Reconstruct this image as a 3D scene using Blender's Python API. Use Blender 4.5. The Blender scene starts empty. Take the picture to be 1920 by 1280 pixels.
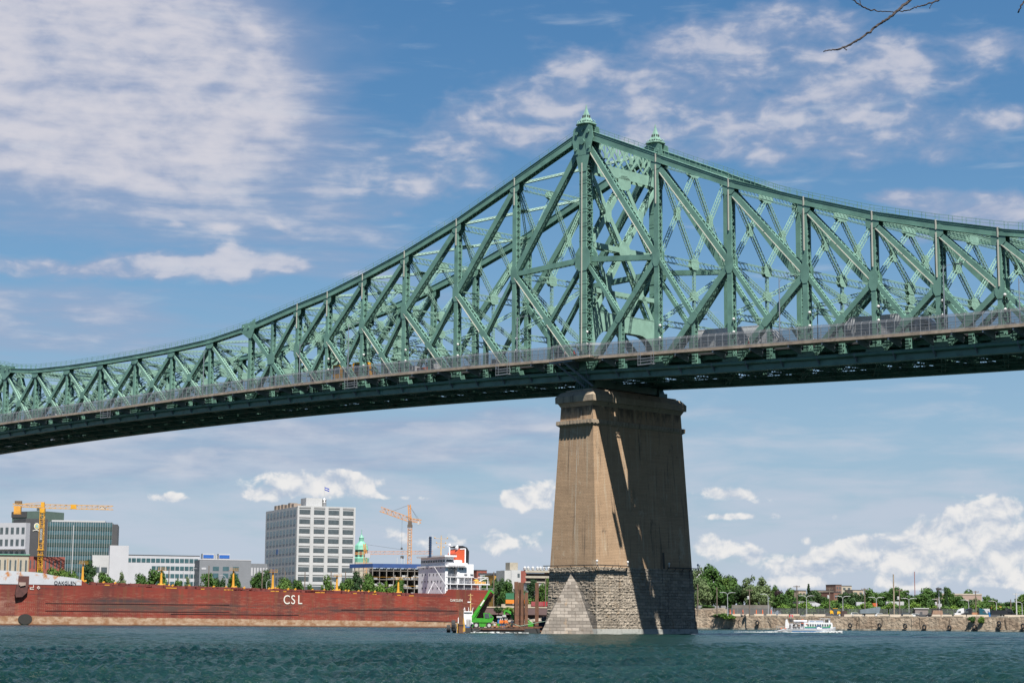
import bpy, bmesh, math, random
import numpy as np
from mathutils import Vector, Matrix
random.seed(7); RNG=np.random.RandomState(11)
D=bpy.data; SC=bpy.context.scene; COL=SC.collection
R=math.radians
# ---------------------------------------------------------------- camera
CAMH=2.0036; PITCH=.14772; ROLL=.00728; FPX=3543.109
cam=D.cameras.new('camera'); co=D.objects.new('camera',cam); COL.objects.link(co)
cam.sensor_width=36; cam.lens=36*FPX/1920; cam.clip_end=20000; cam.clip_start=.5
co.matrix_world=Matrix.Translation((0,0,CAMH))@Matrix.Rotation(math.pi/2+PITCH,4,'X')@Matrix.Rotation(ROLL,4,'Z')
SC.camera=co
# ---------------------------------------------------------------- sun direction (towards the sun)
SUNV=Vector((.150,-.520,1.0)).normalized()
sun=D.lights.new('sun','SUN'); so=D.objects.new('sun',sun); COL.objects.link(so)
sun.energy=5.0; sun.angle=R(.53); sun.color=(1.0,.955,.88)
so.rotation_euler=SUNV.to_track_quat('Z','Y').to_euler()
SC.view_settings.view_transform='Standard'; SC.view_settings.look='None'
EXPO=1.4; SKYE=2**-EXPO; SC.view_settings.exposure=EXPO; SC.view_settings.gamma=1
# ---------------------------------------------------------------- pixel helper: a point of the photograph at a chosen distance
_c,_s=math.cos(PITCH),math.sin(PITCH); _cr,_sr=math.cos(ROLL),math.sin(ROLL)
def ray(px,py):
    x=px-960.;y=py-640.; x,y=x*_cr+y*_sr,-x*_sr+y*_cr
    X=x/FPX;u=-y/FPX
    return Vector((X,_c-u*_s,_s+u*_c))
def at(px,py,Y):
    d=ray(px,py); return d*(Y/d[1])+Vector((0,0,CAMH))
# ---------------------------------------------------------------- node helpers
def newmat(name):
    m=D.materials.new(name); m.use_nodes=True; nt=m.node_tree
    return m,nt,nt.nodes['Principled BSDF']
def N(nt,t,**k):
    n=nt.nodes.new(t)
    for a,b in k.items():
        if hasattr(n,a): setattr(n,a,b)
        else: n.inputs[a].default_value=b
    return n
def L(nt,a,b): nt.links.new(a,b)
def srgb(*c):
    return tuple(((v/255)/12.92 if v/255<=.04045 else (((v/255)+.055)/1.055)**2.4) for v in c)
def mat(name,col,rough=.6,metal=0,var=.12,scale=1.0,bump=0,bscale=8,col2=None,thr=(.55,.7),sc2=.6,spec=.5,coord='Object'):
    """plain weathered paint/stone: base colour with noise variation, optional second colour in patches"""
    m,nt,b=newmat(name)
    tc=N(nt,'ShaderNodeTexCoord')
    n=N(nt,'ShaderNodeTexNoise'); n.inputs['Scale'].default_value=scale; n.inputs['Detail'].default_value=6
    L(nt,tc.outputs[coord],n.inputs['Vector'])
    r=N(nt,'ShaderNodeValToRGB'); L(nt,n.outputs['Fac'],r.inputs['Fac'])
    c=col; lo=[max(0,v*(1-var)) for v in c]; hi=[min(1,v*(1+var)) for v in c]
    r.color_ramp.elements[0].position=.3; r.color_ramp.elements[1].position=.7
    r.color_ramp.elements[0].color=(*lo,1); r.color_ramp.elements[1].color=(*hi,1)
    out=r.outputs['Color']
    if col2:
        n2=N(nt,'ShaderNodeTexNoise'); n2.inputs['Scale'].default_value=sc2; n2.inputs['Detail'].default_value=9; n2.inputs['Roughness'].default_value=.65
        L(nt,tc.outputs[coord],n2.inputs['Vector'])
        mr=N(nt,'ShaderNodeMapRange'); mr.inputs[1].default_value=thr[0]; mr.inputs[2].default_value=thr[1]
        L(nt,n2.outputs['Fac'],mr.inputs[0])
        mx=N(nt,'ShaderNodeMix',data_type='RGBA'); L(nt,mr.outputs[0],mx.inputs[0]); L(nt,out,mx.inputs[6]); mx.inputs[7].default_value=(*col2,1)
        out=mx.outputs[2]
    L(nt,out,b.inputs['Base Color'])
    b.inputs['Roughness'].default_value=rough; b.inputs['Metallic'].default_value=metal
    b.inputs['Specular IOR Level'].default_value=spec
    if bump:
        nb=N(nt,'ShaderNodeTexNoise'); nb.inputs['Scale'].default_value=bscale; nb.inputs['Detail'].default_value=5
        L(nt,tc.outputs[coord],nb.inputs['Vector'])
        bp=N(nt,'ShaderNodeBump'); bp.inputs['Strength'].default_value=bump; bp.inputs['Distance'].default_value=.1
        L(nt,nb.outputs['Fac'],bp.inputs['Height']); L(nt,bp.outputs['Normal'],b.inputs['Normal'])
    return m
# ---------------------------------------------------------------- mesh builder
class MB:
    def __init__(s): s.v=[]; s.f=[]; s.mi=[]; s.cur=0
    def add(s,vs,fs):
        o=len(s.v); s.v.extend([tuple(p) for p in vs]); s.f.extend([tuple(i+o for i in q) for q in fs]); s.mi.extend([s.cur]*len(fs)); return s
    def box(s,x0,x1,y0,y1,z0,z1):
        return s.add([(x0,y0,z0),(x1,y0,z0),(x1,y1,z0),(x0,y1,z0),(x0,y0,z1),(x1,y0,z1),(x1,y1,z1),(x0,y1,z1)],
              [(3,2,1,0),(4,5,6,7),(0,1,5,4),(1,2,6,5),(2,3,7,6),(3,0,4,7)])
    def obox(s,c,ax,ay,az,hx,hy,hz):
        c=Vector(c); ax=Vector(ax)*hx; ay=Vector(ay)*hy; az=Vector(az)*hz
        P=[c+ax*i+ay*j+az*k for k in(-1,1) for (i,j) in((-1,-1),(1,-1),(1,1),(-1,1))]
        return s.add(P,[(3,2,1,0),(4,5,6,7),(0,1,5,4),(1,2,6,5),(2,3,7,6),(3,0,4,7)])
    def bar(s,p0,p1,w,d,n,cap=True):
        """bar from p0 to p1; d = size along n, w = size along the third direction"""
        p0=Vector(p0);p1=Vector(p1);a=(p1-p0)
        if a.length<1e-6: return s
        a.normalize(); n=Vector(n); n=(n-a*n.dot(a))
        if n.length<1e-5: n=a.orthogonal()
        n.normalize(); m=a.cross(n)
        q=[n*(d/2)*i+m*(w/2)*j for i,j in((-1,-1),(1,-1),(1,1),(-1,1))]
        vs=[p0+x for x in q]+[p1+x for x in q]
        fs=[(0,1,5,4),(1,2,6,5),(2,3,7,6),(3,0,4,7)]
        if cap: fs+=[(3,2,1,0),(4,5,6,7)]
        return s.add(vs,fs)
    def tube(s,pts,r,n=8,cap=True):
        pts=[Vector(p) for p in pts]; rs=r if hasattr(r,'__len__') else [r]*len(pts)
        o=len(s.v); ref=None
        for i,p in enumerate(pts):
            a=(pts[min(i+1,len(pts)-1)]-pts[max(i-1,0)]).normalized()
            if ref is None: ref=a.orthogonal().normalized()
            u=(ref-a*ref.dot(a)); u=u.normalized() if u.length>1e-5 else a.orthogonal().normalized(); ref=u; w=a.cross(u)
            for k in range(n):
                t=2*math.pi*k/n; s.v.append(tuple(p+(u*math.cos(t)+w*math.sin(t))*rs[i]))
        for i in range(len(pts)-1):
            for k in range(n):
                k2=(k+1)%n; s.f.append((o+i*n+k,o+i*n+k2,o+(i+1)*n+k2,o+(i+1)*n+k)); s.mi.append(s.cur)
        if cap:
            s.f.append(tuple(o+k for k in range(n))[::-1]); s.mi.append(s.cur)
            b=o+(len(pts)-1)*n; s.f.append(tuple(b+k for k in range(n))); s.mi.append(s.cur)
        return s
    def prism(s,poly,fn,d0,d1):
        """poly: 2-D outline; fn(a,b,d)->point; extruded from d0 to d1"""
        n=len(poly); vs=[fn(a,b,d0) for a,b in poly]+[fn(a,b,d1) for a,b in poly]
        fs=[tuple(range(n))[::-1],tuple(range(n,2*n))]+[(i,(i+1)%n,n+(i+1)%n,n+i) for i in range(n)]
        return s.add(vs,fs)
    def lathe(s,prof,c=(0,0,0),n=12):
        o=len(s.v)
        for r,z in prof:
            for k in range(n):
                t=2*math.pi*k/n; s.v.append((c[0]+r*math.cos(t),c[1]+r*math.sin(t),c[2]+z))
        for i in range(len(prof)-1):
            for k in range(n):
                k2=(k+1)%n; s.f.append((o+i*n+k,o+i*n+k2,o+(i+1)*n+k2,o+(i+1)*n+k)); s.mi.append(s.cur)
        s.f.append(tuple(o+k for k in range(n))[::-1]); s.mi.append(s.cur)
        b=o+(len(prof)-1)*n; s.f.append(tuple(b+k for k in range(n))); s.mi.append(s.cur)
        return s
    def mat(s,i): s.cur=i; return s
    def build(s,name,mats,parent=None,smooth=False,fix=False):
        me=D.meshes.new(name); me.from_pydata(s.v,[],s.f); 
        if not isinstance(mats,(list,tuple)): mats=[mats]
        for m in mats: me.materials.append(m)
        if len(mats)>1: me.polygons.foreach_set('material_index',s.mi)
        if smooth: me.polygons.foreach_set('use_smooth',[True]*len(s.f))
        me.update()
        if fix:
            bm=bmesh.new(); bm.from_mesh(me); bmesh.ops.recalc_face_normals(bm,faces=bm.faces); bm.to_mesh(me); bm.free()
        o=D.objects.new(name,me); COL.objects.link(o)
        if parent is not None: o.parent=parent
        return o
def tag(o,label=None,cat=None,group=None,kind=None):
    if label: o['label']=label
    if cat: o['category']=cat
    if group: o['group']=group
    if kind: o['kind']=kind
    return o
def empty(name,loc=(0,0,0),rz=0,label=None,cat=None,group=None):
    o=D.objects.new(name,None); COL.objects.link(o); o.location=loc; o.rotation_euler=(0,0,rz); o.empty_display_size=.5
    tag(o,label,cat,group); return o
def copy_tree(o,parent=None):
    c=o.copy(); COL.objects.link(c); c.parent=parent
    for ch in list(o.children): copy_tree(ch,c)
    return c
# ---------------------------------------------------------------- sky
W_=D.worlds.new('World'); SC.world=W_; W_.use_nodes=True; nt=W_.node_tree
bg=nt.nodes['Background']
sky=N(nt,'ShaderNodeTexSky'); sky.sky_type='NISHITA'; sky.sun_disc=False
sky.sun_elevation=math.asin(SUNV.z); sky.sun_rotation=math.atan2(SUNV.x,SUNV.y)
sky.air_density=1.0; sky.dust_density=.6; sky.ozone_density=2.0; sky.altitude=30
tc=N(nt,'ShaderNodeTexCoord')
def M(op,a,b=None,c=None,clamp=False):
    n=nt.nodes.new('ShaderNodeMath'); n.operation=op; n.use_clamp=clamp
    for i,v in enumerate((a,b,c)):
        if v is None: continue
        if isinstance(v,(int,float)): n.inputs[i].default_value=v
        else: L(nt,v,n.inputs[i])
    return n.outputs[0]
def noise(vec,scale,detail=8,rough=.55,dist=0,sx=1,sy=1,sz=1,off=(0,0,0)):
    mp=N(nt,'ShaderNodeMapping'); mp.inputs['Scale'].default_value=(sx,sy,sz); mp.inputs['Location'].default_value=off
    L(nt,vec,mp.inputs['Vector'])
    n=N(nt,'ShaderNodeTexNoise'); n.inputs['Scale'].default_value=scale; n.inputs['Detail'].default_value=detail; n.inputs['Roughness'].default_value=rough; n.inputs['Distortion'].default_value=dist
    L(nt,mp.outputs[0],n.inputs['Vector']); return n.outputs['Fac']
def ramp(x,a,b,o0=0,o1=1,smooth=True):
    n=nt.nodes.new('ShaderNodeMapRange'); n.interpolation_type='SMOOTHSTEP' if smooth else 'LINEAR'
    L(nt,x,n.inputs[0])
    for i,v in enumerate((a,b,o0,o1)): n.inputs[i+1].default_value=v
    return n.outputs[0]
sp=N(nt,'ShaderNodeSeparateXYZ'); L(nt,tc.outputs['Generated'],sp.inputs[0])
X,Y,Z=sp.outputs
AZ=M('ARCTAN2',X,Y); EL=M('ARCSINE',Z)
# azimuth / elevation as a flat vector, for banks of cloud at given compass directions and heights
cv=N(nt,'ShaderNodeCombineXYZ'); L(nt,AZ,cv.inputs[0]); L(nt,EL,cv.inputs[1]); AE=cv.outputs[0]
def azel(px,py):
    d=ray(px,py).normalized(); return math.atan2(d.x,d.y),math.asin(d.z)
def blob(px,py,rx,ry,rot=0,soft=1.0):
    """soft elliptical mask round the sky direction seen at that place; radii in 1/3543 rad"""
    a,e=azel(px,py); cr,sr=math.cos(rot),math.sin(rot)
    u=M('SUBTRACT',AZ,a); v=M('SUBTRACT',EL,e)
    p=M('ADD',M('MULTIPLY',u,cr*FPX/rx),M('MULTIPLY',v,sr*FPX/rx))
    q=M('ADD',M('MULTIPLY',u,-sr*FPX/ry),M('MULTIPLY',v,cr*FPX/ry))
    r2=M('ADD',M('MULTIPLY',p,p),M('MULTIPLY',q,q))
    return M('POWER',2.718,M('MULTIPLY',r2,-soft))
def addall(l):
    o=l[0]
    for x in l[1:]: o=M('ADD',o,x)
    return o
nbig=noise(AE,11,9,.5,.5,1,1.5,1)
nmid=noise(AE,34,9,.52,.4,1,2.0,1,(3.1,1.2,0))
nfine=noise(AE,85,7,.5,.4,1,1.9,1,(7.1,5.2,0))
nstr=noise(AE,22,8,.55,.2,.7,4.0,1,(1.7,8.2,0))
fbm=M('ADD',M('ADD',M('MULTIPLY',nbig,.45),M('MULTIPLY',nmid,.35)),M('MULTIPLY',nfine,.20))
fb0=M('SUBTRACT',fbm,.5)
def cap(x): return M('MINIMUM',x,1.0)
nA=M('ADD',M('MULTIPLY',nbig,.6),M('ADD',M('MULTIPLY',nmid,.3),M('MULTIPLY',nfine,.1)))
nC=M('ADD',M('MULTIPLY',nbig,.25),M('ADD',M('MULTIPLY',nmid,.57),M('MULTIPLY',nfine,.18)))
# 1 big soft bank, upper left
m1=cap(addall([blob(90,140,470,230,-.2),M('MULTIPLY',blob(330,90,230,130,-.15),.75),M('MULTIPLY',blob(30,60,400,260,0),1.0),M('MULTIPLY',blob(430,190,120,50,-.3),.45)]))
d1=ramp(M('ADD',M('ADD',M('MULTIPLY',M('SUBTRACT',nA,.5),.9),M('MULTIPLY',M('SUBTRACT',nstr,.5),.25)),m1),.10,1.12)
# 2 thin veils left middle and below
m2=cap(addall([M('MULTIPLY',blob(330,330,560,110,-.35),.9),M('MULTIPLY',blob(560,240,260,150,-.5),.75),M('MULTIPLY',blob(0,610,520,70,-.02),1.0),M('MULTIPLY',blob(250,850,800,75,.05),1.1),M('MULTIPLY',blob(820,820,420,40,.08),.8),M('MULTIPLY',blob(40,420,300,50,0),.5),M('MULTIPLY',blob(-30,560,260,30,0),.8)]))
d2=M('MULTIPLY',ramp(M('ADD',m2,M('MULTIPLY',M('SUBTRACT',nstr,.5),1.7)),.22,1.2),.75)
# 3 broken altocumulus field, upper right
m3=cap(addall([blob(1240,120,260,75,.1),blob(1130,215,300,70,-.02),blob(1440,60,170,70,.1),M('MULTIPLY',blob(1660,110,230,60,-.1),.8),M('MULTIPLY',blob(1520,200,320,75,-.05),.85),M('MULTIPLY',blob(1700,280,220,45,-.05),.8),M('MULTIPLY',blob(880,260,170,45,.15),.9),M('MULTIPLY',blob(800,350,150,50,.1),.75),M('MULTIPLY',blob(1360,270,220,50,0),.8),M('MULTIPLY',blob(1910,225,60,26,0),.9),M('MULTIPLY',blob(1900,70,110,40,0),.7)]))
d3=M('MULTIPLY',ramp(M('ADD',M('MULTIPLY',M('SUBTRACT',nC,.5),3.3),m3),.30,1.35),.86)
# 4 cumulus line on the left, small puffs, right-hand bank behind the chord
m4=cap(addall([blob(150,505,240,24,0),blob(430,490,105,36,0),M('MULTIPLY',blob(545,498,55,16,-.1),1.0),M('MULTIPLY',blob(265,490,70,24,0),.9),M('MULTIPLY',blob(420,424,50,10,0),.6),M('MULTIPLY',blob(530,430,50,14,-.5),.6),M('MULTIPLY',blob(330,420,26,9,0),.55),M('MULTIPLY',blob(640,388,40,12,-.2),.5),
  M('MULTIPLY',blob(745,400,26,11,0),.6),M('MULTIPLY',blob(1760,375,200,26,-.1),.9),M('MULTIPLY',blob(1850,420,200,60,0),.9)]))
d4=M('MULTIPLY',ramp(M('ADD',m4,M('MULTIPLY',M('SUBTRACT',nC,.5),2.6)),.34,1.05),.88)
# 5 heaped cumulus low over the far shore: sharper edges, lit tops
cumN=M('ADD',M('MULTIPLY',noise(AE,75,10,.55,.3,1,1.2,1,(9,2,0)),.6),M('MULTIPLY',noise(AE,30,6,.5,0,1,1.4,1,(4,4,0)),.4))
c5=cap(addall([blob(1815,968,72,44,0),blob(1725,1018,85,38,.25),M('MULTIPLY',blob(1880,955,38,26,.4),1.0),blob(1890,1030,90,36,0),M('MULTIPLY',blob(1600,1022,44,20,.2),1.0),M('MULTIPLY',blob(1550,1050,70,20,.1),.9),
  blob(1345,1025,36,26,0),M('MULTIPLY',blob(1412,1040,24,20,0),.95),M('MULTIPLY',blob(1350,925,100,16,-.05),.9),M('MULTIPLY',blob(1370,968,110,8,0),.8),M('MULTIPLY',blob(1565,972,22,16,0),.6),M('MULTIPLY',blob(1515,1012,16,12,0),.8),
  blob(1010,930,50,28,.15),M('MULTIPLY',blob(965,935,30,20,0),1.0),blob(575,910,125,24,.02),M('MULTIPLY',blob(660,898,50,16,-.2),1.0),M('MULTIPLY',blob(490,930,40,12,0),.8),M('MULTIPLY',blob(322,932,40,11,0),1.0),M('MULTIPLY',blob(730,932,110,8,0),.6),M('MULTIPLY',blob(1710,1095,60,16,0),.8),M('MULTIPLY',blob(1500,1092,80,14,0),.7),
  M('MULTIPLY',blob(1900,1090,120,20,0),.7),M('MULTIPLY',blob(950,1020,80,40,0),.6),M('MULTIPLY',blob(1330,1090,90,26,0),.75),M('MULTIPLY',blob(700,1010,200,22,0),.5),M('MULTIPLY',blob(1650,1060,200,20,0),.7)]))
d5=M('MULTIPLY',ramp(M('ADD',c5,M('MULTIPLY',M('SUBTRACT',cumN,.5),2.9)),.42,.80),ramp(c5,.10,.32))
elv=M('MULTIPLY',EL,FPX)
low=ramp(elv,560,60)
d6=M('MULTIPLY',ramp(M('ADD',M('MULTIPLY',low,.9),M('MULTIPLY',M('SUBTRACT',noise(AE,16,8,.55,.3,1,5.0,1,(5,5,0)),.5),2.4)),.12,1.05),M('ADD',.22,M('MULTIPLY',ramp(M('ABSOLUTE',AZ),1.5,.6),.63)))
over=lambda a,b: M('SUBTRACT',M('ADD',a,b),M('MULTIPLY',a,b))
soft=over(over(d1,d2),over(d3,d4))
soft=M('MULTIPLY',soft,.93)
# low haze above is thinned behind the camera, to cut the fill light
def rgb(c):
    n=nt.nodes.new('ShaderNodeRGB'); n.outputs[0].default_value=(*c,1); return n.outputs[0]
def mix(f,a,b):
    n=nt.nodes.new('ShaderNodeMix'); n.data_type='RGBA'; L(nt,f,n.inputs[0]); L(nt,a,n.inputs[6]); L(nt,b,n.inputs[7]); return n.outputs[2]
def scale(c,v):
    n=nt.nodes.new('ShaderNodeVectorMath'); n.operation='SCALE'; L(nt,c,n.inputs[0])
    if isinstance(v,(int,float)): n.inputs['Scale'].default_value=v
    else: L(nt,v,n.inputs['Scale'])
    return n.outputs[0]
S=.10*SKYE    # background strength
SKYK=1.0
base=scale(sky.outputs[0],SKYK)
cr_=nt.nodes.new('ShaderNodeValToRGB'); L(nt,M('DIVIDE',elv,1400),cr_.inputs['Fac'])
els=cr_.color_ramp.elements
stops=[(0,(178,198,216)),(.12,(164,190,212)),(.27,(146,182,210)),(.47,(112,162,204)),(.66,(84,139,189)),(.82,(72,128,181)),(1.0,(64,118,173))]
els[0].position=0; els[0].color=(*srgb(*stops[0][1]),1); els[1].position=1; els[1].color=(*srgb(*stops[-1][1]),1)
for p_,c_ in stops[1:-1]:
    e_=els.new(p_); e_.color=(*srgb(*c_),1)
base=mix(M('MULTIPLY',M('ADD',0,1),.80),base,scale(cr_.outputs[0],1/.10))
# shading of the cloud: thin parts bluish grey, thick parts white
ccol=mix(ramp(M('ADD',soft,M('ADD',M('MULTIPLY',fb0,2.2),M('MULTIPLY',M('SUBTRACT',nstr,.5),.8))),.35,1.15),rgb([v/.10 for v in srgb(158,170,198)]),rgb([v/.10 for v in srgb(214,212,220)]))
col=mix(soft,base,ccol)
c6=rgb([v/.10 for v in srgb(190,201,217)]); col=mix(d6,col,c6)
# heaped cumulus: bright crowns, blue-grey bases
top=ramp(M('ADD',M('MULTIPLY',M('SUBTRACT',noise(AE,75,10,.55,.3,1,1.2,1,(9,2,0)),.47),6.2),M('MULTIPLY',M('SUBTRACT',noise(AE,75,10,.55,.3,1,1.2,1,(9,2.0055,0)),.5),-4.5)),-1.1,1.1)
ccum=mix(top,rgb([v/.10 for v in srgb(180,193,211)]),rgb([v/.10 for v in srgb(240,238,236)]))
col=mix(M('MULTIPLY',d5,.92),col,ccum)
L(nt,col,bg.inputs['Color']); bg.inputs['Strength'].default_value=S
# ================================================================ BRIDGE
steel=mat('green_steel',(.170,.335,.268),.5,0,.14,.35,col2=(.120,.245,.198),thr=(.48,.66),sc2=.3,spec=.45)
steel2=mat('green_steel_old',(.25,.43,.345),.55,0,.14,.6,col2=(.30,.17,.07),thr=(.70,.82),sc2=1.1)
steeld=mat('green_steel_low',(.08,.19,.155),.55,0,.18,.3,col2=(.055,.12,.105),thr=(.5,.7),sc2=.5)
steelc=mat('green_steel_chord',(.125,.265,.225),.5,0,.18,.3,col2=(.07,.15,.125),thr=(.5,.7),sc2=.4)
bluegrey=mat('blue_grey_steel',(.20,.24,.29),.5,0,.1,.5)
galv=mat('galvanised_steel',(.33,.35,.38),.45,.3,.08,1)
coverm=mat('pale_cable_cover',(.62,.60,.52),.5,0,.08,.5)
conc=mat('deck_concrete',(.40,.32,.25),.85,0,.25,.5,col2=(.17,.13,.10),thr=(.5,.75),sc2=.9)
asph=mat('asphalt',(.05,.05,.055),.9,0,.15,.5)
barrm=mat('barrier_grey',(.20,.21,.24),.7,0,.25,.4)
dark=mat('near_black',(.02,.025,.028),.8)  # near-black for the finial insets and the pier work ledge
BX0,BY0,PHI,BW=14.60882,368.97186,.79531,20.98645
bridge=empty('truss_bridge',(BX0,BY0,0),-PHI,'long green steel cantilever truss bridge crossing the river on a stone pier','bridge')
ZF=105.09; ZT=99.16
SPN=109.837; PP=(334.4-2*SPN)/7
sR=[18.98,36.82,53.92,68.40,81.17,92.84,103.8,114.0,124.0]; zR=[90.78,82.93,76.82,72.02,68.55,65.60,63.3,61.8,61.0]
mR=[71.36,67.74,63.73,60.63,58.24,56.37,54.9,54.0,53.6]
sL=[19.79,37.41,54.10,68.24,80.65,91.70]; zL=[92.37,86.38,81.72,78.45,75.91,74.33]
mL=[72.9,71.04,69.18,67.40,65.54,64.15]
zS=[71.39,69.78,69.20,68.99,68.99,69.20,69.78,71.39]
def BC(s):   # lower edge of the bottom chord
    if s>167.2: s=334.4-s
    return 49.234-1.1966*((s-167.2)**2-167.2**2)/1e4 if s>0 else 49.234+4.8046*s/100+.976*s*s/1e4
_pf=np.polyfit([-120,-99,-83.4,-66.5,-49.5,-31,-7,7.5,32,60,90,123,150,167.2],[48.3,49.0,49.55,50.08,50.72,51.46,52.3,52.98,54.0,54.72,55.08,55.24,55.28,55.28],4)
def DK(s):   # underside of the sidewalk edge beam
    if s>167.2: s=334.4-s
    return float(np.polyval(_pf,s))
def P(s,t,z): return Vector((-s,t,z))
SX=Vector((1,0,0)); TY=Vector((0,1,0)); ZU=Vector((0,0,1))
def lace(mb,p0,p1,n,off,wid,pitch,bw=.13,th=.03,double=True,nrm=None):
    """zig-zag lacing on the face whose normal is nrm at distance off; wid spans along n"""
    a=(p1-p0); Ln=a.length; a=a/Ln; k=max(1,round(Ln/pitch)); st=Ln/k
    for i in range(k):
        A=p0+a*(i*st)+nrm*off; B=p0+a*((i+1)*st)+nrm*off
        mb.bar(A-n*wid/2,B+n*wid/2,bw,th,nrm,False)
        if double: mb.bar(A+n*wid/2,B-n*wid/2,bw,th,nrm,False)
def member(mb,p0,p1,w,d,n=TY,pitch=None,style='box'):
    """built-up steel member: two solid side plates facing +-n (width w), laced on the two other faces (width d)"""
    p0=Vector(p0);p1=Vector(p1);a=(p1-p0).normalized(); n=(n-a*n.dot(a)).normalized(); m=a.cross(n)
    pitch=pitch or 1.25
    if style=='box':
        for sg in(-1,1):
            c=n*(d/2)*sg; mb.bar(p0+c,p1+c,w,.06,n)
            for s2 in(-1,1): # flange angles
                c2=n*(d/2-.09)*sg+m*(w/2-.03)*s2; mb.bar(p0+c2,p1+c2,.05,.20,n)
        for s2 in(-1,1): lace(mb,p0,p1,n,(w/2-.02)*s2,d-.15,pitch,nrm=m)
    elif style=='light':
        for sg in(-1,1):
            for s2 in(-1,1):
                c2=n*(d/2-.06)*sg+m*(w/2-.06)*s2; mb.bar(p0+c2,p1+c2,.11,.11,n)
        for s2 in(-1,1):
            lace(mb,p0,p1,n,(w/2-.02)*s2,d-.12,pitch,.075,.02,False,m)
            lace(mb,p0,p1,m,(d/2-.02)*s2,w-.12,pitch,.075,.02,False,n)
    elif style=='solid':
        mb.bar(p0,p1,w,d,n)
def gusset(mb,c,a,b,ha,hb,t=.05,n=None,cut=.3):
    """cut-cornered gusset plate centred c in the a/b plane"""
    a=Vector(a);b=Vector(b);n=n or a.cross(b)
    poly=[(-ha,-hb*(1-cut)),(-ha*(1-cut),-hb),(ha*(1-cut),-hb),(ha,-hb*(1-cut)),(ha,hb*(1-cut)),(ha*(1-cut),hb),(-ha*(1-cut),hb),(-ha,hb*(1-cut))]
    mb.prism(poly,lambda x,y,dd:Vector(c)+a*x+b*y+n*dd,-t/2,t/2)
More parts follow.
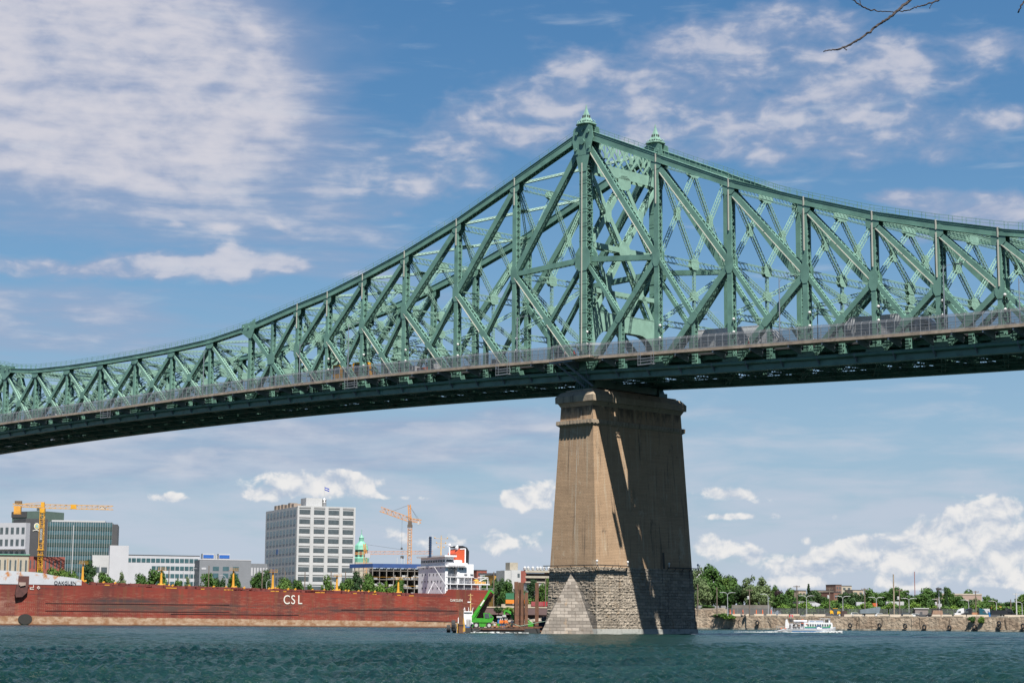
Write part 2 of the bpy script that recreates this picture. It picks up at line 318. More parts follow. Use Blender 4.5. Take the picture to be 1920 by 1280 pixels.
# nodes of a truss: list of (s, ztop, zmid or None)
RIGHT=[(-s,z,m) for s,z,m in zip(sR,zR,mR)]
LEFT=[(s,z,m) for s,z,m in zip(sL,zL,mL)]
TOWER=(0,ZT,73.45)
PINX=[(SPN+k*PP,zS[k]) for k in range(8)]
FARARM=[(334.4-s,z,m) for s,z,m in LEFT[::-1]][:3]
def depthfac(s): return 1.0 if abs(s)<70 else .85
def topz(s):
    pts=sorted([(a,b) for a,b,_ in RIGHT+[TOWER]+LEFT+FARARM]+PINX)
    xs=[p[0] for p in pts]; zs=[p[1] for p in pts]; return float(np.interp(s,xs,zs))
def truss(t,out):
    """out = -1 near truss (outside face towards the viewer), +1 far truss"""
    # --- top chord
    nodes=sorted([(a,b) for a,b,_ in RIGHT+[TOWER]+LEFT+FARARM]+PINX)
    c=MB()
    for (a,za),(b,zb) in zip(nodes[:-1],nodes[1:]):
        h=1.75 if max(a,b)<=20 and min(a,b)>=-20 else (1.45 if -100<a<109 else 1.15)
        p0=P(a,t,za);p1=P(b,t,zb); ax=(p1-p0).normalized(); up=ZU-ax*ax.z; up.normalize()
        for sg in(-1,1): c.bar(p0+TY*.62*sg,p1+TY*.62*sg,h,.07,TY)
        c.bar(p0+up*(h/2-.02),p1+up*(h/2-.02),1.52,.06,up)
        c.bar(p0-up*(h/2-.05)+TY*.62,p1-up*(h/2-.05)+TY*.62,.28,.08,up); c.bar(p0-up*(h/2-.05)-TY*.62,p1-up*(h/2-.05)-TY*.62,.28,.08,up)
        lace(c,p0,p1,TY,-(h/2-.04),1.1,1.25,.16,.03,True,up)
        c.bar(p0+TY*.68*out+up*(h*.22),p1+TY*.68*out+up*(h*.22),.05,.06,TY)
    c.build('top_chord',steel,bridge)
    # pale cable covers across the chord at every post
    for s,z,_ in RIGHT+[TOWER]+LEFT:
        k=MB(); k.box(-s-.12,-s+.12,t+out*.72-.05,t+out*.72+.05,z-.85,z+.85)
        k.box(-s-.14,-s+.10,t+out*.75-.05,t+out*.75+.05,z-(9 if s<0 else 5),z-1.3)
        k.build('cable_cover',coverm,bridge)
    # handrail on the chord
    r=MB(); smin,smax=-120,270; q=[]
    s=smin
    while s<=smax:
        z=topz(s)+.75; q.append((s,z))
        for dt in(-.6,.6): r.bar(P(s,t+dt,z-.1),P(s,t+dt,z+1.1),.06,.06,TY)
        s+=2.6
    for dt in(-.6,.6):
        for hh in(1.1,.6):
            for (a,za),(b,zb) in zip(q[:-1],q[1:]): r.bar(P(a,t+dt,za+hh),P(b,t+dt,zb+hh),.035,.035,TY,False)
    r.build('chord_handrail',steel,bridge)
    # --- bottom chord
    b=MB(); ss=list(np.arange(-125,271,5.0))
    for a,e in zip(ss[:-1],ss[1:]):
        za,ze=BC(a),BC(e)
        for sg in(-1,1): b.bar(P(a,t+.62*sg,za+.8),P(e,t+.62*sg,ze+.8),1.6,.07,TY,False)
        b.bar(P(a,t,za+1.58),P(e,t,ze+1.58),1.5,.06,ZU,False); b.bar(P(a,t,za+.04),P(e,t,ze+.04),1.36,.06,ZU,False)
        b.bar(P(a,t+.72*out,za+.08),P(e,t+.72*out,ze+.08),.16,.2,TY,False)
    b.build('bottom_chord',steelc,bridge)
    # --- posts
    def post(s,zt,w=.95,d=1.15,zb=None):
        m=MB(); zb=BC(s)+1.6 if zb is None else zb
        for sg in(-1,1):
            m.bar(P(s,t+sg*d/2,zb),P(s,t+sg*d/2,zt),.06,w,SX)
        p0=P(s,t,zb);p1=P(s,t,zt)
        for s2 in(-1,1):
            lace(m,p0,p1,TY,(w/2-.02)*s2,d-.2,1.3,.13,.03,True,SX)
            for sg in(-1,1): m.bar(P(s+s2*(w/2-.03),t+sg*(d/2-.14),zb),P(s+s2*(w/2-.03),t+sg*(d/2-.14),zt),.05,.26,TY)
        return m
    for s,zt,zm in RIGHT+LEFT+FARARM:
        w=1.1 if abs(s)<60 else .9; m=post(s,zt,w,1.2)
        for sg in(-1,1):   # top, middle and bottom gussets on both faces
            g=t+sg*(.66)
            dirn=1 if s>0 and s<150 else -1
            gusset(m,P(s,g,zt-1.1),SX,ZU,1.35,1.1,.05,TY,.45)
            if abs(zm-zt)>6: gusset(m,P(s,g,zm),SX,ZU,.95,1.8,.05,TY,.5)
            m.prism([(-2.1,BC(s)+1.5),(2.1,BC(s)+1.5),(1.5,BC(s)+3.0),(-1.5,BC(s)+3.0)],lambda x,z,dd,s=s,g=g:Vector((-s+x,g+dd,z)),-.03,.03)
        m.build('vertical_post',steel,bridge)
    # tower post: stiffened, wider
    m=post(0,ZT,1.9,1.9,BC(0)+1.6)
    z=54
    while z<ZT-4:
        m.box(-1.0,1.0,t-1.02,t+1.02,z-.07,z+.07); m.box(-1.0,1.0,t-1.0,t+1.0,z+.55,z+.65); z+=2.9
    for sg in(-1,1):
        g=t+sg*1.02
        m.prism([(-2.9,ZT-1.5),(-2.5,ZT+1.0),(-.9,ZT+1.8),(.9,ZT+1.8),(2.5,ZT+1.0),(2.9,ZT-1.5),(1.6,ZT-4.6),(-1.6,ZT-4.6)],lambda x,zz,dd,g=g:Vector((x,g+dd,zz)),-.06,.06)
        for px,pz in((-1.7,-3.2),(1.7,-3.2)): m.prism([(-.95,1.1),(.95,1.1),(.55,-1.1),(-.55,-1.1)],lambda x,zz,dd,g=g,px=px,pz=pz,sg=sg:Vector((px+x*.9,g+dd+sg*.1,ZT+pz+zz)),-.06,.06)
        for px,pz,rr in((0,-1.9,.62),(-1.5,0,.4),(1.5,0,.4),(0,.6,.35),(-1.75,-3.3,.3),(1.75,-3.3,.3)):
            n=12; m.prism([(rr*math.cos(k*math.pi*2/n),rr*math.sin(k*math.pi*2/n)) for k in range(n)],lambda x,zz,dd,g=g,px=px,pz=pz,sg=sg:Vector((px+x,g+sg*.1+dd*sg,ZT+pz+zz)),0,.22)
        gusset(m,P(0,g,73.45),SX,ZU,2.0,2.4,.06,TY,.5)
        m.prism([(-1.9,ZT-4.4),(1.9,ZT-4.4),(1.0,ZT-8),(-1.0,ZT-8)],lambda x,zz,dd,g=g:Vector((x,g+dd,zz)),-.04,.04)
    m.build('tower_post',steel,bridge)
    k=MB(); k.box(-.3,-.08,t+out*1.12-.06,t+out*1.12+.06,55,ZT-6.2); k.build('ladder_rail',coverm,bridge)
    # --- finial
    f=MB(); z0=ZT+1.8
    f.prism([(-1.9,-1.0),(-1.1,-1.7),(1.1,-1.7),(1.9,-1.0),(1.9,1.0),(1.1,1.7),(-1.1,1.7),(-1.9,1.0)],lambda x,y,dd:Vector((x,t+y,dd)),z0-.08,z0+.1)
    for i in range(16):
        an=2*math.pi*i/16; x,y=1.8*math.cos(an),1.55*math.sin(an)
        f.obox((x,t+y,z0+.3),(math.cos(an),math.sin(an),0),(-math.sin(an),math.cos(an),0),ZU,.05,.11,.18)
        f.lathe([(.02,-.05),(.12,.0),(.02,.12)],(x*1.06,t+y*1.06,z0+.6),6)
    prof=[(1.45,0),(1.15,.35),(1.0,.9),(.62,2.0),(.36,3.1),(.17,4.1),(.05,5.2)]; n=4
    tip=5.2; kz=(ZF-(z0+.15))/tip
    vs=[];fs=[]
    for r_,z_ in prof:
        for q_ in range(4):
            an=math.pi/4+q_*math.pi/2; vs.append((r_*math.cos(an)*1.25,t+r_*math.sin(an)*1.25,z0+.15+z_*kz))
    for i in range(len(prof)-1):
        for q_ in range(4): fs.append((i*4+q_,i*4+(q_+1)%4,(i+1)*4+(q_+1)%4,(i+1)*4+q_))
    f.add(vs,fs)
    f.mat(1)
    for q_ in range(4):
        an=q_*math.pi/2; d=Vector((math.cos(an),math.sin(an),0)); e=Vector((-math.sin(an),math.cos(an),0))
        for w_ in(-.27,.27):
            f.obox(Vector((0,t,z0+.15+1.75*kz))+d*.66+e*w_,d,e,ZU,.04,.15,.38)
        for w_ in(-.6,0,.6): f.obox(Vector((0,t,z0+.15+.45*kz))+d*.99+e*w_,d,e,ZU,.04,.16,.2)
    f.build('finial',[steel2,dark],bridge)
    # --- diagonals
    def arm(seq,dirn):
        prev=TOWER
        for i,(s,zt,zm) in enumerate(seq):
            ps,pzt,pzm=prev
            big=i<3
            w=1.25 if big else 1.0; d=1.15
            md=MB(); member(md,P(ps,t,pzt-1.2),P(s,t,zm),w,d); md.build('main_diagonal',steel,bridge)
            # cover strips along the top-lit flange
            low=P(ps,t,BC(ps)+1.2)
            ld=MB(); member(ld,P(s,t,zm),low,w*.95,d); 
            md2=(P(s,t,zm)+low)/2
            gusset(ld,md2+TY*.62*out,(P(s,t,zm)-low).normalized(),TY.cross((P(s,t,zm)-low).normalized()),1.3,.75,.05,TY,.4)
            ld.build('lower_diagonal',steel,bridge)
            if dirn<0 or True:
                a=(P(s,t,zm)-P(ps,t,pzt-1.2)); an=a.normalized(); up=ZU-an*an.z; up.normalize()
                cv_=MB(); q0=P(ps,t+out*.66,pzt-1.2)+a*.07+up*(-w*.40)*(1); q1=q0+a*.42; q2=P(ps,t+out*.66,pzt-1.2)+a*.5-up*w*.4; q3=q2+a*.46
                if dirn<0: cv_.bar(q0,q1,.14,.1,TY); cv_.bar(q2,q3,.14,.1,TY)
                else:
                    a2=(low-P(s,t,zm)); an=a2.normalized(); up=ZU-an*an.z; up.normalize(); b0=P(s,t+out*.66,zm)-up*w*.4
                    cv_.bar(b0+a2*.02,b0+a2*.44,.14,.1,TY); cv_.bar(b0+a2*.5,b0+a2*.85,.14,.1,TY)
                cv_.build('diagonal_cover',coverm,bridge)
            ss=MB(); member(ss,P(ps,t,pzm),md2,.75,.9,TY,.85,'box' ); ss.build('sub_strut',steel,bridge)
            hp=MB(); hs=(ps+s)/2; hp_z=md2.z
            member(hp,P(hs,t,hp_z),P(hs,t,BC(hs)+1.6),.7,.9,TY,.9); hp.build('sub_post',steel,bridge)
            prev=(s,zt,zm)
        # in-plane strut between tower and first post
    arm(RIGHT,-1); arm(LEFT,1)
    for (s,_,zm) in(RIGHT[0],LEFT[0]):
        st=MB(); member(st,P(0,t,73.45),P(s,t,zm),1.0,1.1); st.build('tower_strut',steel,bridge)
    # --- panel to the pin with half post
    s1,z1=LEFT[-1][0],LEFT[-1][1]; s2,z2=SPN,zS[0]; sm=101.36; zc=63.1
    x=MB(); member(x,P(s2,t,z2-.8),P(s1,t,BC(s1)+1.2),1.0,1.1); x.build('main_diagonal',steel,bridge)
    x=MB(); member(x,P(s1,t,z1-.8),P(s2,t,BC(s2)+1.2),.8,1.0,TY,.9); x.build('counter_diagonal',steel,bridge)
    x=MB(); member(x,P(sm,t,BC(sm)+1.6),P(sm,t,72.3),.75,1.0); gusset(x,P(sm,t-.6,zc),SX,ZU,1.3,1.3,.05,TY); x.build('sub_post',steel,bridge)
    for sp_ in(SPN,334.4-SPN):
        x=post(sp_,71.4,1.0,1.2)
        d_=1 if sp_<167 else -1
        for sg in(-1,1):
            x.prism([(-3.2*d_,-1.0),(-3.2*d_,.95),(0,1.15),(2.2*d_,2.0),(2.2*d_,.0),(.8*d_,-2.6),(-.4*d_,-2.6)],lambda a,b_,dd,sg=sg,sp_=sp_:Vector((-sp_+a,t+sg*.72+dd,71.4+b_)),-.04,.04)
            for px,pz in((-2.6,.3),(-.4,.1)): x.prism([(.3*math.cos(k),.3*math.sin(k)) for k in np.arange(0,6.2,.7)],lambda a,b_,dd,sg=sg,sp_=sp_,px=px,pz=pz:Vector((-sp_+px*d_+a,t+sg*(.76+dd),71.4+pz+b_)),0,.15)
        x.build('pin_post',steel,bridge)
    # far arm beyond second pin
    q=[(334.4-SPN,zS[0],None)]+FARARM
    for (a,za,_),(b_,zb,zm) in zip(q[:-1],q[1:]):
        x=MB(); member(x,P(b_,t,zb-1),P(a,t,BC(a)+1.5),1.0,1.1); x.build('main_diagonal',steel,bridge)
        x=MB(); member(x,P(a,t,za-1),P(b_,t,BC(b_)+1.5),.8,1.0); x.build('counter_diagonal',steel,bridge)
    # --- suspended span
    for k in range(8):
        s,z=PINX[k]
        if 0<k<7:
            x=post(s,z,.8,1.05)
            for sg in(-1,1):
                gusset(x,P(s,t+sg*.66,z-.8),SX,ZU,1.5,1.0,.05,TY,.45)
                x.prism([(-2.1,BC(s)+1.5),(2.1,BC(s)+1.5),(1.5,BC(s)+3.0),(-1.5,BC(s)+3.0)],lambda a,zz,dd,s=s,sg=sg:Vector((-s+a,t+sg*.66+dd,zz)),-.03,.03)
            x.build('vertical_post',steel,bridge)
        if k<7:
            s2,z2=PINX[k+1]
            if k>0:   # dark heavy diagonal leaning one way
                x=MB(); member(x,P(s,t,z-.6),P(s2,t,BC(s2)+1.3),.95,1.05)
                c_=(P(s,t,z-.6)+P(s2,t,BC(s2)+1.3))/2; gusset(x,c_+TY*.6*out,SX,ZU,.9,.9,.05,TY)
                x.build('main_diagonal',steel,bridge)
            x=MB(); member(x,P(s2,t,z2-.6),P(s,t,BC(s)+1.3),.75,1.0,TY,.85); x.build('counter_diagonal',steel2,bridge)
            x=MB(); hs=(s+s2)/2; member(x,P(hs,t,BC(hs)+4.6),P(hs,t,BC(hs)+1.6),.6,.8); x.build('sub_post',steel,bridge)
truss(0,-1); truss(BW,1)
# ---------------------------------------------------------------- sway frames between the trusses
def sway(s,zt,zm,z2,style='full'):
    x=MB(); T=lambda t,z:P(s,t,z)
    mid=BW/2; n=SX
    lt=lambda a,b,w=.7,d=.75,p=.8: member(x,a,b,w,d,n,p,'light')
    def dbl(z,h=1.25):     # deep laced strut
        lt(T(.6,z),T(BW-.6,z),h,.85,1.1)
    dbl(zt-.9 if zt else 0)
    H=zt-zm if zm else 0
    if style=='full':
        dbl(zm)
        if H>7:
            for a,b in((.6,mid),(mid,BW-.6)):
                lt(T(a,zt-1.2),T(b,zm+.5)); lt(T(b,zt-1.2),T(a,zm+.5))
                for dx in(-.32,.32): gusset(x,P(s+dx,(a+b)/2,(zt-1.2+zm+.5)/2),TY,ZU,.65,1.3,.04,SX,.4)
            for dx in(-.34,.34): gusset(x,P(s+dx,mid,zt-1.2),TY,ZU,1.7,.9,.04,SX,.5)
        else:
            lt(T(.6,zt-1.2),T(mid,zm+.4)); lt(T(BW-.6,zt-1.2),T(mid,zm+.4))
        for dx in(-.38,.38): gusset(x,P(s+dx,mid,zm),TY,ZU,1.15,1.1,.05,SX,.4)
        dbl(z2,1.1)
        lt(T(.6,zm-.4),T(BW-.6,z2+.3)); lt(T(BW-.6,zm-.4),T(.6,z2+.3))
        lt(T(mid,zm),T(mid,z2),.5,.55)
        for dx in(-.33,.33):
            gusset(x,P(s+dx,mid,(zm+z2)/2),TY,ZU,.9,.9,.05,SX,.4); gusset(x,P(s+dx,mid,z2),TY,ZU,1.2,.9,.05,SX,.4)
    elif style=='two':      # shallow frames: one level of crosses
        dbl(z2,1.1)
        for a,b in((.6,mid),(mid,BW-.6)):
            lt(T(a,zt-1.2),T(b,z2+.4)); lt(T(b,zt-1.2),T(a,z2+.4))
            for dx in(-.32,.32): gusset(x,P(s+dx,(a+b)/2,(zt+z2)/2-.4),TY,ZU,.9,1.0,.04,SX,.4)
        for dx in(-.38,.38): gusset(x,P(s+dx,mid,z2),TY,ZU,1.4,1.0,.05,SX,.4); gusset(x,P(s+dx,mid,zt-1.1),TY,ZU,1.4,.8,.05,SX,.4)
    for sg,t0 in((1,.6),(-1,BW-.6)):   # knee braces
        lt(T(t0,z2-2.2),T(t0+sg*2.6,z2),.4,.5)
    x.build('sway_frame',steel2,bridge)
for s,zt,zm in RIGHT+LEFT+FARARM:
    zd=DK(s)+.5; z2=zd+6.3
    if zm-z2>2.5: sway(s,zt,zm,z2)
    else: sway(s,zt,None,max(z2,zd+6.0),'two')
for s,z in PINX: sway(s,z,None,DK(s)+6.6,'two')
sway(101.36,72.3,None,DK(101)+6.6,'two')
# tower portal: solid plate members
x=MB(); mid=BW/2
def pl(a,b,w=.95,d=1.5): member(x,P(0,*a),P(0,*b),w,d,SX,1.3)
def plate(t0,z0,t1,z1): pass
for dx in(-.8,.8):
    # deep top girder with rows of openings above it
    x.prism([(1,93.4),(BW-1,93.4),(BW-1,91.0),(BW-2.2,91.3),(2.2,91.3),(1,91.0)],lambda t,z,dd,dx=dx:Vector((dx+dd,t,z)),-.05,.05)
    n=5; seg=(BW-2)/n
    for i in range(n):
        a=1+i*seg; b=a+seg
        for u,v in(((a,93.5),(b,98.2)),((b,93.5),(a,98.2))): x.bar(Vector((dx,u[0],u[1])),Vector((dx,v[0],v[1])),.42,.09,SX)
        gusset(x,Vector((dx,(a+b)/2,95.85)),TY,ZU,.5,.5,.1,SX,.5)
        x.bar(Vector((dx,a,95.8)),Vector((dx,a+.01,98.3)),.45,.09,SX)
    x.bar(Vector((dx,1,98.3)),Vector((dx,BW-1,98.3)),.5,.09,SX)
    gusset(x,Vector((dx,mid,90.6)),TY,ZU,1.9,1.5,.1,SX,.55)
for (za,zb) in((90.8,76.6),(76.6,61.5)):
    for a,b in((.9,mid),(mid,BW-.9)):
        pl((a,za),(b,zb)); pl((b,za),(a,zb))
        for dx in(-.8,.8): gusset(x,Vector((dx,(a+b)/2,(za+zb)/2)),TY,ZU,.85,1.9,.1,SX,.5)
for dx in(-.8,.8):
    gusset(x,Vector((dx,mid,76.6)),TY,ZU,1.5,1.7,.1,SX,.5)
pl((.9,76.6),(BW-.9,76.6),1.1)
pl((.9,67.5),(BW-.9,67.5),.9)
for dx in(-.8,.8):   # arched lower portal girder
    pts=[(1,63.2),(1,54.2)]
    r0=4.6
    for k in range(9):
        an=math.pi-(k/8)*math.pi/2; pts.append((1.5+r0+r0*math.cos(an),55.0+r0*1.05*math.sin(an)))
    for k in range(9):
        an=math.pi/2-(k/8)*math.pi/2; pts.append((BW-1.5-r0+r0*math.cos(an),55.0+r0*1.05*math.sin(an)))
    pts+=[(BW-1,54.2),(BW-1,63.2)]
    top=[(1,63.2),(BW-1,63.2)]
    # as quads strip
    arc=pts[2:-2]; vs=[];fs=[]
    arc=[(1,54.2),(1.45,54.2)]+arc+[(BW-1.45,54.2),(BW-1,54.2)]
    for (t_,z_) in arc:
        for d_ in(-.05,.05): vs.append((dx+d_,t_,z_)); vs.append((dx+d_,t_,63.2))
    for i in range(len(arc)-1):
        a=i*4;b=a+4
        fs+=[(a,b,b+1,a+1),(a+2,a+3,b+3,b+2),(a,a+2,b+2,b),(a+1,b+1,b+3,a+3)]
    x.add(vs,fs)
vs=[];fs=[]
for (t_,z_) in arc: vs+= [(-.8,t_,z_-.02),(.8,t_,z_-.02)]
for i in range(len(arc)-1): fs.append((2*i,2*i+1,2*i+3,2*i+2))
x.add(vs,fs); x.box(-.9,.9,1,BW-1,63.2,63.3)
x.build('tower_portal',steel2,bridge)
# ---------------------------------------------------------------- top and bottom lateral bracing
nodes=sorted([(a,b) for a,b,_ in RIGHT+[TOWER]+LEFT+FARARM]+PINX)
for (a,za),(b,zb) in zip(nodes[:-1],nodes[1:]):
    x=MB()
    member(x,P(a,.6,za-.3),P(b,BW-.6,zb-.3),.5,.5,TY,.8,'light'); member(x,P(b,.6,zb-.3),P(a,BW-.6,za-.3),.5,.5,TY,.8,'light')
    gusset(x,P((a+b)/2,BW/2,(za+zb)/2-.05),SX,TY,1.2,1.2,.04,None,.4)
    x.build('top_lateral_brace',steel2,bridge)
FB=[]
allp=sorted([a for a,_,_ in RIGHT+[TOWER]+LEFT+FARARM]+[s for s,_ in PINX])
for a,b in zip(allp[:-1],allp[1:]): FB+= [a,(a+b)/2]
FB.append(allp[-1])
for a,b in zip(allp[:-1],allp[1:]):
    x=MB()
    for (p,q) in(((a,.6),(b,BW-.6)),((b,.6),(a,BW-.6))):
        member(x,P(p[0],p[1],BC(p[0])+.5),P(q[0],q[1],BC(q[0])+.5),.8,.6,ZU,.9,'light')
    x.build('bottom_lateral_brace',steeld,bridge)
# floor beams, brackets
for s in FB:
    zb=BC(s); zd=DK(s)+.1; x=MB()
    x.box(-s-.05,-s+.05,.7,BW-.7,zb+1.5 if zd-zb-1.5>1.6 else zd-1.7,zd-.05)
    for z in(zb+1.5 if zd-zb-1.5>1.6 else zd-1.7,zd-.1): x.box(-s-.28,-s+.28,.7,BW-.7,z-.03,z+.04)
    k=.7
    while k<BW-1: x.box(-s-.18,-s+.18,k,k+.06,zd-1.6,zd-.1); k+=1.6
    # short strut down to the chord and lower strut
    member(x,P(s,.7,zb+.6),P(s,BW-.7,zb+.6),.9,.7,SX,1.0,'light')
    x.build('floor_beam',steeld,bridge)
    for t0,o in((0,-1),(BW,1)):
        y=MB(); zz=zd-.02
        y.prism([(.7*o,-1.35),(.7*o,-.05),(4.35*o,-.05),(4.35*o,-.42)],lambda a,b,dd,s=s,t0=t0,zz=zz:Vector((-s-1.1+dd,t0+a,zz+b)),-.14,.14)
        y.box(-s-1.1-.3,-s-1.1+.3,min(t0+.7*o,t0+4.3*o),max(t0+.7*o,t0+4.3*o),zz-.05,zz)
        y.build('sidewalk_bracket',bluegrey,bridge)
x=MB()
for t in np.linspace(2.2,BW-2.2,8):
    for a,b in zip(FB[:-1],FB[1:]): x.bar(P(a,t,DK(a)-.35),P(b,t,DK(b)-.35),.8,.3,TY,False)
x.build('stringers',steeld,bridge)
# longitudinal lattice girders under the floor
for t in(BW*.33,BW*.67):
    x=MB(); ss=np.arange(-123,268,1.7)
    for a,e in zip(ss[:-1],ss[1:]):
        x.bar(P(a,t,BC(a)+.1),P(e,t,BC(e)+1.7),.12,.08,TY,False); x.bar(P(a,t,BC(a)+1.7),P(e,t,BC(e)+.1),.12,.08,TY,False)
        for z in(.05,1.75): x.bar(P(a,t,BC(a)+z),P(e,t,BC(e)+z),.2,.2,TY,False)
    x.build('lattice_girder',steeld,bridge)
x=MB(); x.box(-1.3,1.3,1.2,BW-1.2,48.0,49.4)
for k in np.arange(1.4,BW-1.4,1.3): x.bar(Vector((-1.2,k,47.3)),Vector((-1.2,k+1.2,49.2)),.14,.14,SX); x.bar(Vector((-1.2,k+1.2,47.3)),Vector((-1.2,k,49.2)),.14,.14,SX)
x.build('bearing_crossbeam',steeld,bridge)
# deck slab, sidewalks and edge beams
def strip(name,m,t0,t1,f0,f1,step=3.0,s0=-123,s1=268):
    x=MB(); ss=np.arange(s0,s1+.1,step); vs=[];fs=[]
    for s in ss: vs+= [P(s,t0,f0(s)),P(s,t1,f0(s)),P(s,t1,f1(s)),P(s,t0,f1(s))]
    for i in range(len(ss)-1):
        a=4*i;b=a+4
        for j in range(4): fs.append((a+j,a+(j+1)%4,b+(j+1)%4,b+j))
    fs+=[(0,1,2,3),(4*len(ss)-1,4*len(ss)-2,4*len(ss)-3,4*len(ss)-4)]
    x.add(vs,fs); return x.build(name,m,bridge,fix=True)
strip('roadway',asph,1.3,BW-1.3,lambda s:DK(s)+.12,lambda s:DK(s)+.42)
strip('sidewalk_slab',conc,-4.18,-1.0,lambda s:DK(s)+.10,lambda s:DK(s)+.38)
strip('sidewalk_slab',conc,BW+1.0,BW+4.18,lambda s:DK(s)+.10,lambda s:DK(s)+.38)
strip('edge_beam',conc,-4.42,-4.18,lambda s:DK(s),lambda s:DK(s)+.52)
strip('edge_beam',conc,BW+4.18,BW+4.42,lambda s:DK(s),lambda s:DK(s)+.52)
for t in(1.35,BW-1.75):
    strip('traffic_barrier',barrm,t,t+.4,lambda s:DK(s)+.425,lambda s:DK(s)+1.45)
# widened viewing platform by the tower
x=MB(); x.box(-4.6,6.2,-5.6,-4.43,DK(0)+.02,DK(0)+.5)
x.build('viewing_platform',conc,bridge)
x=MB(); x.box(-4.9,1.4,-5.4,-4.6,DK(0)-.32,DK(0)-.02)
for a in(-3.4,-1.2):
    x.bar(Vector((a,-5.0,DK(0)-.3)),Vector((a+4.2,-1.2,47.8)),.28,.28,SX)
x.build('platform_brace',bluegrey,bridge)
# railings
def mesh_mat():
    m,nt_,b=newmat('wire_mesh'); b.inputs['Base Color'].default_value=(.10,.105,.115,1); b.inputs['Roughness'].default_value=.5
    b.inputs['Alpha'].default_value=.58
    return m
wire=mesh_mat()
for t,o in((-4.3,-1),(BW+4.3,1)):
    r=MB(); w=MB(); s=-122; q=[]
    while s<268:
        z=DK(s)+.5; tt=t+(-1.2 if (-6.2<s<4.6 and o<0) else 0)
        r.bar(P(s,tt,z),P(s,tt,z+2.1),.10,.10,TY)
        r.bar(P(s,tt,z+2.1),P(s,tt-o*.35,z+2.6),.05,.05,TY,False)
        q.append((s,tt,z)); s+=1.68
    for (a,ta,za),(b,tb,zb) in zip(q[:-1],q[1:]):
        for hh,th in((.12,.08),(1.25,.07),(2.1,.05)): r.bar(P(a,ta,za+hh),P(b,tb,zb+hh),th,th,TY,False)
        r.bar(P(a,ta-o*.35,za+2.6),P(b,tb-o*.35,zb+2.6),.03,.03,TY,False)
        w.add([P(a,ta,za+.1),P(b,tb,zb+.1),P(b,tb,zb+2.1),P(a,ta,za+2.1)],[(0,1,2,3)])
        w.add([P(a,ta,za+2.1),P(b,tb,zb+2.1),P(b,tb-o*.35,zb+2.6),P(a,ta-o*.35,za+2.6)],[(0,1,2,3)])
    ro=r.build('sidewalk_railing',galv,bridge); w.build('wire_mesh_panel',wire,ro)
# inner fence between sidewalk and truss, pale and low
for t in(-1.0,BW+1.0):
    r=MB(); s=-122; q=[]
    while s<268: q.append(s); r.bar(P(s,t,DK(s)+.4),P(s,t,DK(s)+1.8),.07,.07,TY); s+=2.4
    for a,b in zip(q[:-1],q[1:]):
        for hh in(.8,1.3,1.8): r.bar(P(a,t,DK(a)+hh),P(b,t,DK(b)+hh),.06,.06,TY,False)
    r.build('inner_railing',galv,bridge)
# pipe along the lower chord with clamps
pp=MB(); ss=np.arange(-124,268,4.)
pp.tube([P(s,-1.15,BC(s)+1.5) for s in ss],.38,10)
po=pp.build('water_pipe',steelc,bridge,smooth=True)
s=-120
while s<266:
    cl=MB(); z=BC(s); cl.box(-s-.12,-s+.12,-1.55,-.6,z+1.1,z+1.18); cl.tube([P(s-.1,-1.15,z+1.5),P(s+.1,-1.15,z+1.5)],.40,10)
    cl.prism([(-.66,-.1),(-.66,.9),(-1.5,.9)],lambda a,b,dd,s=s,z=z:Vector((-s+dd,a,z+.25+b)),-.06,.06); s+=7.9
    cl.build('pipe_clamp',bluegrey,po)
# bearings on the pier
for t in(0,BW):
    b=MB(); b.prism([(-1.9,0),(1.9,0),(1.0,2.0),(-1.0,2.0)],lambda x_,z_,dd:Vector((x_,t+dd,47.35+z_)),-.9,.9)
    for k in np.linspace(-1.8,1.8,7):
        b.box(k-.06,k+.06,t-1.25,t+1.25,47.3,48.4); b.bar(Vector((k,t-1.1,47.4)),Vector((k*.6,t-.9,52)),.12,.12,SX)
    b.box(-2.4,2.4,t-1.5,t+1.5,47.25,47.45)
    b.build('bearing',steeld,bridge)
# floodlights (small white globes) on posts
whm=mat('white_enamel',(.75,.75,.74),.35,0,.03)
for s,zt,zm in RIGHT[:6]+[TOWER]+LEFT[:5]:
    for h in(3.6,6.0):
        g=MB(); c=P(s,-.4,DK(s)+h); g.lathe([(.02,-.26),(.2,-.18),(.26,0),(.2,.18),(.02,.26)],c+Vector((.95,-.3,0)),8); g.bar(c,c+Vector((.85,-.3,0)),.08,.08,ZU)
        g.build('floodlight',[whm],bridge)
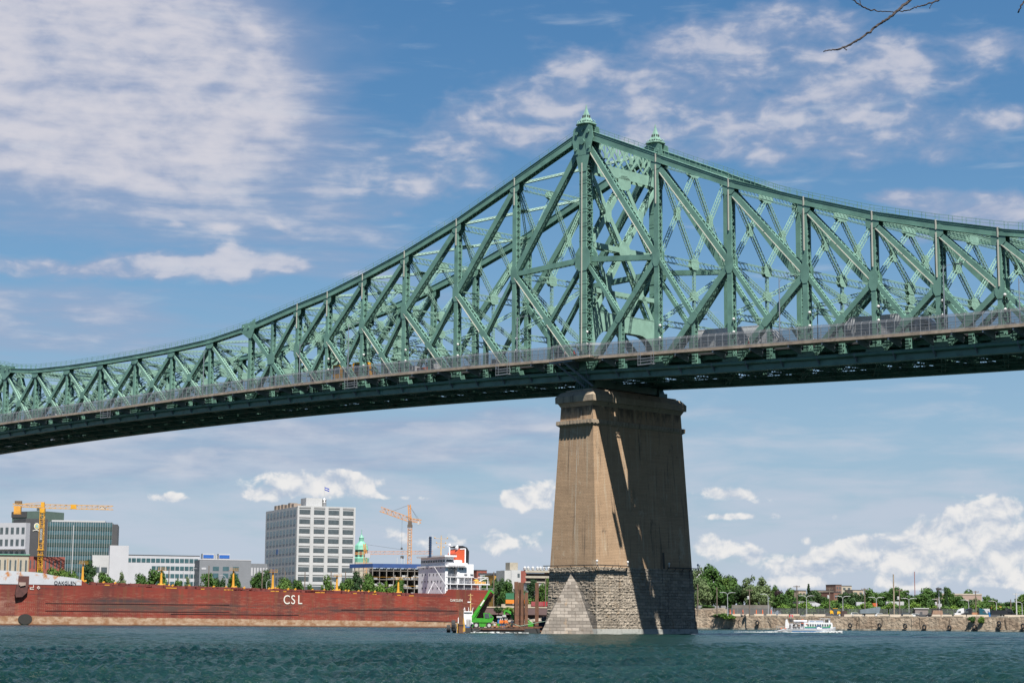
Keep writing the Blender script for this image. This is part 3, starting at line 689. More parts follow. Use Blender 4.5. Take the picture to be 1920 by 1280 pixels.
# ================================================================ PIER
def masonry(name,base,scale=1.0,rough=False,streak=True):
    m,nt_,b=newmat(name)
    tc_=N(nt_,'ShaderNodeTexCoord'); geo=N(nt_,'ShaderNodeNewGeometry')
    sp_=N(nt_,'ShaderNodeSeparateXYZ'); L(nt_,tc_.outputs['Object'],sp_.inputs[0])
    # horizontal position along the face: x+y works for both faces
    ad=N(nt_,'ShaderNodeMath',operation='ADD'); L(nt_,sp_.outputs[0],ad.inputs[0]); L(nt_,sp_.outputs[1],ad.inputs[1])
    cb=N(nt_,'ShaderNodeCombineXYZ'); L(nt_,ad.outputs[0],cb.inputs[0]); L(nt_,sp_.outputs[2],cb.inputs[1])
    br=N(nt_,'ShaderNodeTexBrick'); L(nt_,cb.outputs[0],br.inputs['Vector'])
    br.inputs['Scale'].default_value=1; br.inputs['Brick Width'].default_value=(2.0 if name=='pier_smooth_stone' else 1.5) if rough else 7.0; br.inputs['Row Height'].default_value=.62 if rough else .30
    br.inputs['Mortar Size'].default_value=.035 if rough else .02; br.inputs['Mortar Smooth'].default_value=.3; br.inputs['Bias'].default_value=-.2
    k=(.60 if name=='pier_smooth_stone' else .74) if rough else .92
    br.inputs['Color1'].default_value=(*[v*k for v in base],1); br.inputs['Color2'].default_value=(*[v*(1.18 if rough else 1.05) for v in base],1); br.inputs['Mortar'].default_value=(*[v*(.5 if rough else .80) for v in base],1)
    n1=N(nt_,'ShaderNodeTexNoise'); n1.inputs['Scale'].default_value=.25; n1.inputs['Detail'].default_value=8; n1.inputs['Roughness'].default_value=.65
    L(nt_,tc_.outputs['Object'],n1.inputs['Vector'])
    r1=N(nt_,'ShaderNodeMapRange'); r1.inputs[1].default_value=.3; r1.inputs[2].default_value=.75; r1.inputs[3].default_value=1.12; r1.inputs[4].default_value=.80; L(nt_,n1.outputs['Fac'],r1.inputs[0])
    mu=N(nt_,'ShaderNodeMix',data_type='RGBA',blend_type='MULTIPLY'); mu.inputs[0].default_value=1; L(nt_,br.outputs['Color'],mu.inputs[6]); L(nt_,r1.outputs[0],mu.inputs[7])
    out=mu.outputs[2]
    # vertical streaks (rain wash and lime)
    mp=N(nt_,'ShaderNodeMapping'); mp.inputs['Scale'].default_value=(1.6,1.6,.045); L(nt_,tc_.outputs['Object'],mp.inputs[0])
    n2=N(nt_,'ShaderNodeTexNoise'); n2.inputs['Scale'].default_value=1; n2.inputs['Detail'].default_value=5; L(nt_,mp.outputs[0],n2.inputs['Vector'])
    def over(o,fac_lo,fac_hi,colr,amt,src):
        rr=N(nt_,'ShaderNodeMapRange'); rr.inputs[1].default_value=fac_lo; rr.inputs[2].default_value=fac_hi; rr.inputs[4].default_value=amt; L(nt_,src,rr.inputs[0])
        mm=N(nt_,'ShaderNodeMix',data_type='RGBA'); L(nt_,rr.outputs[0],mm.inputs[0]); L(nt_,o,mm.inputs[6]); mm.inputs[7].default_value=(*colr,1); return mm.outputs[2]
    if not rough:
        out=over(out,.59,.66,(.50,.41,.30),.6,n2.outputs['Fac'])
    out=over(out,.41,.28,(.12,.095,.075),.75,n2.outputs['Fac'])
    n3=N(nt_,'ShaderNodeTexNoise'); n3.inputs['Scale'].default_value=.35; n3.inputs['Detail'].default_value=10; n3.inputs['Roughness'].default_value=.75
    mp3=N(nt_,'ShaderNodeMapping'); mp3.inputs['Scale'].default_value=(1,1,.6); mp3.inputs['Location'].default_value=(4,9,2); L(nt_,tc_.outputs['Object'],mp3.inputs[0]); L(nt_,mp3.outputs[0],n3.inputs['Vector'])
    out=over(out,.57,.64,(.56,.46,.34) if not rough else (.32,.22,.13),.65,n3.outputs['Fac'])
    out=over(out,.40,.33,(.10,.08,.065),.6,n3.outputs['Fac'])
    if name=='pier_concrete':   # black algae below the cap, growing down in tongues
        zr=N(nt_,'ShaderNodeMapRange'); zr.inputs[1].default_value=33; zr.inputs[2].default_value=45; L(nt_,sp_.outputs[2],zr.inputs[0])
        n4=N(nt_,'ShaderNodeTexNoise'); n4.inputs['Scale'].default_value=.5; n4.inputs['Detail'].default_value=8; n4.inputs['Roughness'].default_value=.7
        mp4=N(nt_,'ShaderNodeMapping'); mp4.inputs['Scale'].default_value=(1,1,.35); L(nt_,tc_.outputs['Object'],mp4.inputs[0]); L(nt_,mp4.outputs[0],n4.inputs['Vector'])
        ml=N(nt_,'ShaderNodeMath',operation='MULTIPLY'); L(nt_,zr.outputs[0],ml.inputs[0]); L(nt_,n4.outputs['Fac'],ml.inputs[1])
        out=over(out,.36,.50,(.060,.055,.048),.75,ml.outputs[0])
        # grey lower third where the river spray reaches
    L(nt_,out,b.inputs['Base Color']); b.inputs['Roughness'].default_value=.9; b.inputs['Specular IOR Level'].default_value=.2
    nb=N(nt_,'ShaderNodeTexNoise'); nb.inputs['Scale'].default_value=2.2 if rough else 1.2; nb.inputs['Detail'].default_value=7; L(nt_,tc_.outputs['Object'],nb.inputs['Vector'])
    bp=N(nt_,'ShaderNodeBump'); bp.inputs['Strength'].default_value=1.0 if rough else .5; bp.inputs['Distance'].default_value=(.10 if name=='pier_smooth_stone' else .26) if rough else .06
    L(nt_,nb.outputs['Fac'],bp.inputs['Height'])
    bp2=N(nt_,'ShaderNodeBump'); bp2.inputs['Strength'].default_value=1.0; bp2.inputs['Distance'].default_value=.12 if rough else .02; bp2.invert=True
    L(nt_,br.outputs['Fac'],bp2.inputs['Height']); L(nt_,bp.outputs['Normal'],bp2.inputs['Normal']); L(nt_,bp2.outputs['Normal'],b.inputs['Normal'])
    return m
shaftm=masonry('pier_concrete',(.46,.315,.20))
stonem=masonry('pier_rough_stone',(.45,.385,.31),rough=True)
nosem=masonry('pier_smooth_stone',(.315,.28,.245),rough=True)
capm=masonry('pier_cap_stone',(.42,.34,.255))
algae=mat('waterline_scour',(.50,.50,.46),.8,0,.25,.8,col2=(.20,.20,.18),thr=(.45,.7),sc2=.8)
pier=empty('bridge_pier',(BX0,BY0,0),-PHI,'tall tapering stone and concrete pier standing in the river under the bridge','pier')
def frustum(mb,a0,b0,z0,a1,b1,z1,sub=1):
    """a = half size across, b = overhang beyond the trusses"""
    for i in range(sub):
        f0=i/sub;f1=(i+1)/sub
        A0=a0+(a1-a0)*f0;A1=a0+(a1-a0)*f1;B0=b0+(b1-b0)*f0;B1=b0+(b1-b0)*f1;Z0=z0+(z1-z0)*f0;Z1=z0+(z1-z0)*f1
        lo=[(-A0,-B0,Z0),(A0,-B0,Z0),(A0,BW+B0,Z0),(-A0,BW+B0,Z0)]; hi=[(-A1,-B1,Z1),(A1,-B1,Z1),(A1,BW+B1,Z1),(-A1,BW+B1,Z1)]
        mb.add(lo+hi,[(3,2,1,0),(4,5,6,7),(0,1,5,4),(1,2,6,5),(2,3,7,6),(3,0,4,7)])
def rough_block(name,m,a0,b0,z0,a1,b1,z1,rows,amp,par):
    """coursed quarry-faced stone: every block a bulge of its own"""
    mb=MB(); rr=random.Random(3)
    faces=[lambda u,z,a,b:(a,-b+(BW+2*b)*u,z,(1,0,0)),lambda u,z,a,b:(a-2*a*u,BW+b,z,(0,1,0)),lambda u,z,a,b:(-a,BW+b-(BW+2*b)*u,z,(-1,0,0)),lambda u,z,a,b:(-a+2*a*u,-b,z,(0,-1,0))]
    for fi,fn in enumerate(faces):
        for r in range(rows):
            za=z0+(z1-z0)*r/rows; zb=z0+(z1-z0)*(r+1)/rows
            Ln=(BW+8) if fi%2==0 else 13.; n=int(Ln/1.3); cuts=[0]+sorted([min(.995,max(.005,(k+(rr.random()-.5)*.5+(.5 if r%2 else 0))/n)) for k in range(1,n)])+[1]
            for u0,u1 in zip(cuts[:-1],cuts[1:]):
                if u1-u0<.01: continue
                am=amp*(.4+rr.random()); 
                def pt_(u,z,o):
                    f=(z-z0)/(z1-z0); a=a0+(a1-a0)*f; b=b0+(b1-b0)*f; x,y,zz,nn=fn(u,z,a,b); return (x+nn[0]*o,y+nn[1]*o,zz)
                g=[]; us=[u0,u0+(u1-u0)*.12,(u0+u1)/2,u1-(u1-u0)*.12,u1]; zs=[za,za+(zb-za)*.18,(za+zb)/2,zb-(zb-za)*.14,zb]
                for zi,z in enumerate(zs):
                    for ui,u in enumerate(us):
                        edge=ui in(0,4) or zi in(0,4); g.append(pt_(u,z,0 if edge else am*(.55+.9*rr.random())))
                fs=[(j*5+i,j*5+i+1,(j+1)*5+i+1,(j+1)*5+i) for j in range(4) for i in range(4)]
                mb.add(g,fs)
    o=mb.build(name,m,par); return o
p=MB(); frustum(p,6.15,3.6,12.7,4.2,2.62,44.6,6); sh=p.build('pier_shaft',shaftm,pier)
# shallow joints where the shaft panels meet on the wide faces
p=MB()
for sg in(-1,1):
    for t in(BW*.62+3.0,):
        p.add([(sg*6.17,t-.35,12.8),(sg*6.17,t+.35,12.8),(sg*4.27,t+.25,40.2),(sg*4.27,t-.25,40.2)],[(0,1,2,3)])
p.build('pier_recess',mat('recess_stone',(.09,.07,.055),.9,0,.2,.5),pier)
lm=MB(); rl_=random.Random(8)
for x_,z1_,z0_,w_ in((.4,43.5,19,.07),(.9,39.5,33,.04),(-.9,39.6,34.5,.04),(-1.4,39.4,36,.03),(1.3,43,37,.04)):
    z=z1_; xx=x_
    while z>z0_:
        zn=z-rl_.uniform(.8,1.6); f0=(z-12.7)/31.9; f1=(zn-12.7)/31.9; nx=xx+rl_.uniform(-.05,.05); w1=w_*rl_.uniform(.5,1.4)
        lm.add([(xx-w1,-(3.6-.98*f0)-.012,z),(xx+w1,-(3.6-.98*f0)-.012,z),(nx+w1,-(3.6-.98*f1)-.012,zn),(nx-w1,-(3.6-.98*f1)-.012,zn)],[(0,1,2,3)]); z=zn; xx=nx
lm.build('lime_streak',mat('lime_run',(.55,.47,.37),.9,0,.15,2),pier)
rb=rough_block('pier_base',stonem,6.9,4.1,-1.5,6.22,3.65,12.7,27,.105,pier)
p=MB(); frustum(p,6.85,4.05,-2,6.18,3.62,12.72,1); p.box(-6.3,6.3,-3.7,BW+3.7,12.60,12.74); p.build('pier_core',stonem,pier)
for sg,tb,tt,tf in((-1,-4.12,-12.4,-3.68),(1,BW+4.12,BW+12.4,BW+3.68)):
    p=MB(); A=(0,tf,12.1);Bc=(0,tt-.9*(1 if sg>0 else -1)*-1,-1.2);C1=(-7.05,tb,-1.2);C2=(7.05,tb,-1.2)
    C1u=(-6.85,tb+.02*sg,2.4);C2u=(6.85,tb+.02*sg,2.4)
    p.add([A,Bc,C1,C2,C1u,C2u],[(0,1,2,4),(0,5,3,1),(0,4,5),(1,3,2),(4,2,3,5)])
    p.build('ice_breaker_nose',nosem,pier,fix=True)
p=MB(); frustum(p,4.7,3.45,40.3,4.72,3.5,41.15); 
for a in np.arange(-3.2,BW+3.3,.9):
    for sg in(-1,1): p.box(*sorted((sg*4.7,sg*4.8)),a-.3,a+.3,40.45,41.0)
for a in np.arange(-4.3,4.4,.9): p.box(a-.3,a+.3,-3.62,-3.48,40.45,41.0)
frustum(p,4.35,2.85,40.0,4.7,3.3,40.3)
p.build('belt_course',capm,pier)
p=MB(); frustum(p,4.25,2.7,43.9,4.7,3.1,44.7); frustum(p,5.1,3.4,44.7,5.1,3.45,45.9); frustum(p,5.1,3.45,45.9,4.4,2.4,46.9)
p.add([(4.9,-3.4,45.9),(4.9,2.2,45.9),(-4.9,2.2,45.9),(-4.9,-3.4,45.9),(2.4,-1.6,47.3),(2.4,.9,47.3),(-2.4,.9,47.3),(-2.4,-1.6,47.3)],[(4,5,6,7),(0,1,5,4),(1,2,6,5),(2,3,7,6),(3,0,4,7)])
p.box(-3.6,3.6,-2.0,BW+2.0,46.85,47.28)
p.build('pier_cap',capm,pier)
# pale crown block on the near corner and work platforms at the top of the stonework
p=MB()
for (x0,x1,y0,y1) in((-7.1,7.2,-4.6,-4.1),(6.75,7.2,-4.1,4.6),(6.75,7.2,BW-4.6,BW+4.6)):
    p.box(x0,x1,y0,y1,12.95,13.1)
    nn=4
    for k in range(nn+1):
        if x1-x0>y1-y0: a=Vector((x0+(x1-x0)*k/nn,y0+.25,12.95)); p.bar(a,a+Vector((0,.4,-.6)),.08,.08,SX)
        else: a=Vector((x0+.25,y0+(y1-y0)*k/nn,12.95)); p.bar(a,a+Vector((-.5,0,-.6)),.08,.08,TY)
p.build('work_ledge',dark,pier)
for x_,y_ in((7.0,-4.3),(7.0,4.4),(7.0,BW-4.4),(7.0,BW+4.4)):
    g=MB(); g.bar(Vector((x_,y_,13.1)),Vector((x_,y_,13.7)),.12,.12,SX); g.lathe([(.05,-.2),(.2,-.12),(.23,.06),(.14,.22),(.02,.25)],(x_,y_,13.75),8); g.build('floodlight',whm,pier)
p=MB(); frustum(p,7.12,4.32,-1.5,7.05,4.28,1.05,1); p.build('waterline_band',algae,pier)
# ================================================================ WATER, LAND
def glossy_water():
    m,nt_,b=newmat('river_water')
    tc_=N(nt_,'ShaderNodeTexCoord'); mp=N(nt_,'ShaderNodeMapping'); mp.inputs['Scale'].default_value=(.022,.16,1); L(nt_,tc_.outputs['Object'],mp.inputs[0])
    n=N(nt_,'ShaderNodeTexNoise'); n.inputs['Scale'].default_value=1; n.inputs['Detail'].default_value=6; L(nt_,mp.outputs[0],n.inputs['Vector'])
    r=N(nt_,'ShaderNodeValToRGB'); r.color_ramp.elements[0].position=.38; r.color_ramp.elements[1].position=.64
    r.color_ramp.elements[0].color=(.004,.022,.019,1); r.color_ramp.elements[1].color=(.012,.042,.038,1)
    L(nt_,n.outputs['Fac'],r.inputs[0]); L(nt_,r.outputs[0],b.inputs['Base Color'])
    b.inputs['Roughness'].default_value=.20; b.inputs['IOR'].default_value=1.33; b.inputs['Specular IOR Level'].default_value=.18
    n1=N(nt_,'ShaderNodeTexNoise'); n1.inputs['Scale'].default_value=4.5; n1.inputs['Detail'].default_value=5; n1.inputs['Roughness'].default_value=.6; L(nt_,tc_.outputs['Object'],n1.inputs['Vector'])
    n2=N(nt_,'ShaderNodeTexNoise'); n2.inputs['Scale'].default_value=.8; n2.inputs['Detail'].default_value=6; L(nt_,tc_.outputs['Object'],n2.inputs['Vector'])
    b1=N(nt_,'ShaderNodeBump'); b1.inputs['Strength'].default_value=.9; b1.inputs['Distance'].default_value=.30; L(nt_,n2.outputs['Fac'],b1.inputs['Height'])
    b2=N(nt_,'ShaderNodeBump'); b2.inputs['Strength'].default_value=.9; b2.inputs['Distance'].default_value=.10; L(nt_,n1.outputs['Fac'],b2.inputs['Height']); L(nt_,b1.outputs['Normal'],b2.inputs['Normal'])
    mp3=N(nt_,'ShaderNodeMapping'); mp3.inputs['Scale'].default_value=(.10,.22,.2); L(nt_,tc_.outputs['Object'],mp3.inputs[0])
    n3=N(nt_,'ShaderNodeTexNoise'); n3.inputs['Scale'].default_value=1; n3.inputs['Detail'].default_value=8; n3.inputs['Roughness'].default_value=.68; L(nt_,mp3.outputs[0],n3.inputs['Vector'])
    b3=N(nt_,'ShaderNodeBump'); b3.inputs['Strength'].default_value=1; b3.inputs['Distance'].default_value=.9; L(nt_,n3.outputs['Fac'],b3.inputs['Height']); L(nt_,b2.outputs['Normal'],b3.inputs['Normal'])
    L(nt_,b3.outputs['Normal'],b.inputs['Normal'])
    return m
waterm=glossy_water()
def water():
    nr,na=1000,640; r=45*(1400/45)**(np.linspace(0,1,nr)); a=np.linspace(-.45,.45,na)
    Rr,A=np.meshgrid(r,a,indexing='ij'); X=Rr*np.sin(A); Y=Rr*np.cos(A)
    Z=np.zeros_like(X); rs=np.random.RandomState(5)
    dr=np.maximum(Rr*(math.log(1400/45)/nr)*.4,Rr*.9/na)
    for i in range(72):
        lam=.26*(1.25/.26)**((i/71.)**.9); th=rs.normal(.35,.75)+math.pi/2*0; k=2*math.pi/lam
        amp=.0135*lam**.8*(.6+rs.rand()*.8)
        fade=np.clip((lam/dr-2.2)/2.5,0,1)
        ph=k*(X*math.cos(th)+Y*math.sin(th))+rs.rand()*6.28
        Z+=amp*fade*(np.sin(ph)+.25*np.sin(2*ph+.6))
    for i in range(26):      # longer wind waves, low
        lam=2.4*(14/2.4)**(i/25.); th=rs.normal(1.1,.6); k=2*math.pi/lam; fade=np.clip((lam/dr-2.2)/2.5,0,1)
        Z+=.0085*lam**.55*fade*np.sin(k*(X*math.cos(th)+Y*math.sin(th))+rs.rand()*6.28)
    # patches of rougher and calmer water
    mod=.8+.35*np.sin(X*.021+Y*.013+1)+.25*np.sin(X*.05-Y*.034)
    Z*=np.clip(mod,.35,1.5)
    v=np.stack([X.ravel(),Y.ravel(),Z.ravel()],-1)
    i=np.arange(nr-1)[:,None]*na+np.arange(na-1)[None]; i=i.ravel()
    f=np.stack([i,i+1,i+na+1,i+na],-1)[:,::-1]
    me=D.meshes.new('river'); me.vertices.add(len(v)); me.vertices.foreach_set('co',v.astype('f').ravel())
    me.loops.add(f.size); me.loops.foreach_set('vertex_index',f.astype('i').ravel())
    me.polygons.add(len(f)); me.polygons.foreach_set('loop_start',np.arange(0,f.size,4,dtype='i'))
    me.polygons.foreach_set('use_smooth',np.ones(len(f),bool)); me.update(); me.validate()
    me.materials.append(waterm); o=D.objects.new('river',me); COL.objects.link(o); tag(o,kind='structure')
    w=MB(); w.add([(-6000,-1500,-.9),(6000,-1500,-.9),(6000,9000,-.9),(-6000,9000,-.9)],[(0,1,2,3)]); tag(w.build('river_bed_water',waterm),kind='structure')
water()
LZ=5.6
SHORE=[(-2500,-100),(-900,310),(-209,716),(-18,826),(26,846),(80,812),(184,742),(330,640),(900,300),(2500,-400)]
groundm=mat('quay_ground',(.30,.26,.21),.95,0,.25,.05,col2=(.10,.13,.05),thr=(.5,.6),sc2=.02)
g=MB(); vs=[(x,y,LZ) for x,y in SHORE]+[(x*2.4,9000,LZ) for x,y in SHORE]; n=len(SHORE)
g.add(vs,[(i,i+1,n+i+1,n+i) for i in range(n-1)]); tag(g.build('ground',groundm),kind='structure')
# ---- concrete quay walls
def quaymat(name,c1,c2):
    m,nt_,b=newmat(name); tc_=N(nt_,'ShaderNodeTexCoord')
    n1=N(nt_,'ShaderNodeTexNoise'); n1.inputs['Scale'].default_value=.16; n1.inputs['Detail'].default_value=9; n1.inputs['Roughness'].default_value=.7; L(nt_,tc_.outputs['Object'],n1.inputs['Vector'])
    r=N(nt_,'ShaderNodeValToRGB'); e=r.color_ramp.elements; e[0].position=.32; e[0].color=(*[v*.42 for v in c2],1); e[1].position=.66; e[1].color=(*c1,1)
    q=e.new(.45); q.color=(*c2,1); q=e.new(.55); q.color=(*[v*.8 for v in c1],1)
    L(nt_,n1.outputs['Fac'],r.inputs[0])
    mp=N(nt_,'ShaderNodeMapping'); mp.inputs['Scale'].default_value=(1.2,1.2,.12); L(nt_,tc_.outputs['Object'],mp.inputs[0])
    n2=N(nt_,'ShaderNodeTexNoise'); n2.inputs['Scale'].default_value=.6; n2.inputs['Detail'].default_value=6; L(nt_,mp.outputs[0],n2.inputs['Vector'])
    rr=N(nt_,'ShaderNodeMapRange'); rr.inputs[1].default_value=.35; rr.inputs[2].default_value=.6; rr.inputs[3].default_value=.72; rr.inputs[4].default_value=1.12; L(nt_,n2.outputs['Fac'],rr.inputs[0])
    mu=N(nt_,'ShaderNodeMix',data_type='RGBA',blend_type='MULTIPLY'); mu.inputs[0].default_value=1; L(nt_,r.outputs[0],mu.inputs[6]); L(nt_,rr.outputs[0],mu.inputs[7])
    L(nt_,mu.outputs[2],b.inputs['Base Color']); b.inputs['Roughness'].default_value=.95
    nb=N(nt_,'ShaderNodeTexNoise'); nb.inputs['Scale'].default_value=.9; nb.inputs['Detail'].default_value=8; L(nt_,tc_.outputs['Object'],nb.inputs['Vector'])
    bp=N(nt_,'ShaderNodeBump'); bp.inputs['Strength'].default_value=.8; bp.inputs['Distance'].default_value=.5; L(nt_,nb.outputs['Fac'],bp.inputs['Height']); L(nt_,bp.outputs['Normal'],b.inputs['Normal'])
    return m
quaym=quaymat('quay_concrete',(.58,.46,.34),(.42,.31,.22)); quaytop=mat('quay_coping',(.52,.44,.34),.9,0,.2,.3)
crackm=mat('quay_crack',(.035,.028,.022),.95)
def wallrun(name,p,q,z0,z1,label,cat,m,par=None,thick=3,joints=True,seed=1):
    rr=random.Random(seed); p=Vector((*p,0)); q=Vector((*q,0)); a=(q-p); Ln=a.length; a.normalize(); n=Vector((a.y,-a.x,0))
    root=empty(name,p,math.atan2(a.y,a.x),label,cat)
    w=MB(); x=0; 
    while x<Ln:
        l=min(9+rr.random()*3,Ln-x); o=rr.uniform(-.18,.18); w.box(x+.05,x+l-.05,o,thick,z0,z1-rr.uniform(.25,.35))
        x+=l
    w.box(0,Ln,.25,thick-.1,z0,z1-.4)
    w.build('wall_panel' if joints else 'wall_face',m,root)
    c=MB(); x=0
    while x<Ln:
        l=min(rr.uniform(3,5),Ln-x)
        if rr.random()<.8: c.box(x+.2,x+l-.2,.1,.9,z1-.25,z1+rr.uniform(.15,.4))
        x+=l
    c.box(0,Ln,.1,thick,z1-.3,z1-.02)
    c.build('coping',quaytop,root)
    k=MB()
    x=8
    while x<Ln-4:
        z=z1-.4; xx=x
        for _ in range(7):
            nz=z-(z1-z0)/7; nx=xx+rr.uniform(-.5,.5)*(2 if rr.random()<.3 else .5); k.bar((xx,-.22,z),(nx,-.22,max(nz,.2)),.16,.06,(0,1,0)); z,xx=max(nz,.2),nx
            if z<=.2: break
        x+=rr.uniform(9,16)
    k.build('crack',crackm,root)
    f=MB(); f.box(0,Ln,-.45,.2,-.5,.75); f.build('footing',mat('quay_foot',(.42,.38,.31),.9,0,.3,.4,col2=(.12,.11,.09),thr=(.45,.6),sc2=.5),root)
    return root
wallrun('quay_wall',(90,805.3),(330,640),-1,LZ,'weathered tan concrete quay wall with tyre fenders along the right bank','quay wall',quaym,seed=4)
wallrun('quay_wall',(70,817),(90.5,805.6),-1,LZ+2.9,'higher tan concrete end of the quay beside the pier','quay wall',quaym,seed=2)
wallrun('quay_wall',(-209,717),(-60,802),-1,LZ,'pale quay wall behind the moored cargo ship','quay wall',quaym,seed=9)
# ================================================================ CARGO SHIP
SA=math.atan2(110,191); sdx,sdy=math.cos(SA),math.sin(SA); SB=(-196.,690.)
ship=empty('cargo_ship',(SB[0],SB[1],0),SA,'long rusty red cargo ship with white bow and white superstructure at the quay','ship')
def suz(px,py,v=0.):
    d=ray(px,py); nx,ny=-sdy,sdx
    k=((SB[0]*nx+SB[1]*ny)+v)/(d.x*nx+d.y*ny); Pn=d*k; x=Pn.x-SB[0]; y=Pn.y-SB[1]
    return x*sdx+y*sdy, Pn.z+CAMH
def hullmat():
    m,nt_,b=newmat('rusty_red_hull'); tc_=N(nt_,'ShaderNodeTexCoord'); sp_=N(nt_,'ShaderNodeSeparateXYZ'); L(nt_,tc_.outputs['Object'],sp_.inputs[0])
    def nz(sc,det,mx,off=(0,0,0),rough=.6):
        mp=N(nt_,'ShaderNodeMapping'); mp.inputs['Scale'].default_value=mx; mp.inputs['Location'].default_value=off; L(nt_,tc_.outputs['Object'],mp.inputs[0])
        n=N(nt_,'ShaderNodeTexNoise'); n.inputs['Scale'].default_value=sc; n.inputs['Detail'].default_value=det; n.inputs['Roughness'].default_value=rough; L(nt_,mp.outputs[0],n.inputs['Vector']); return n.outputs['Fac']
    def mr(x,a,c,o0=0,o1=1):
        r=N(nt_,'ShaderNodeMapRange'); L(nt_,x,r.inputs[0])
        for i,v in enumerate((a,c,o0,o1)): r.inputs[i+1].default_value=v
        return r.outputs[0]
    def mx(f,a,c):
        q=N(nt_,'ShaderNodeMix',data_type='RGBA'); L(nt_,f,q.inputs[0])
        if isinstance(a,tuple): q.inputs[6].default_value=(*a,1)
        else: L(nt_,a,q.inputs[6])
        q.inputs[7].default_value=(*c,1); return q.outputs[2]
    def mul(a,c):
        q=N(nt_,'ShaderNodeMath',operation='MULTIPLY'); L(nt_,a,q.inputs[0])
        if isinstance(c,float): q.inputs[1].default_value=c
        else: L(nt_,c,q.inputs[1])
        return q.outputs[0]
    zz=sp_.outputs[2]
    c=mx(mr(nz(.03,4,(1,1,.4)),.4,.62),(.30,.045,.026),(.19,.032,.022))
    # vertical darker bays
    c=mx(mul(mr(nz(.11,3,(1,0,.0)),.50,.58),.6),c,(.10,.032,.026))
    # scuffed, frame-printed lower half: rows of pale frame marks, chips and black fender smears
    lowm=mr(zz,9.6,8.2)
    wv=N(nt_,'ShaderNodeTexWave'); wv.bands_direction='X'; wv.inputs['Scale'].default_value=.42; wv.inputs['Distortion'].default_value=.6; wv.inputs['Detail'].default_value=2; L(nt_,tc_.outputs['Object'],wv.inputs['Vector'])
    rows=N(nt_,'ShaderNodeTexWave'); rows.bands_direction='Z'; rows.inputs['Scale'].default_value=.24; rows.inputs['Distortion'].default_value=.3; L(nt_,tc_.outputs['Object'],rows.inputs['Vector'])
    chips=nz(.9,8,(.45,.5,1.0),rough=.75)
    c=mx(mul(mul(mul(mr(wv.outputs['Fac'],.62,.85),lowm),mr(rows.outputs['Fac'],.25,.6)),mr(chips,.42,.62,.0,.55)),c,(.38,.22,.15))
    c=mx(mul(mul(mr(nz(1.1,10,(.25,1,1.4),(3,0,5),.8),.50,.60),mr(zz,13.5,11.0)),.42),c,(.38,.21,.14))
    def band(u0,u1,z0,z1,so=1.0):
        x_=sp_.outputs[0]; return mul(mul(mr(x_,u0-6,u0+6),mr(x_,u1+8,u1-8)),mul(mr(zz,z0-so,z0+so),mr(zz,z1+so,z1-so)))
    smear=nz(.16,9,(.45,1,3.2),(7,0,1),.7)
    c=mx(mul(mul(mr(smear,.36,.50),band(44,74,8.3,10.0,.8)),.92),c,(.045,.040,.042))
    c=mx(mul(mul(mr(smear,.40,.54),band(44,100,5.0,8.4,.8)),.85),c,(.085,.060,.050))
    c=mx(mul(mul(mr(smear,.46,.56),band(90,215,4.6,8.6,.8)),.75),c,(.075,.045,.040))
    c=mx(mul(mul(mr(nz(.25,8,(.4,1,1.2),(1,0,9),.7),.46,.60),band(76,100,10.5,13.0,1.2)),.7),c,(.12,.06,.04))
    c=mx(mul(mul(mr(nz(.5,9,(.3,1,1),(1,0,2),.75),.44,.58),band(-20,14,5,9,2.0)),.8),c,(.55,.36,.28))
    c=mx(mul(mr(nz(.5,7,(.10,1,2.6),(2,0,8)),.58,.66),.6),c,(.05,.035,.035))
    # rust streaks down from the deck edge
    c=mx(mul(mr(nz(.8,6,(.9,1,.06),(1,0,1)),.54,.66),.6),c,(.17,.075,.035))
    # tan boot-topping
    tan=mx(mr(nz(.6,8,(.6,1,1.0),rough=.7),.35,.6),(.56,.42,.30),(.30,.15,.075))
    tan_=N(nt_,'ShaderNodeMix',data_type='RGBA'); 
    bl=N(nt_,'ShaderNodeMath',operation='ADD'); L(nt_,zz,bl.inputs[0]); L(nt_,mul(sp_.outputs[0],.0050),bl.inputs[1])
    wob=N(nt_,'ShaderNodeMath',operation='ADD'); L(nt_,bl.outputs[0],wob.inputs[0]); L(nt_,mul(nz(.4,4,(1,1,1)),.7),wob.inputs[1])
    L(nt_,mr(wob.outputs[0],3.75,3.55),tan_.inputs[0]); L(nt_,c,tan_.inputs[6]); L(nt_,tan,tan_.inputs[7])
    c=tan_.outputs[2]
    c=mx(mr(zz,.55,.2),c,(.20,.075,.03))
    L(nt_,c,b.inputs['Base Color']); b.inputs['Roughness'].default_value=.7; b.inputs['Specular IOR Level'].default_value=.3
    return m
hullm=hullmat()
redp=mat('ship_red_paint',(.36,.048,.038),.6,0,.15,.3,col2=(.16,.05,.03),thr=(.55,.7),sc2=.4)
whp=mat('ship_white_paint',(.95,.94,.97),.5,0,.04,.5)
bulw=mat('bow_white_paint',(.55,.57,.61),.55,0,.05,.5,col2=(.50,.20,.05),thr=(.56,.66),sc2=.30)
deckm=mat('ship_deck_brown',(.16,.035,.028),.8,0,.3,.8)
yel=mat('deck_yellow',(.72,.36,.03),.55,0,.1,1,col2=(.30,.14,.05),thr=(.6,.7),sc2=.8)
glassd=mat('dark_glass',(.03,.04,.05),.15,0,.1,1)
BEAM=25.0
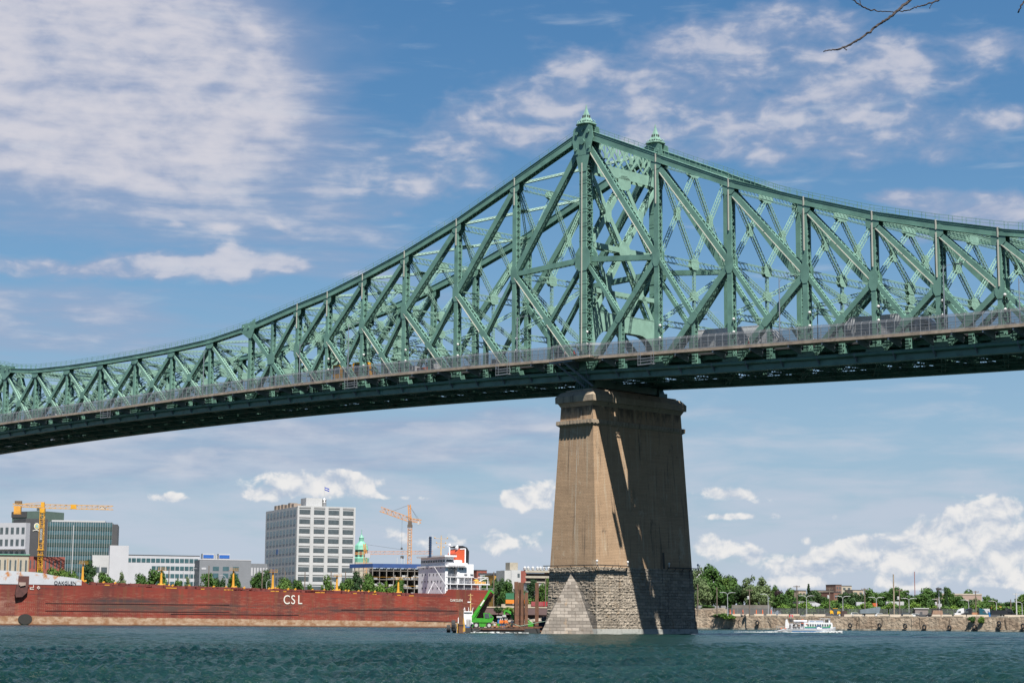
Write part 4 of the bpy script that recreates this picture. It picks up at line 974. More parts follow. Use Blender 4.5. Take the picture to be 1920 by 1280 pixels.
# top edge profile along the near side (u,z)
prof=[suz(*q) for q in((-42,1066),(0,1068.5),(76,1073),(100,1078.5),(150,1084.5),(163,1095.5),(320,1102.7),(500,1108.3),(680,1113.2),(827,1119.5))]
poop=[suz(*q) for q in((843,1104),(919,1106),(926,1112),(940,1113))]
zb0=suz(60,1095)[1]
def hull():
    us=[p[0] for p in prof]; zs=[p[1] for p in prof]
    def zt(u): return float(np.interp(u,us,zs))
    U1=poop[0][0]-.5; UE=poop[-1][0]
    def halfb(u,zf,):   # inset of the side from y=0 (near side), grows at bow and stern; zf 0..1 height
        if u<22: t=(u/22); flare=.45+.55*zf; return (BEAM/2)*(1-(1-(1-t)**2.2)**.5 if t<1 else 0)*(1.25-.25*zf)
        if u>UE-30:
            t=(UE-u)/30; low=(1-zf); return (BEAM/2)*max(0,(1-min(1,t/(.16+.75*low**1.6+.01)))**1.8)*(.55+.45*low)
        return 0
    xs=list(np.linspace(-3.2,22,22))+list(np.linspace(24,U1,60))+list(np.linspace(U1+.6,UE,18))
    nz=9; near=[];rows=[]
    mb=MB(); P0=[];P1=[];TOP=[]
    for u in xs:
        z1=zt(u) if u<U1 else float(np.interp(u,[p[0] for p in poop],[p[1] for p in poop]))
        if u<20: z1=min(z1,99)
        zlow=-2.
        if u>UE-21: tt=min(1,(u-(UE-21))/21); zlow=max(-2.,-1.8+(z1+.2)*(1-(max(0,1-tt**2.2))**.5))
        rake=0
        ra=[];rb=[]
        for i in range(nz):
            zf=i/(nz-1); z=zlow+(z1-zlow)*zf
            ins=min(BEAM/2,halfb(max(u,0),zf))
            ux=u+(0 if u>22 else -2.0*(zf-.5)*max(0,1-u/10.))
            ra.append((ux,ins,z)); rb.append((ux,BEAM-ins,z))
        P0.append(ra);P1.append(rb)
    n=len(xs)
    for P_,flip in((P0,0),(P1,1)):
        vs=[q for r_ in P_ for q in r_]; fs=[]
        for i in range(n-1):
            for j in range(nz-1):
                f=(i*nz+j,(i+1)*nz+j,(i+1)*nz+j+1,i*nz+j+1); fs.append(f if not flip else f[::-1])
        mb.add(vs,fs)
    # bottom closing at the stern, bow and transom caps
    vs=[r_[0] for r_ in P0]+[r_[0] for r_ in P1]; mb.add(vs,[(i,n+i,n+i+1,i+1) for i in range(n-1)])
    vs=P0[-1]+P1[-1]; mb.add(vs,[(j,nz+j,nz+j+1,j+1)[::-1] for j in range(nz-1)])
    vs=P0[0]+P1[0]; mb.add(vs,[(j,nz+j,nz+j+1,j+1) for j in range(nz-1)])
    return mb,P0,P1,zt,xs,U1,UE
mb,P0,P1,zt,xs,U1,UE=hull()
mb.build('hull',hullm,ship)
# white bow band: thin shell standing proud of the hull
wb=MB(); uw=suz(163,1095.5)[0]; zwl=lambda u: float(np.interp(u,[0,uw],[zb0,suz(163,1096.2)[1]-.1]))
for P_,sg in((P0,-1),(P1,1)):
    pr=None
    for ra,u in zip(P_,xs):
        if u>uw: break
        z1=ra[-1][2]; z0=min(zwl(u),z1-.05); y0=ra[-2][1]; y1=ra[-1][1]
        cur=[(ra[-1][0],y1+sg*.12,z0),(ra[-1][0],y1+sg*.12,z1+.05)]
        if pr: wb.add([pr[0],cur[0],cur[1],pr[1]],[(0,1,2,3)])
        pr=cur
wb.build('white_bow_band',bulw,ship)
dk=MB()
xi=[(x,a[-1],b_[-1]) for x,a,b_ in zip(xs,P0,P1)]
for (x0,a0,b0),(x1,a1,b1) in zip(xi[:-1],xi[1:]):
    dk.add([(a0[0],a0[1]+.05,a0[2]-.9 if x0<uw else a0[2]-.05),(a1[0],a1[1]+.05,a1[2]-.9 if x1<uw else a1[2]-.05),(b1[0],b1[1]-.05,b1[2]-.9 if x1<uw else b1[2]-.05),(b0[0],b0[1]-.05,b0[2]-.9 if x0<uw else b0[2]-.05)],[(0,1,2,3)])
dk.build('main_deck',deckm,ship)
# deck edge: coamings, hatch clutter, rail
rr=random.Random(21); cl=MB(); u=uw+2
while u<U1-6:
    z=zt(u); l=rr.uniform(1.2,4.5); h_=rr.uniform(.3,1.35); cl.box(u,u+l,rr.uniform(.3,1.5),rr.uniform(2,4),z-.1,z+h_)
    if rr.random()<.6: cl.box(u,u+.15,.3,.5,z,z+1.5)
    if rr.random()<.3: cl.tube([(u,1,z+1.0),(u+l+2,1,z+1.0)],.14,6)
    u+=l*rr.uniform(.7,1.2)
for k in range(14):
    u=uw+8+k*(U1-uw-24)/14; z=zt(u); cl.box(u,u+8.2,5,18.5,z-.1,z+1.15)
cl.build('hatch_coamings',deckm,ship)
rl=MB(); u=uw+1
while u<U1-2:
    z=zt(u); z2=zt(u+2.4); rl.bar((u,.25,z),(u,.25,z+1.05),.05,.05,SX)
    for hh in(.55,1.05): rl.bar((u,.25,z+hh),(u+2.4,.25,z2+hh),.045,.045,(0,1,0),False)
    u+=2.4
rl.build('deck_railing',redp,ship)
yb=MB()
for k in range(40):
    u=rr.uniform(uw+3,U1-8); z=zt(u)
    if rr.random()<.5: yb.box(u,u+rr.uniform(1.2,2.4),.12,.35,z+.05,z+.35)
    else: yb.obox((u,1.2,z+1.2),(1,0,.8),(0,1,0),(-.8,0,1),.35,.2,.22)
yb.build('deck_fittings',yel,ship)
# lighting posts with platforms
for px,top in((156,1052),(303,1064),(438,1065),(512,1068),(632,1076),(747,1082)):
    u,z=suz(px,top,8); zd=zt(u)-.1; q=MB()
    q.lathe([(.95,0),(.95,1.6),(.6,1.8),(.52,2.6),(.30,z-zd-1.4),(.28,z-zd-.8)],(u,8,zd),10)
    q.box(u-1.7,u+1.7,7.2,8.8,z-.9,z-.78)
    for a in(-1.6,-.8,0,.8,1.6):
        q.bar((u+a,7.2,z-.8),(u+a,7.2,z+.15),.06,.06,SX); 
    q.bar((u-1.7,7.2,z+.15),(u+1.7,7.2,z+.15),.06,.06,(0,1,0)); q.bar((u-1.7,7.2,z-.3),(u+1.7,7.2,z-.3),.06,.06,(0,1,0))
    q.obox((u+.6,8,zd+1.4),(1,0,.5),(0,1,0),(-.5,0,1),.9,.3,.25)
    q.build('light_post',yel,ship)
# anchor pocket, thruster opening, marks
ap=MB(); u,z=suz(45,1096)
hw=lambda u_,z_: 0
def pathull(u_,z_):   # y of near side at height
    ra=min(zip(xs,P0),key=lambda q:abs(q[0]-u_))[1]; zl=[q[2] for q in ra]; yl=[q[1] for q in ra]; return float(np.interp(z_,zl,yl))
u,z=suz(44,1087); y_=pathull(u,z)
ap.mat(0); ap.box(u-1.9,u+2.0,y_-.35,y_+.2,z-2.4,z+1.5)
u2,z2=suz(40,1108); y2=pathull(u2,z2)
ap.prism([(-1.9,2.3),(2.2,3.2),(2.0,-.2),(.2,-2.0),(-2.2,-2.2),(-2.4,-1.2)],lambda a,b_,d,u2=u2,z2=z2,y2=y2:Vector((u2+a,y2+d,z2+b_)),-1.0,.6)
an=MB(); an.box(u2-1.3,u2+1.2,y2-1.3,y2-.9,z2+2.2,z2+3.3); an.prism([(-1.0,2.6),(1.2,3.0),(.9,2.2),(-.8,1.8)],lambda a,b_,d:Vector((u2+a,y2+d,z2+b_)),-1.35,-1.0)
an.build('anchor',mat('anchor_pale',(.40,.30,.26),.8,0,.3,1),ship)
ap.build('anchor_pocket',mat('pocket_rust_shade',(.10,.035,.03),.8,0,.3,.8),ship)  # rust brown darkened to stand for the shade inside the pocket
u,z=suz(47,1160); y_=pathull(u,max(z,0.4)); th=MB(); th.prism([(2.6*math.cos(k),1.9*math.sin(k)) for k in np.arange(0,6.28,.35)],lambda a,b_,d:Vector((u+a,y_+d,z+b_)),-.16,.3); th.build('thruster_opening',mat('thruster_dark',(.03,.028,.025),.9),ship)
wl=MB()
for yy in(1130,1144): 
    a=suz(85,yy); b_=suz(430,yy+3); wl.bar((a[0],-.08,a[1]),(b_[0],-.08,b_[1]),.14,.1,(0,1,0))
a=suz(560,1153); b_=suz(858,1164); 
for x0,x1,yy in((320,560,1150),(640,858,1142),(780,858,1163)):
    a=suz(x0,yy); b_=suz(x1,yy+2); wl.bar((a[0],-.08,a[1]),(b_[0],-.08,b_[1]),.16,.1,(0,1,0))
wl.build('rubbing_strake',mat('strake_dark',(.06,.02,.02),.8),ship)
def text(body,name,m,size,parent,loc,rot,ext=.03,align='LEFT',sx=1.0):
    cu=D.curves.new(name,'FONT'); cu.body=body; cu.size=size; cu.extrude=ext; cu.align_x=align
    o=D.objects.new(name,cu); COL.objects.link(o)
    dg=bpy.context.evaluated_depsgraph_get(); me=D.meshes.new_from_object(o.evaluated_get(dg)); D.objects.remove(o); D.curves.remove(cu)
    me.materials.clear(); me.materials.append(m); q=D.objects.new(name,me); COL.objects.link(q); q.parent=parent; q.location=loc; q.rotation_euler=rot; q.scale=(sx,1,1); return q
letm=mat('white_lettering',(.85,.82,.74),.5,0,.05,1); letd=mat('dark_lettering',(.08,.08,.09),.5)
yrust=mat('yellowed_lettering',(.75,.5,.2),.5,0,.2,1)
for ch,px in(('C',530.5),('S',545),('L',557.5)):
    a=suz(px,1131.5); text(ch,'hull_letter',letm,5.0,ship,(a[0],-.1,a[1]),(math.pi/2,0,0),.04,sx=.85)
a=suz(100.5,1094.5); text('OAKGLEN','bow_name',letd,1.75,ship,(a[0],-.25,a[1]),(math.pi/2,0,0),.03,sx=1.05)
a=suz(843.5,1127); text('OAKGLEN','stern_name',letm,1.5,ship,(a[0],-.1,a[1]),(math.pi/2,0,0),.03,sx=.85)
for px in(60,72): 
    a=suz(px,1101); q=MB(); yy=pathull(*a)
    if px==72:
        q.prism([(.55*math.cos(k),.55*math.sin(k)) for k in np.arange(0,6.28,.4)],lambda x_,z_,d:Vector((a[0]+x_,yy+d,a[1]+z_)),-.16,0)
        q.build('bow_thruster_mark',letm,ship)
        q=MB(); q.bar((a[0]-.4,yy-.2,a[1]-.4),(a[0]+.4,yy-.2,a[1]+.4),.14,.05,(0,1,0)); q.bar((a[0]-.4,yy-.2,a[1]+.4),(a[0]+.4,yy-.2,a[1]-.4),.14,.05,(0,1,0)); q.build('mark_cross',redp,ship)
    else:
        q.bar((a[0]+.5,yy-.1,a[1]+1.0),(a[0]+.5,yy-.1,a[1]),.2,.08,(0,1,0)); q.bar((a[0]-.7,yy-.1,a[1]-.6),(a[0]+.7,yy-.1,a[1]-.6),.2,.08,(0,1,0)); q.bar((a[0]-.7,yy-.1,a[1]-.6),(a[0]-.7,yy-.1,a[1]),.2,.08,(0,1,0)); q.bar((a[0]-.7,yy-.1,a[1]),(a[0]+.5,yy-.1,a[1]),.2,.08,(0,1,0)); q.build('bulb_mark',letm,ship)
# superstructure
uc,zc=suz(835,1118); zd=zc; HW=.35
def zpx(py,px=835): return suz(px,py)[1]
def up(px,v=0.): return suz(px,1100,v)[0]
b=MB()
b.box(uc,uc+1.2,HW,BEAM-HW,zd,zpx(1062)); b.box(uc+1.2,uc+13,HW+3.2,BEAM-HW,zd,zpx(1062))           # main block
b.box(uc+.2,up(893),HW+3.5,BEAM-HW-2,zd,zpx(1080)) # middle block
b.box(up(860),up(889),HW+.3,BEAM-HW-3,zpx(1080.5),zpx(1056)); b.box(up(858),up(862),HW+.1,HW+2,zpx(1094),zpx(1056))
b.box(uc-.3,uc+9,-.6,BEAM+.6,zpx(1062),zpx(1059))  # bridge wing deck
b.box(uc+.5,uc+4.5,1.5,BEAM-1.5,zpx(1059),zpx(1043)) # wheelhouse
b.box(uc-.7,uc+5,-.3,BEAM+.3,zpx(1043),zpx(1040))
b.box(uc+1,uc+10,-.6,1.2,zpx(1062),zpx(1054))
b.box(uc+4.5,uc+9,2.5,BEAM-3,zpx(1059),zpx(1048.5))
b.build('deckhouse',whp,ship)
d=MB()
for y0,y1,x1 in((1081,1079.6,889),(1094.5,1092.8,919),(1107,1105.5,919)): d.box(uc+.3,up(x1),.2,BEAM-.2,zpx(y0),zpx(y1))
d.build('open_deck',whp,ship)
st=MB()
for px in(845,858,871,885,900,914):
    st.box(up(px)-.1,up(px)+.1,.3,.5,zpx(1106),zpx(1093))
    if px<890: st.box(up(px)-.1,up(px)+.1,.3,.5,zpx(1093),zpx(1081))
for z0,x1 in((1093,919),(1080,889),(1106,925)):
    for hh in(.5,1.05): st.bar((uc+.4,.25,zpx(z0)+hh),(up(x1),.25,zpx(z0)+hh),.05,.05,(0,1,0))
    for uu in np.arange(uc+1,up(x1),1.8): st.bar((uu,.25,zpx(z0)),(uu,.25,zpx(z0)+1.05),.05,.05,SX)
st.build('deck_stanchions',whp,ship)
for (y0,y1,rows_) in((1078.6,1075.5,None),):pass
# windows on the front face (facing the bow) and side, each a part
def win(x0,x1,y0,y1,z0,z1): q=MB(); q.box(x0,x1,y0,y1,z0,z1); q.build('window',glassd,ship)
for py,n_ in((1063,5),(1075.5,6),(1088.5,7),(1101,6)):
    for k in range(n_):
        yy=HW+2+(BEAM-2*HW-4)*(k+.5)/n_+rr.uniform(-.5,.5); win(uc-.07,uc+.05,yy-.35,yy+.35,zpx(py+1.6),zpx(py-1.6))
q=MB(); q.box(uc+.42,uc+.6,2.0,BEAM-2,zpx(1052.5),zpx(1048.5)); wh=q.build('wheelhouse_window',glassd,ship)
for yy in np.arange(3.5,BEAM-2,2.2): q=MB(); q.box(uc+.38,uc+.5,yy,yy+.35,zpx(1052.6),zpx(1048.4)); q.build('window_bar',whp,wh)
q=MB(); q.box(uc+1,uc+4.2,1.42,1.6,zpx(1052),zpx(1048.5)); q.build('wheelhouse_window',glassd,ship)
for px,py in((848,1063),(853,1063),(863,1065),(868,1065),(873,1076),(876,1076),(884,1076),(887,1076),(846,1063)):
    a=up(px); yv=HW-.06 if px<859 else HW+.26; win(a-.35,a+.35,yv-.1,yv+.06,zpx(py+1.6),zpx(py-1.6))
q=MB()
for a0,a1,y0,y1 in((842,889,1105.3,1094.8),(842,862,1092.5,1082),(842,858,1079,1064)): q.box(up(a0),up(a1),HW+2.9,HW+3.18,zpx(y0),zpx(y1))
q.build('shaded_bulkhead',mat('ship_wall_shade',(.45,.52,.60),.6,0,.05,1),ship)  # blue-grey colour carries the shade of the recessed decks
# funnel
fm=mat('funnel_orange_red',(.62,.10,.035),.45,0,.06,1); blk=mat('funnel_black',(.015,.015,.018),.5)
fu0,fu1=up(850,8),up(874,8); fz0,fz1=zpx(1059),suz(860,1024,8)[1]
q=MB(); q.prism([(fu0-.6,fz0-2),(fu1-1.5,fz0-2),(fu1-1.5,fz1-.6),(fu0+1.6,fz1-1.0),(fu0+.1,fz1-3)],lambda a_,b_,d_:Vector((a_,d_,b_)),6,13.5); fo=q.build('funnel',fm,ship)
q=MB(); q.prism([(fu1-1.5,fz0-2),(fu1-.1,fz0-2),(fu1+.1,fz1-2),(fu1-.9,fz1-.4),(fu1-3,fz1+.3),(fu1-5.0,fz1+.2),(fu1-5.0,fz1-.5),(fu1-1.5,fz1-.6)],lambda a_,b_,d_:Vector((a_,d_,b_)),5.9,13.6); q.build('funnel_black_trim',blk,fo)
q=MB(); q.bar((fu1-1.75,5.9,fz0-2),(fu1-1.75,5.9,fz1-.8),.5,.12,(0,1,0)); q.bar((fu1-1.75,5.9,fz1-.9),(fu0+1.8,5.9,fz1-1.1),.4,.12,(0,1,0)); q.build('funnel_white_stripe',whp,fo)
q=MB(); q.lathe([(.05,-1),(.7,-.7),(.95,0),(.7,.7),(.05,1)],(fu0+1.2,7,fz1-.6),10); q.build('radar_dome',whp,ship)
# masts
navy=mat('mast_navy',(.02,.05,.12),.5)
zq=lambda py,v=12: suz(820,py,v)[1]
q=MB(); a=up(806.5,10); q.box(a-.4,a+.4,10,10.8,zpx(1043),zq(1006)) 
for k in range(9): q.box(a-.55,a+.55,9.9,10.9,zq(1036-k*3.4)-.1,zq(1036-k*3.4)+.1)
q.build('signal_mast',navy,ship)
q=MB(); a=up(826,12); q.lathe([(.3,0),(.16,zq(1003)-zpx(1043))],(a,12,zpx(1043)),8)
for py,l in((1009,3.0),(1018,2.2),(1026,1.4)): q.bar((a-l,12,zq(py)),(a+l,12,zq(py)),.14,.14,(0,1,0)); q.lathe([(.2,0),(.3,.3),(.2,.6)],(a-l,12,zq(py)),6); q.lathe([(.2,0),(.3,.3),(.2,.6)],(a+l,12,zq(py)),6)

q.build('radar_mast',mat('mast_buff',(.62,.40,.16),.6),ship)
q=MB(); a=up(842,8); q.lathe([(.28,0),(.25,zq(1023,8)-zpx(1043))],(a,8,zpx(1043)),8); q.lathe([(.05,0),(.6,.2),(.6,.7),(.05,.9)],(a,8,zq(1022,8)),10); q.bar((a-1,8,zq(1023,8)),(a+1.6,8,zq(1023,8)),.12,.12,(0,1,0)); q.build('antenna_mast',whp,ship)
q=MB(); a=up(838)
q.tube([(a,-.2,zpx(1100)),(up(820),3,zpx(1062))],.10,6); q.tube([(up(800),.5,zpx(1119)),(up(822),4,zpx(1090)),(up(835),.5,zpx(1119))],.10,6); q.build('deck_derrick',whp,ship)
q=MB()
for k in range(7):
    a=up(895+k*3); q.lathe([(.3,0),(.35,.4),(.2,1.1)],(a,1.5,zpx(1093)),6)
q.lathe([(.3,0),(1.1,.4),(1.2,1.0),(.6,1.5),(.05,1.6)],(up(898),2.5,zpx(1091)),10)
q.build('deck_gear',yel,ship)
q=MB(); a0=up(893); q.bar((a0,2,zpx(1093)),(up(918),2,zpx(1080)),.2,.2,(0,1,0)); q.bar((up(900),2,zpx(1080)),(up(919),2,zpx(1080)),.2,.2,(0,1,0)); q.bar((up(919),2,zpx(1093)),(up(919),2,zpx(1080)),.2,.2,(0,1,0)); q.bar((a0,2,zpx(1082)),(up(919),2,zpx(1084)),.12,.12,(0,1,0)); q.build('boat_davit',whp,ship)
q=MB(); q.box(up(776)-1,uc,HW,BEAM-HW,zt(uc-3)-.2,zt(uc-3)+1.6); q.build('hatch_block',deckm,ship)
# ================================================================ SHORE DETAILS
rk=random.Random(77)
def solid(name,m,par,*boxes):
    q=MB()
    for b in boxes: q.box(*b)
    return q.build(name,m,par)
purp=mat('purple_brown_wall',(.135,.085,.085),.9,0,.15,.2)
w=empty('retaining_wall',(-40,840,0),math.radians(2),'low purple-brown retaining wall between the ship stern and the pier','wall')
solid('wall_face',purp,w,(0,130,0,1.2,3.9,8.6)); solid('coping',quaytop,w,(0,130,-.15,1.3,8.6,9.1))
rockm=mat('rubble_rock',(.33,.29,.24),.95,0,.35,.35,col2=(.16,.14,.11),thr=(.45,.6),sc2=.3)
q=MB()
for k in range(520):
    x=rk.uniform(-42,95); f=rk.random(); y=838-f*12; z=4.4-f*5; s=rk.uniform(.5,1.4)
    A=[Vector((rk.uniform(-1,1),rk.uniform(-1,1),rk.uniform(-.7,.7))).normalized()*s*rk.uniform(.7,1.1) for _ in range(6)]
    c=Vector((x,y,z)); P_=[c+Vector((s,0,0)),c+Vector((-s,0,.1)),c+Vector((0,s,0)),c+Vector((0,-s,.1)),c+Vector((.1,0,s*.8)),c+Vector((0,.1,-s*.8))]
    P_=[p_+a*.25 for p_,a in zip(P_,A)]
    q.add(P_,[(0,2,4),(2,1,4),(1,3,4),(3,0,4),(2,0,5),(1,2,5),(3,1,5),(0,3,5)])
tag(q.build('riprap_rocks',rockm),kind='stuff')
q=MB(); q.add([(-45,826,-1.5),(98,826,-1.5),(98,842,4.6),(-45,842,4.6)],[(0,1,2,3)]); tag(q.build('embankment',rockm),kind='structure')
# tyre fenders
tyrem=mat('tyre_rubber',(.018,.018,.02),.85,0,.2,2)
WA,WB=Vector((90,805.3,0)),Vector((330,640,0)); wd=(WB-WA).normalized(); wn=Vector((wd.y,-wd.x,0))
def onwall(px,py):
    d=ray(px,py); k=(WA.dot(wn)+.9)/(d.x*wn.x+d.y*wn.y); return d*k+Vector((0,0,CAMH))
for i,(px,py,lab) in enumerate(((1420,1167,'black tyre fender on the quay wall nearest the pier'),(1594,1172,'black tyre fender on the wall just right of the white ferry'),(1649,1172,'single tyre fender below the parked white car'),(1697,1173,'tyre fender at the big crack in the quay wall'),(1733,1175,'tyre fender at the left end of the brown-stained panel'),(1780,1176,'tyre fender in the middle of the rust-stained wall panel'),(1827,1174,'tyre fender below the hanging green weeds'),(1873,1168,'upper tyre of the pair hung one above the other'),(1873,1173.5,'lower tyre of the pair hung one above the other'),(1918,1173,'tyre fender at the right edge of the photo'))):
    q=MB(); c=onwall(px,py); r0,r1=.78,.34; n1=16;n2=7; vs=[];fs=[]
    for a in range(n1):
        t=2*math.pi*a/n1
        for b_ in range(n2):
            u=2*math.pi*b_/n2; rr_=r0+r1*math.cos(u); vs.append((rr_*math.cos(t)*.85,-r1*math.sin(u),rr_*math.sin(t)))
    for a in range(n1):
        for b_ in range(n2): fs.append((a*n2+b_,a*n2+(b_+1)%n2,((a+1)%n1)*n2+(b_+1)%n2,((a+1)%n1)*n2+b_))
    q.add(vs,fs); q.bar((0,0,.9),(0,.2,2.2),.07,.07,(0,1,0)); o=q.build('tyre_fender',tyrem); o.location=c; o.rotation_euler=(0,0,math.atan2(wd.y,wd.x)); tag(o,lab,'tyre fender','tyre fenders hung on the quay wall')
# ================================================================ TREES
def leafmat(name,c,c2):
    m,nt_,b=newmat(name); tc_=N(nt_,'ShaderNodeTexCoord'); oi=N(nt_,'ShaderNodeObjectInfo')
    n=N(nt_,'ShaderNodeTexNoise'); n.inputs['Scale'].default_value=.55; n.inputs['Detail'].default_value=5; L(nt_,tc_.outputs['Object'],n.inputs['Vector'])
    r=N(nt_,'ShaderNodeValToRGB'); r.color_ramp.elements[0].position=.35; r.color_ramp.elements[1].position=.65
    r.color_ramp.elements[0].color=(*c,1); r.color_ramp.elements[1].color=(*c2,1); L(nt_,n.outputs['Fac'],r.inputs[0])
    hs=N(nt_,'ShaderNodeHueSaturation'); mr=N(nt_,'ShaderNodeMapRange'); L(nt_,oi.outputs['Random'],mr.inputs[0]); mr.inputs[3].default_value=.75; mr.inputs[4].default_value=1.25
    L(nt_,mr.outputs[0],hs.inputs['Value']); L(nt_,r.outputs[0],hs.inputs['Color'])
    m2=N(nt_,'ShaderNodeMapRange'); L(nt_,oi.outputs['Random'],m2.inputs[0]); m2.inputs[3].default_value=.515; m2.inputs[4].default_value=.485; L(nt_,m2.outputs[0],hs.inputs['Hue'])
    L(nt_,hs.outputs[0],b.inputs['Base Color']); b.inputs['Roughness'].default_value=.7; b.inputs['Specular IOR Level'].default_value=.2
    b.inputs['Transmission Weight'].default_value=0
    return m
lf=leafmat('leaf_green',(.034,.085,.014),(.075,.150,.026)); lfd=leafmat('leaf_dark',(.022,.055,.018),(.045,.095,.028)); lfw=leafmat('leaf_willow',(.085,.130,.050),(.150,.210,.085)); lfp=leafmat('leaf_purple',(.030,.022,.026),(.055,.035,.038)); lfy=leafmat('leaf_fresh',(.075,.150,.018),(.140,.240,.035))
barkm=mat('tree_bark',(.10,.075,.055),.95,0,.25,2)
def crown(seed,n,leaf,shape='round',clumps=26):
    """unit tree: crown within radius 1 (x,y) and z 0.25..2; returns crown mesh builder"""
    r=np.random.RandomState(seed); q=MB(); cl_=[]
    for i in range(clumps):
        if shape=='round':
            d=r.normal(size=3); d/=np.linalg.norm(d); rad=r.uniform(.35,.85); c=np.array([d[0]*rad*.85,d[1]*rad*.85,1.15+d[2]*rad*.85]); s=r.uniform(.20,.38)
        elif shape=='cone':
            h=r.uniform(0,1); a=r.uniform(0,6.28); c=np.array([math.cos(a)*(1-h)*.62,math.sin(a)*(1-h)*.62,.25+h*1.75]); s=.10+.20*(1-h)
        elif shape=='low':
            a=r.uniform(0,6.28); rad=r.uniform(0,.8); c=np.array([math.cos(a)*rad,math.sin(a)*rad*.8,.35+r.uniform(0,1.0)*(1-rad*.4)]); s=r.uniform(.25,.42)
        else:
            d=r.normal(size=3); d/=np.linalg.norm(d); rad=r.uniform(.4,.9); c=np.array([d[0]*rad*.75,d[1]*rad*.75,1.15+d[2]*rad]); s=r.uniform(.20,.32)
        cl_.append((c,s))
    w=np.array([s**2 for c,s in cl_]); w/=w.sum(); idx=r.choice(len(cl_),n,p=w)
    V=[];F=[]
    for k in range(n):
        c,s=cl_[idx[k]]; d=r.normal(size=3); d/=np.linalg.norm(d); p=c+d*s*r.uniform(.55,1.08)*np.array([1,1,.8])
        nn=d*1.1+r.normal(size=3)*.55+np.array([0,0,.35]); nn/=np.linalg.norm(nn); u=np.cross(nn,r.normal(size=3)); u/=np.linalg.norm(u); v=np.cross(nn,u); l=leaf*r.uniform(.6,1.4)
        o=len(V); V+= [tuple(p-u*l-v*l*.2),tuple(p-v*l*.7),tuple(p+u*l+v*l*.1),tuple(p+v*l*.75)]; F.append((o,o+1,o+2,o+3))
    q.add(V,F); return q,cl_
def tree_proto(seed,n,leaf,shape,m,clumps=26):
    root=D.objects.new('tree',None); q,cl_=crown(seed,n,leaf,shape,clumps); 
    me=q.build('crown',m); t=MB(); r=random.Random(seed)
    t.tube([(0,0,-.1),(.02,0,.3),(-.01,.02,.7),(0,0,1.25)],[.06,.05,.038,.015],7)
    for c,s in cl_[:10]:
        c=Vector(c); b0=Vector((0,0,r.uniform(.3,.75))); t.tube([b0,(b0+c)/2+Vector((0,0,-.04)),c],[.028,.016,.006],5,False)
    tr=t.build('trunk',barkm); COL.objects.unlink(me); COL.objects.unlink(tr)
    return me.data,tr.data
PR={'round':[tree_proto(1,4200,.062,'round',lf),tree_proto(2,4200,.062,'round',lf,34),tree_proto(3,4200,.060,'airy',lf,40)],
 'dark':[tree_proto(4,3600,.062,'round',lfd),tree_proto(5,3600,.062,'airy',lfd,36)],'willow':[tree_proto(6,4200,.055,'airy',lfw,44)],
 'cone':[tree_proto(7,3200,.050,'cone',lfd,60)],'purple':[tree_proto(8,2600,.06,'round',lfp)],'bush':[tree_proto(9,2600,.075,'low',lf,22),tree_proto(10,2600,.075,'low',lfy,24)],
 'fresh':[tree_proto(12,3600,.062,'round',lfy)]}
tn=[0]
def tree(kind,px,top,width,Y,label,group,base=LZ,name=None,depth=1.0,cat='tree'):
    v=PR[kind]; me,tr=v[tn[0]%len(v)]; tn[0]+=1
    c=at(px,top,Y); h_=c.z-base; X=c.x; wdt=width*Y/FPX
    root=empty(name or ('bush' if kind=='bush' else 'conifer' if kind=='cone' else 'tree'),(X,Y,base),rk.uniform(0,6.28),label,cat,group)
    root.scale=(wdt/2/.95,wdt/2/.95*depth,h_/(2.0 if kind!='bush' else 1.55))
    a=D.objects.new('crown',me); b=D.objects.new('trunk',tr)
    for o in(a,b): COL.objects.link(o); o.parent=root
GL='trees on the left bank behind the cargo ship'; GR='trees on the right bank behind the quay'
for t in(('round',72,1062,44,905,'broad green tree beside the yellow crane mast'),('round',100,1064,50,900,'round bushy tree just right of the yellow crane mast'),('round',126,1066,44,905,'leafy tree in front of the red brick building'),
 ('dark',166,1058,40,915,'dark tree behind the first ship light post'),('round',140,1070,40,900,'low green tree left of the dark one behind the bow'),('round',200,1071,44,905,'round tree in front of the white office block corner'),('willow',229,1076,24,900,'small feathery pale tree before the white office'),
 ('round',268,1075,44,900,'green tree below the white office windows'),('round',296,1066,52,905,'tallest green tree in front of the white office'),('round',333,1080,28,900,'small round tree before the long white office wall'),('willow',352,1084,18,895,'narrow pale sapling left of the grey metal building'),
 ('round',392,1072,42,905,'big green tree in front of the grey metal building'),('dark',412,1078,30,910,'dark green tree against the grey metal building'),('round',441,1074,36,900,'rounded tree at the right of the grey metal building'),('round',481,1070,34,915,'dense tree left of the tall office block'),('dark',500,1075,30,905,'dark tree at the foot of the tall office block left side'),
 ('round',537,1082,46,900,'low tree below the corner of the tall office block'),('round',560,1085,30,900,'small tree just right of the office block corner'),('round',585,1090,24,900,'lone small tree before the office block entrance'),('round',617,1078,34,905,'green tree under the right windows of the office block'),
 ('round',650,1082,36,900,'leafy tree at the right foot of the office block'),('dark',668,1078,34,905,'dark leafy tree before the building site left end'),('round',694,1074,40,905,'broad tree in front of the building site'),('fresh',722,1084,34,900,'light green tree in front of the scaffolding'),('round',744,1078,34,905,'tree next to the ship deckhouse'),('round',640,1090,26,895,'shrubby tree behind the ship hatch covers')):
    tree(*t,GL)
G3='trees between the ship stern and the pier'
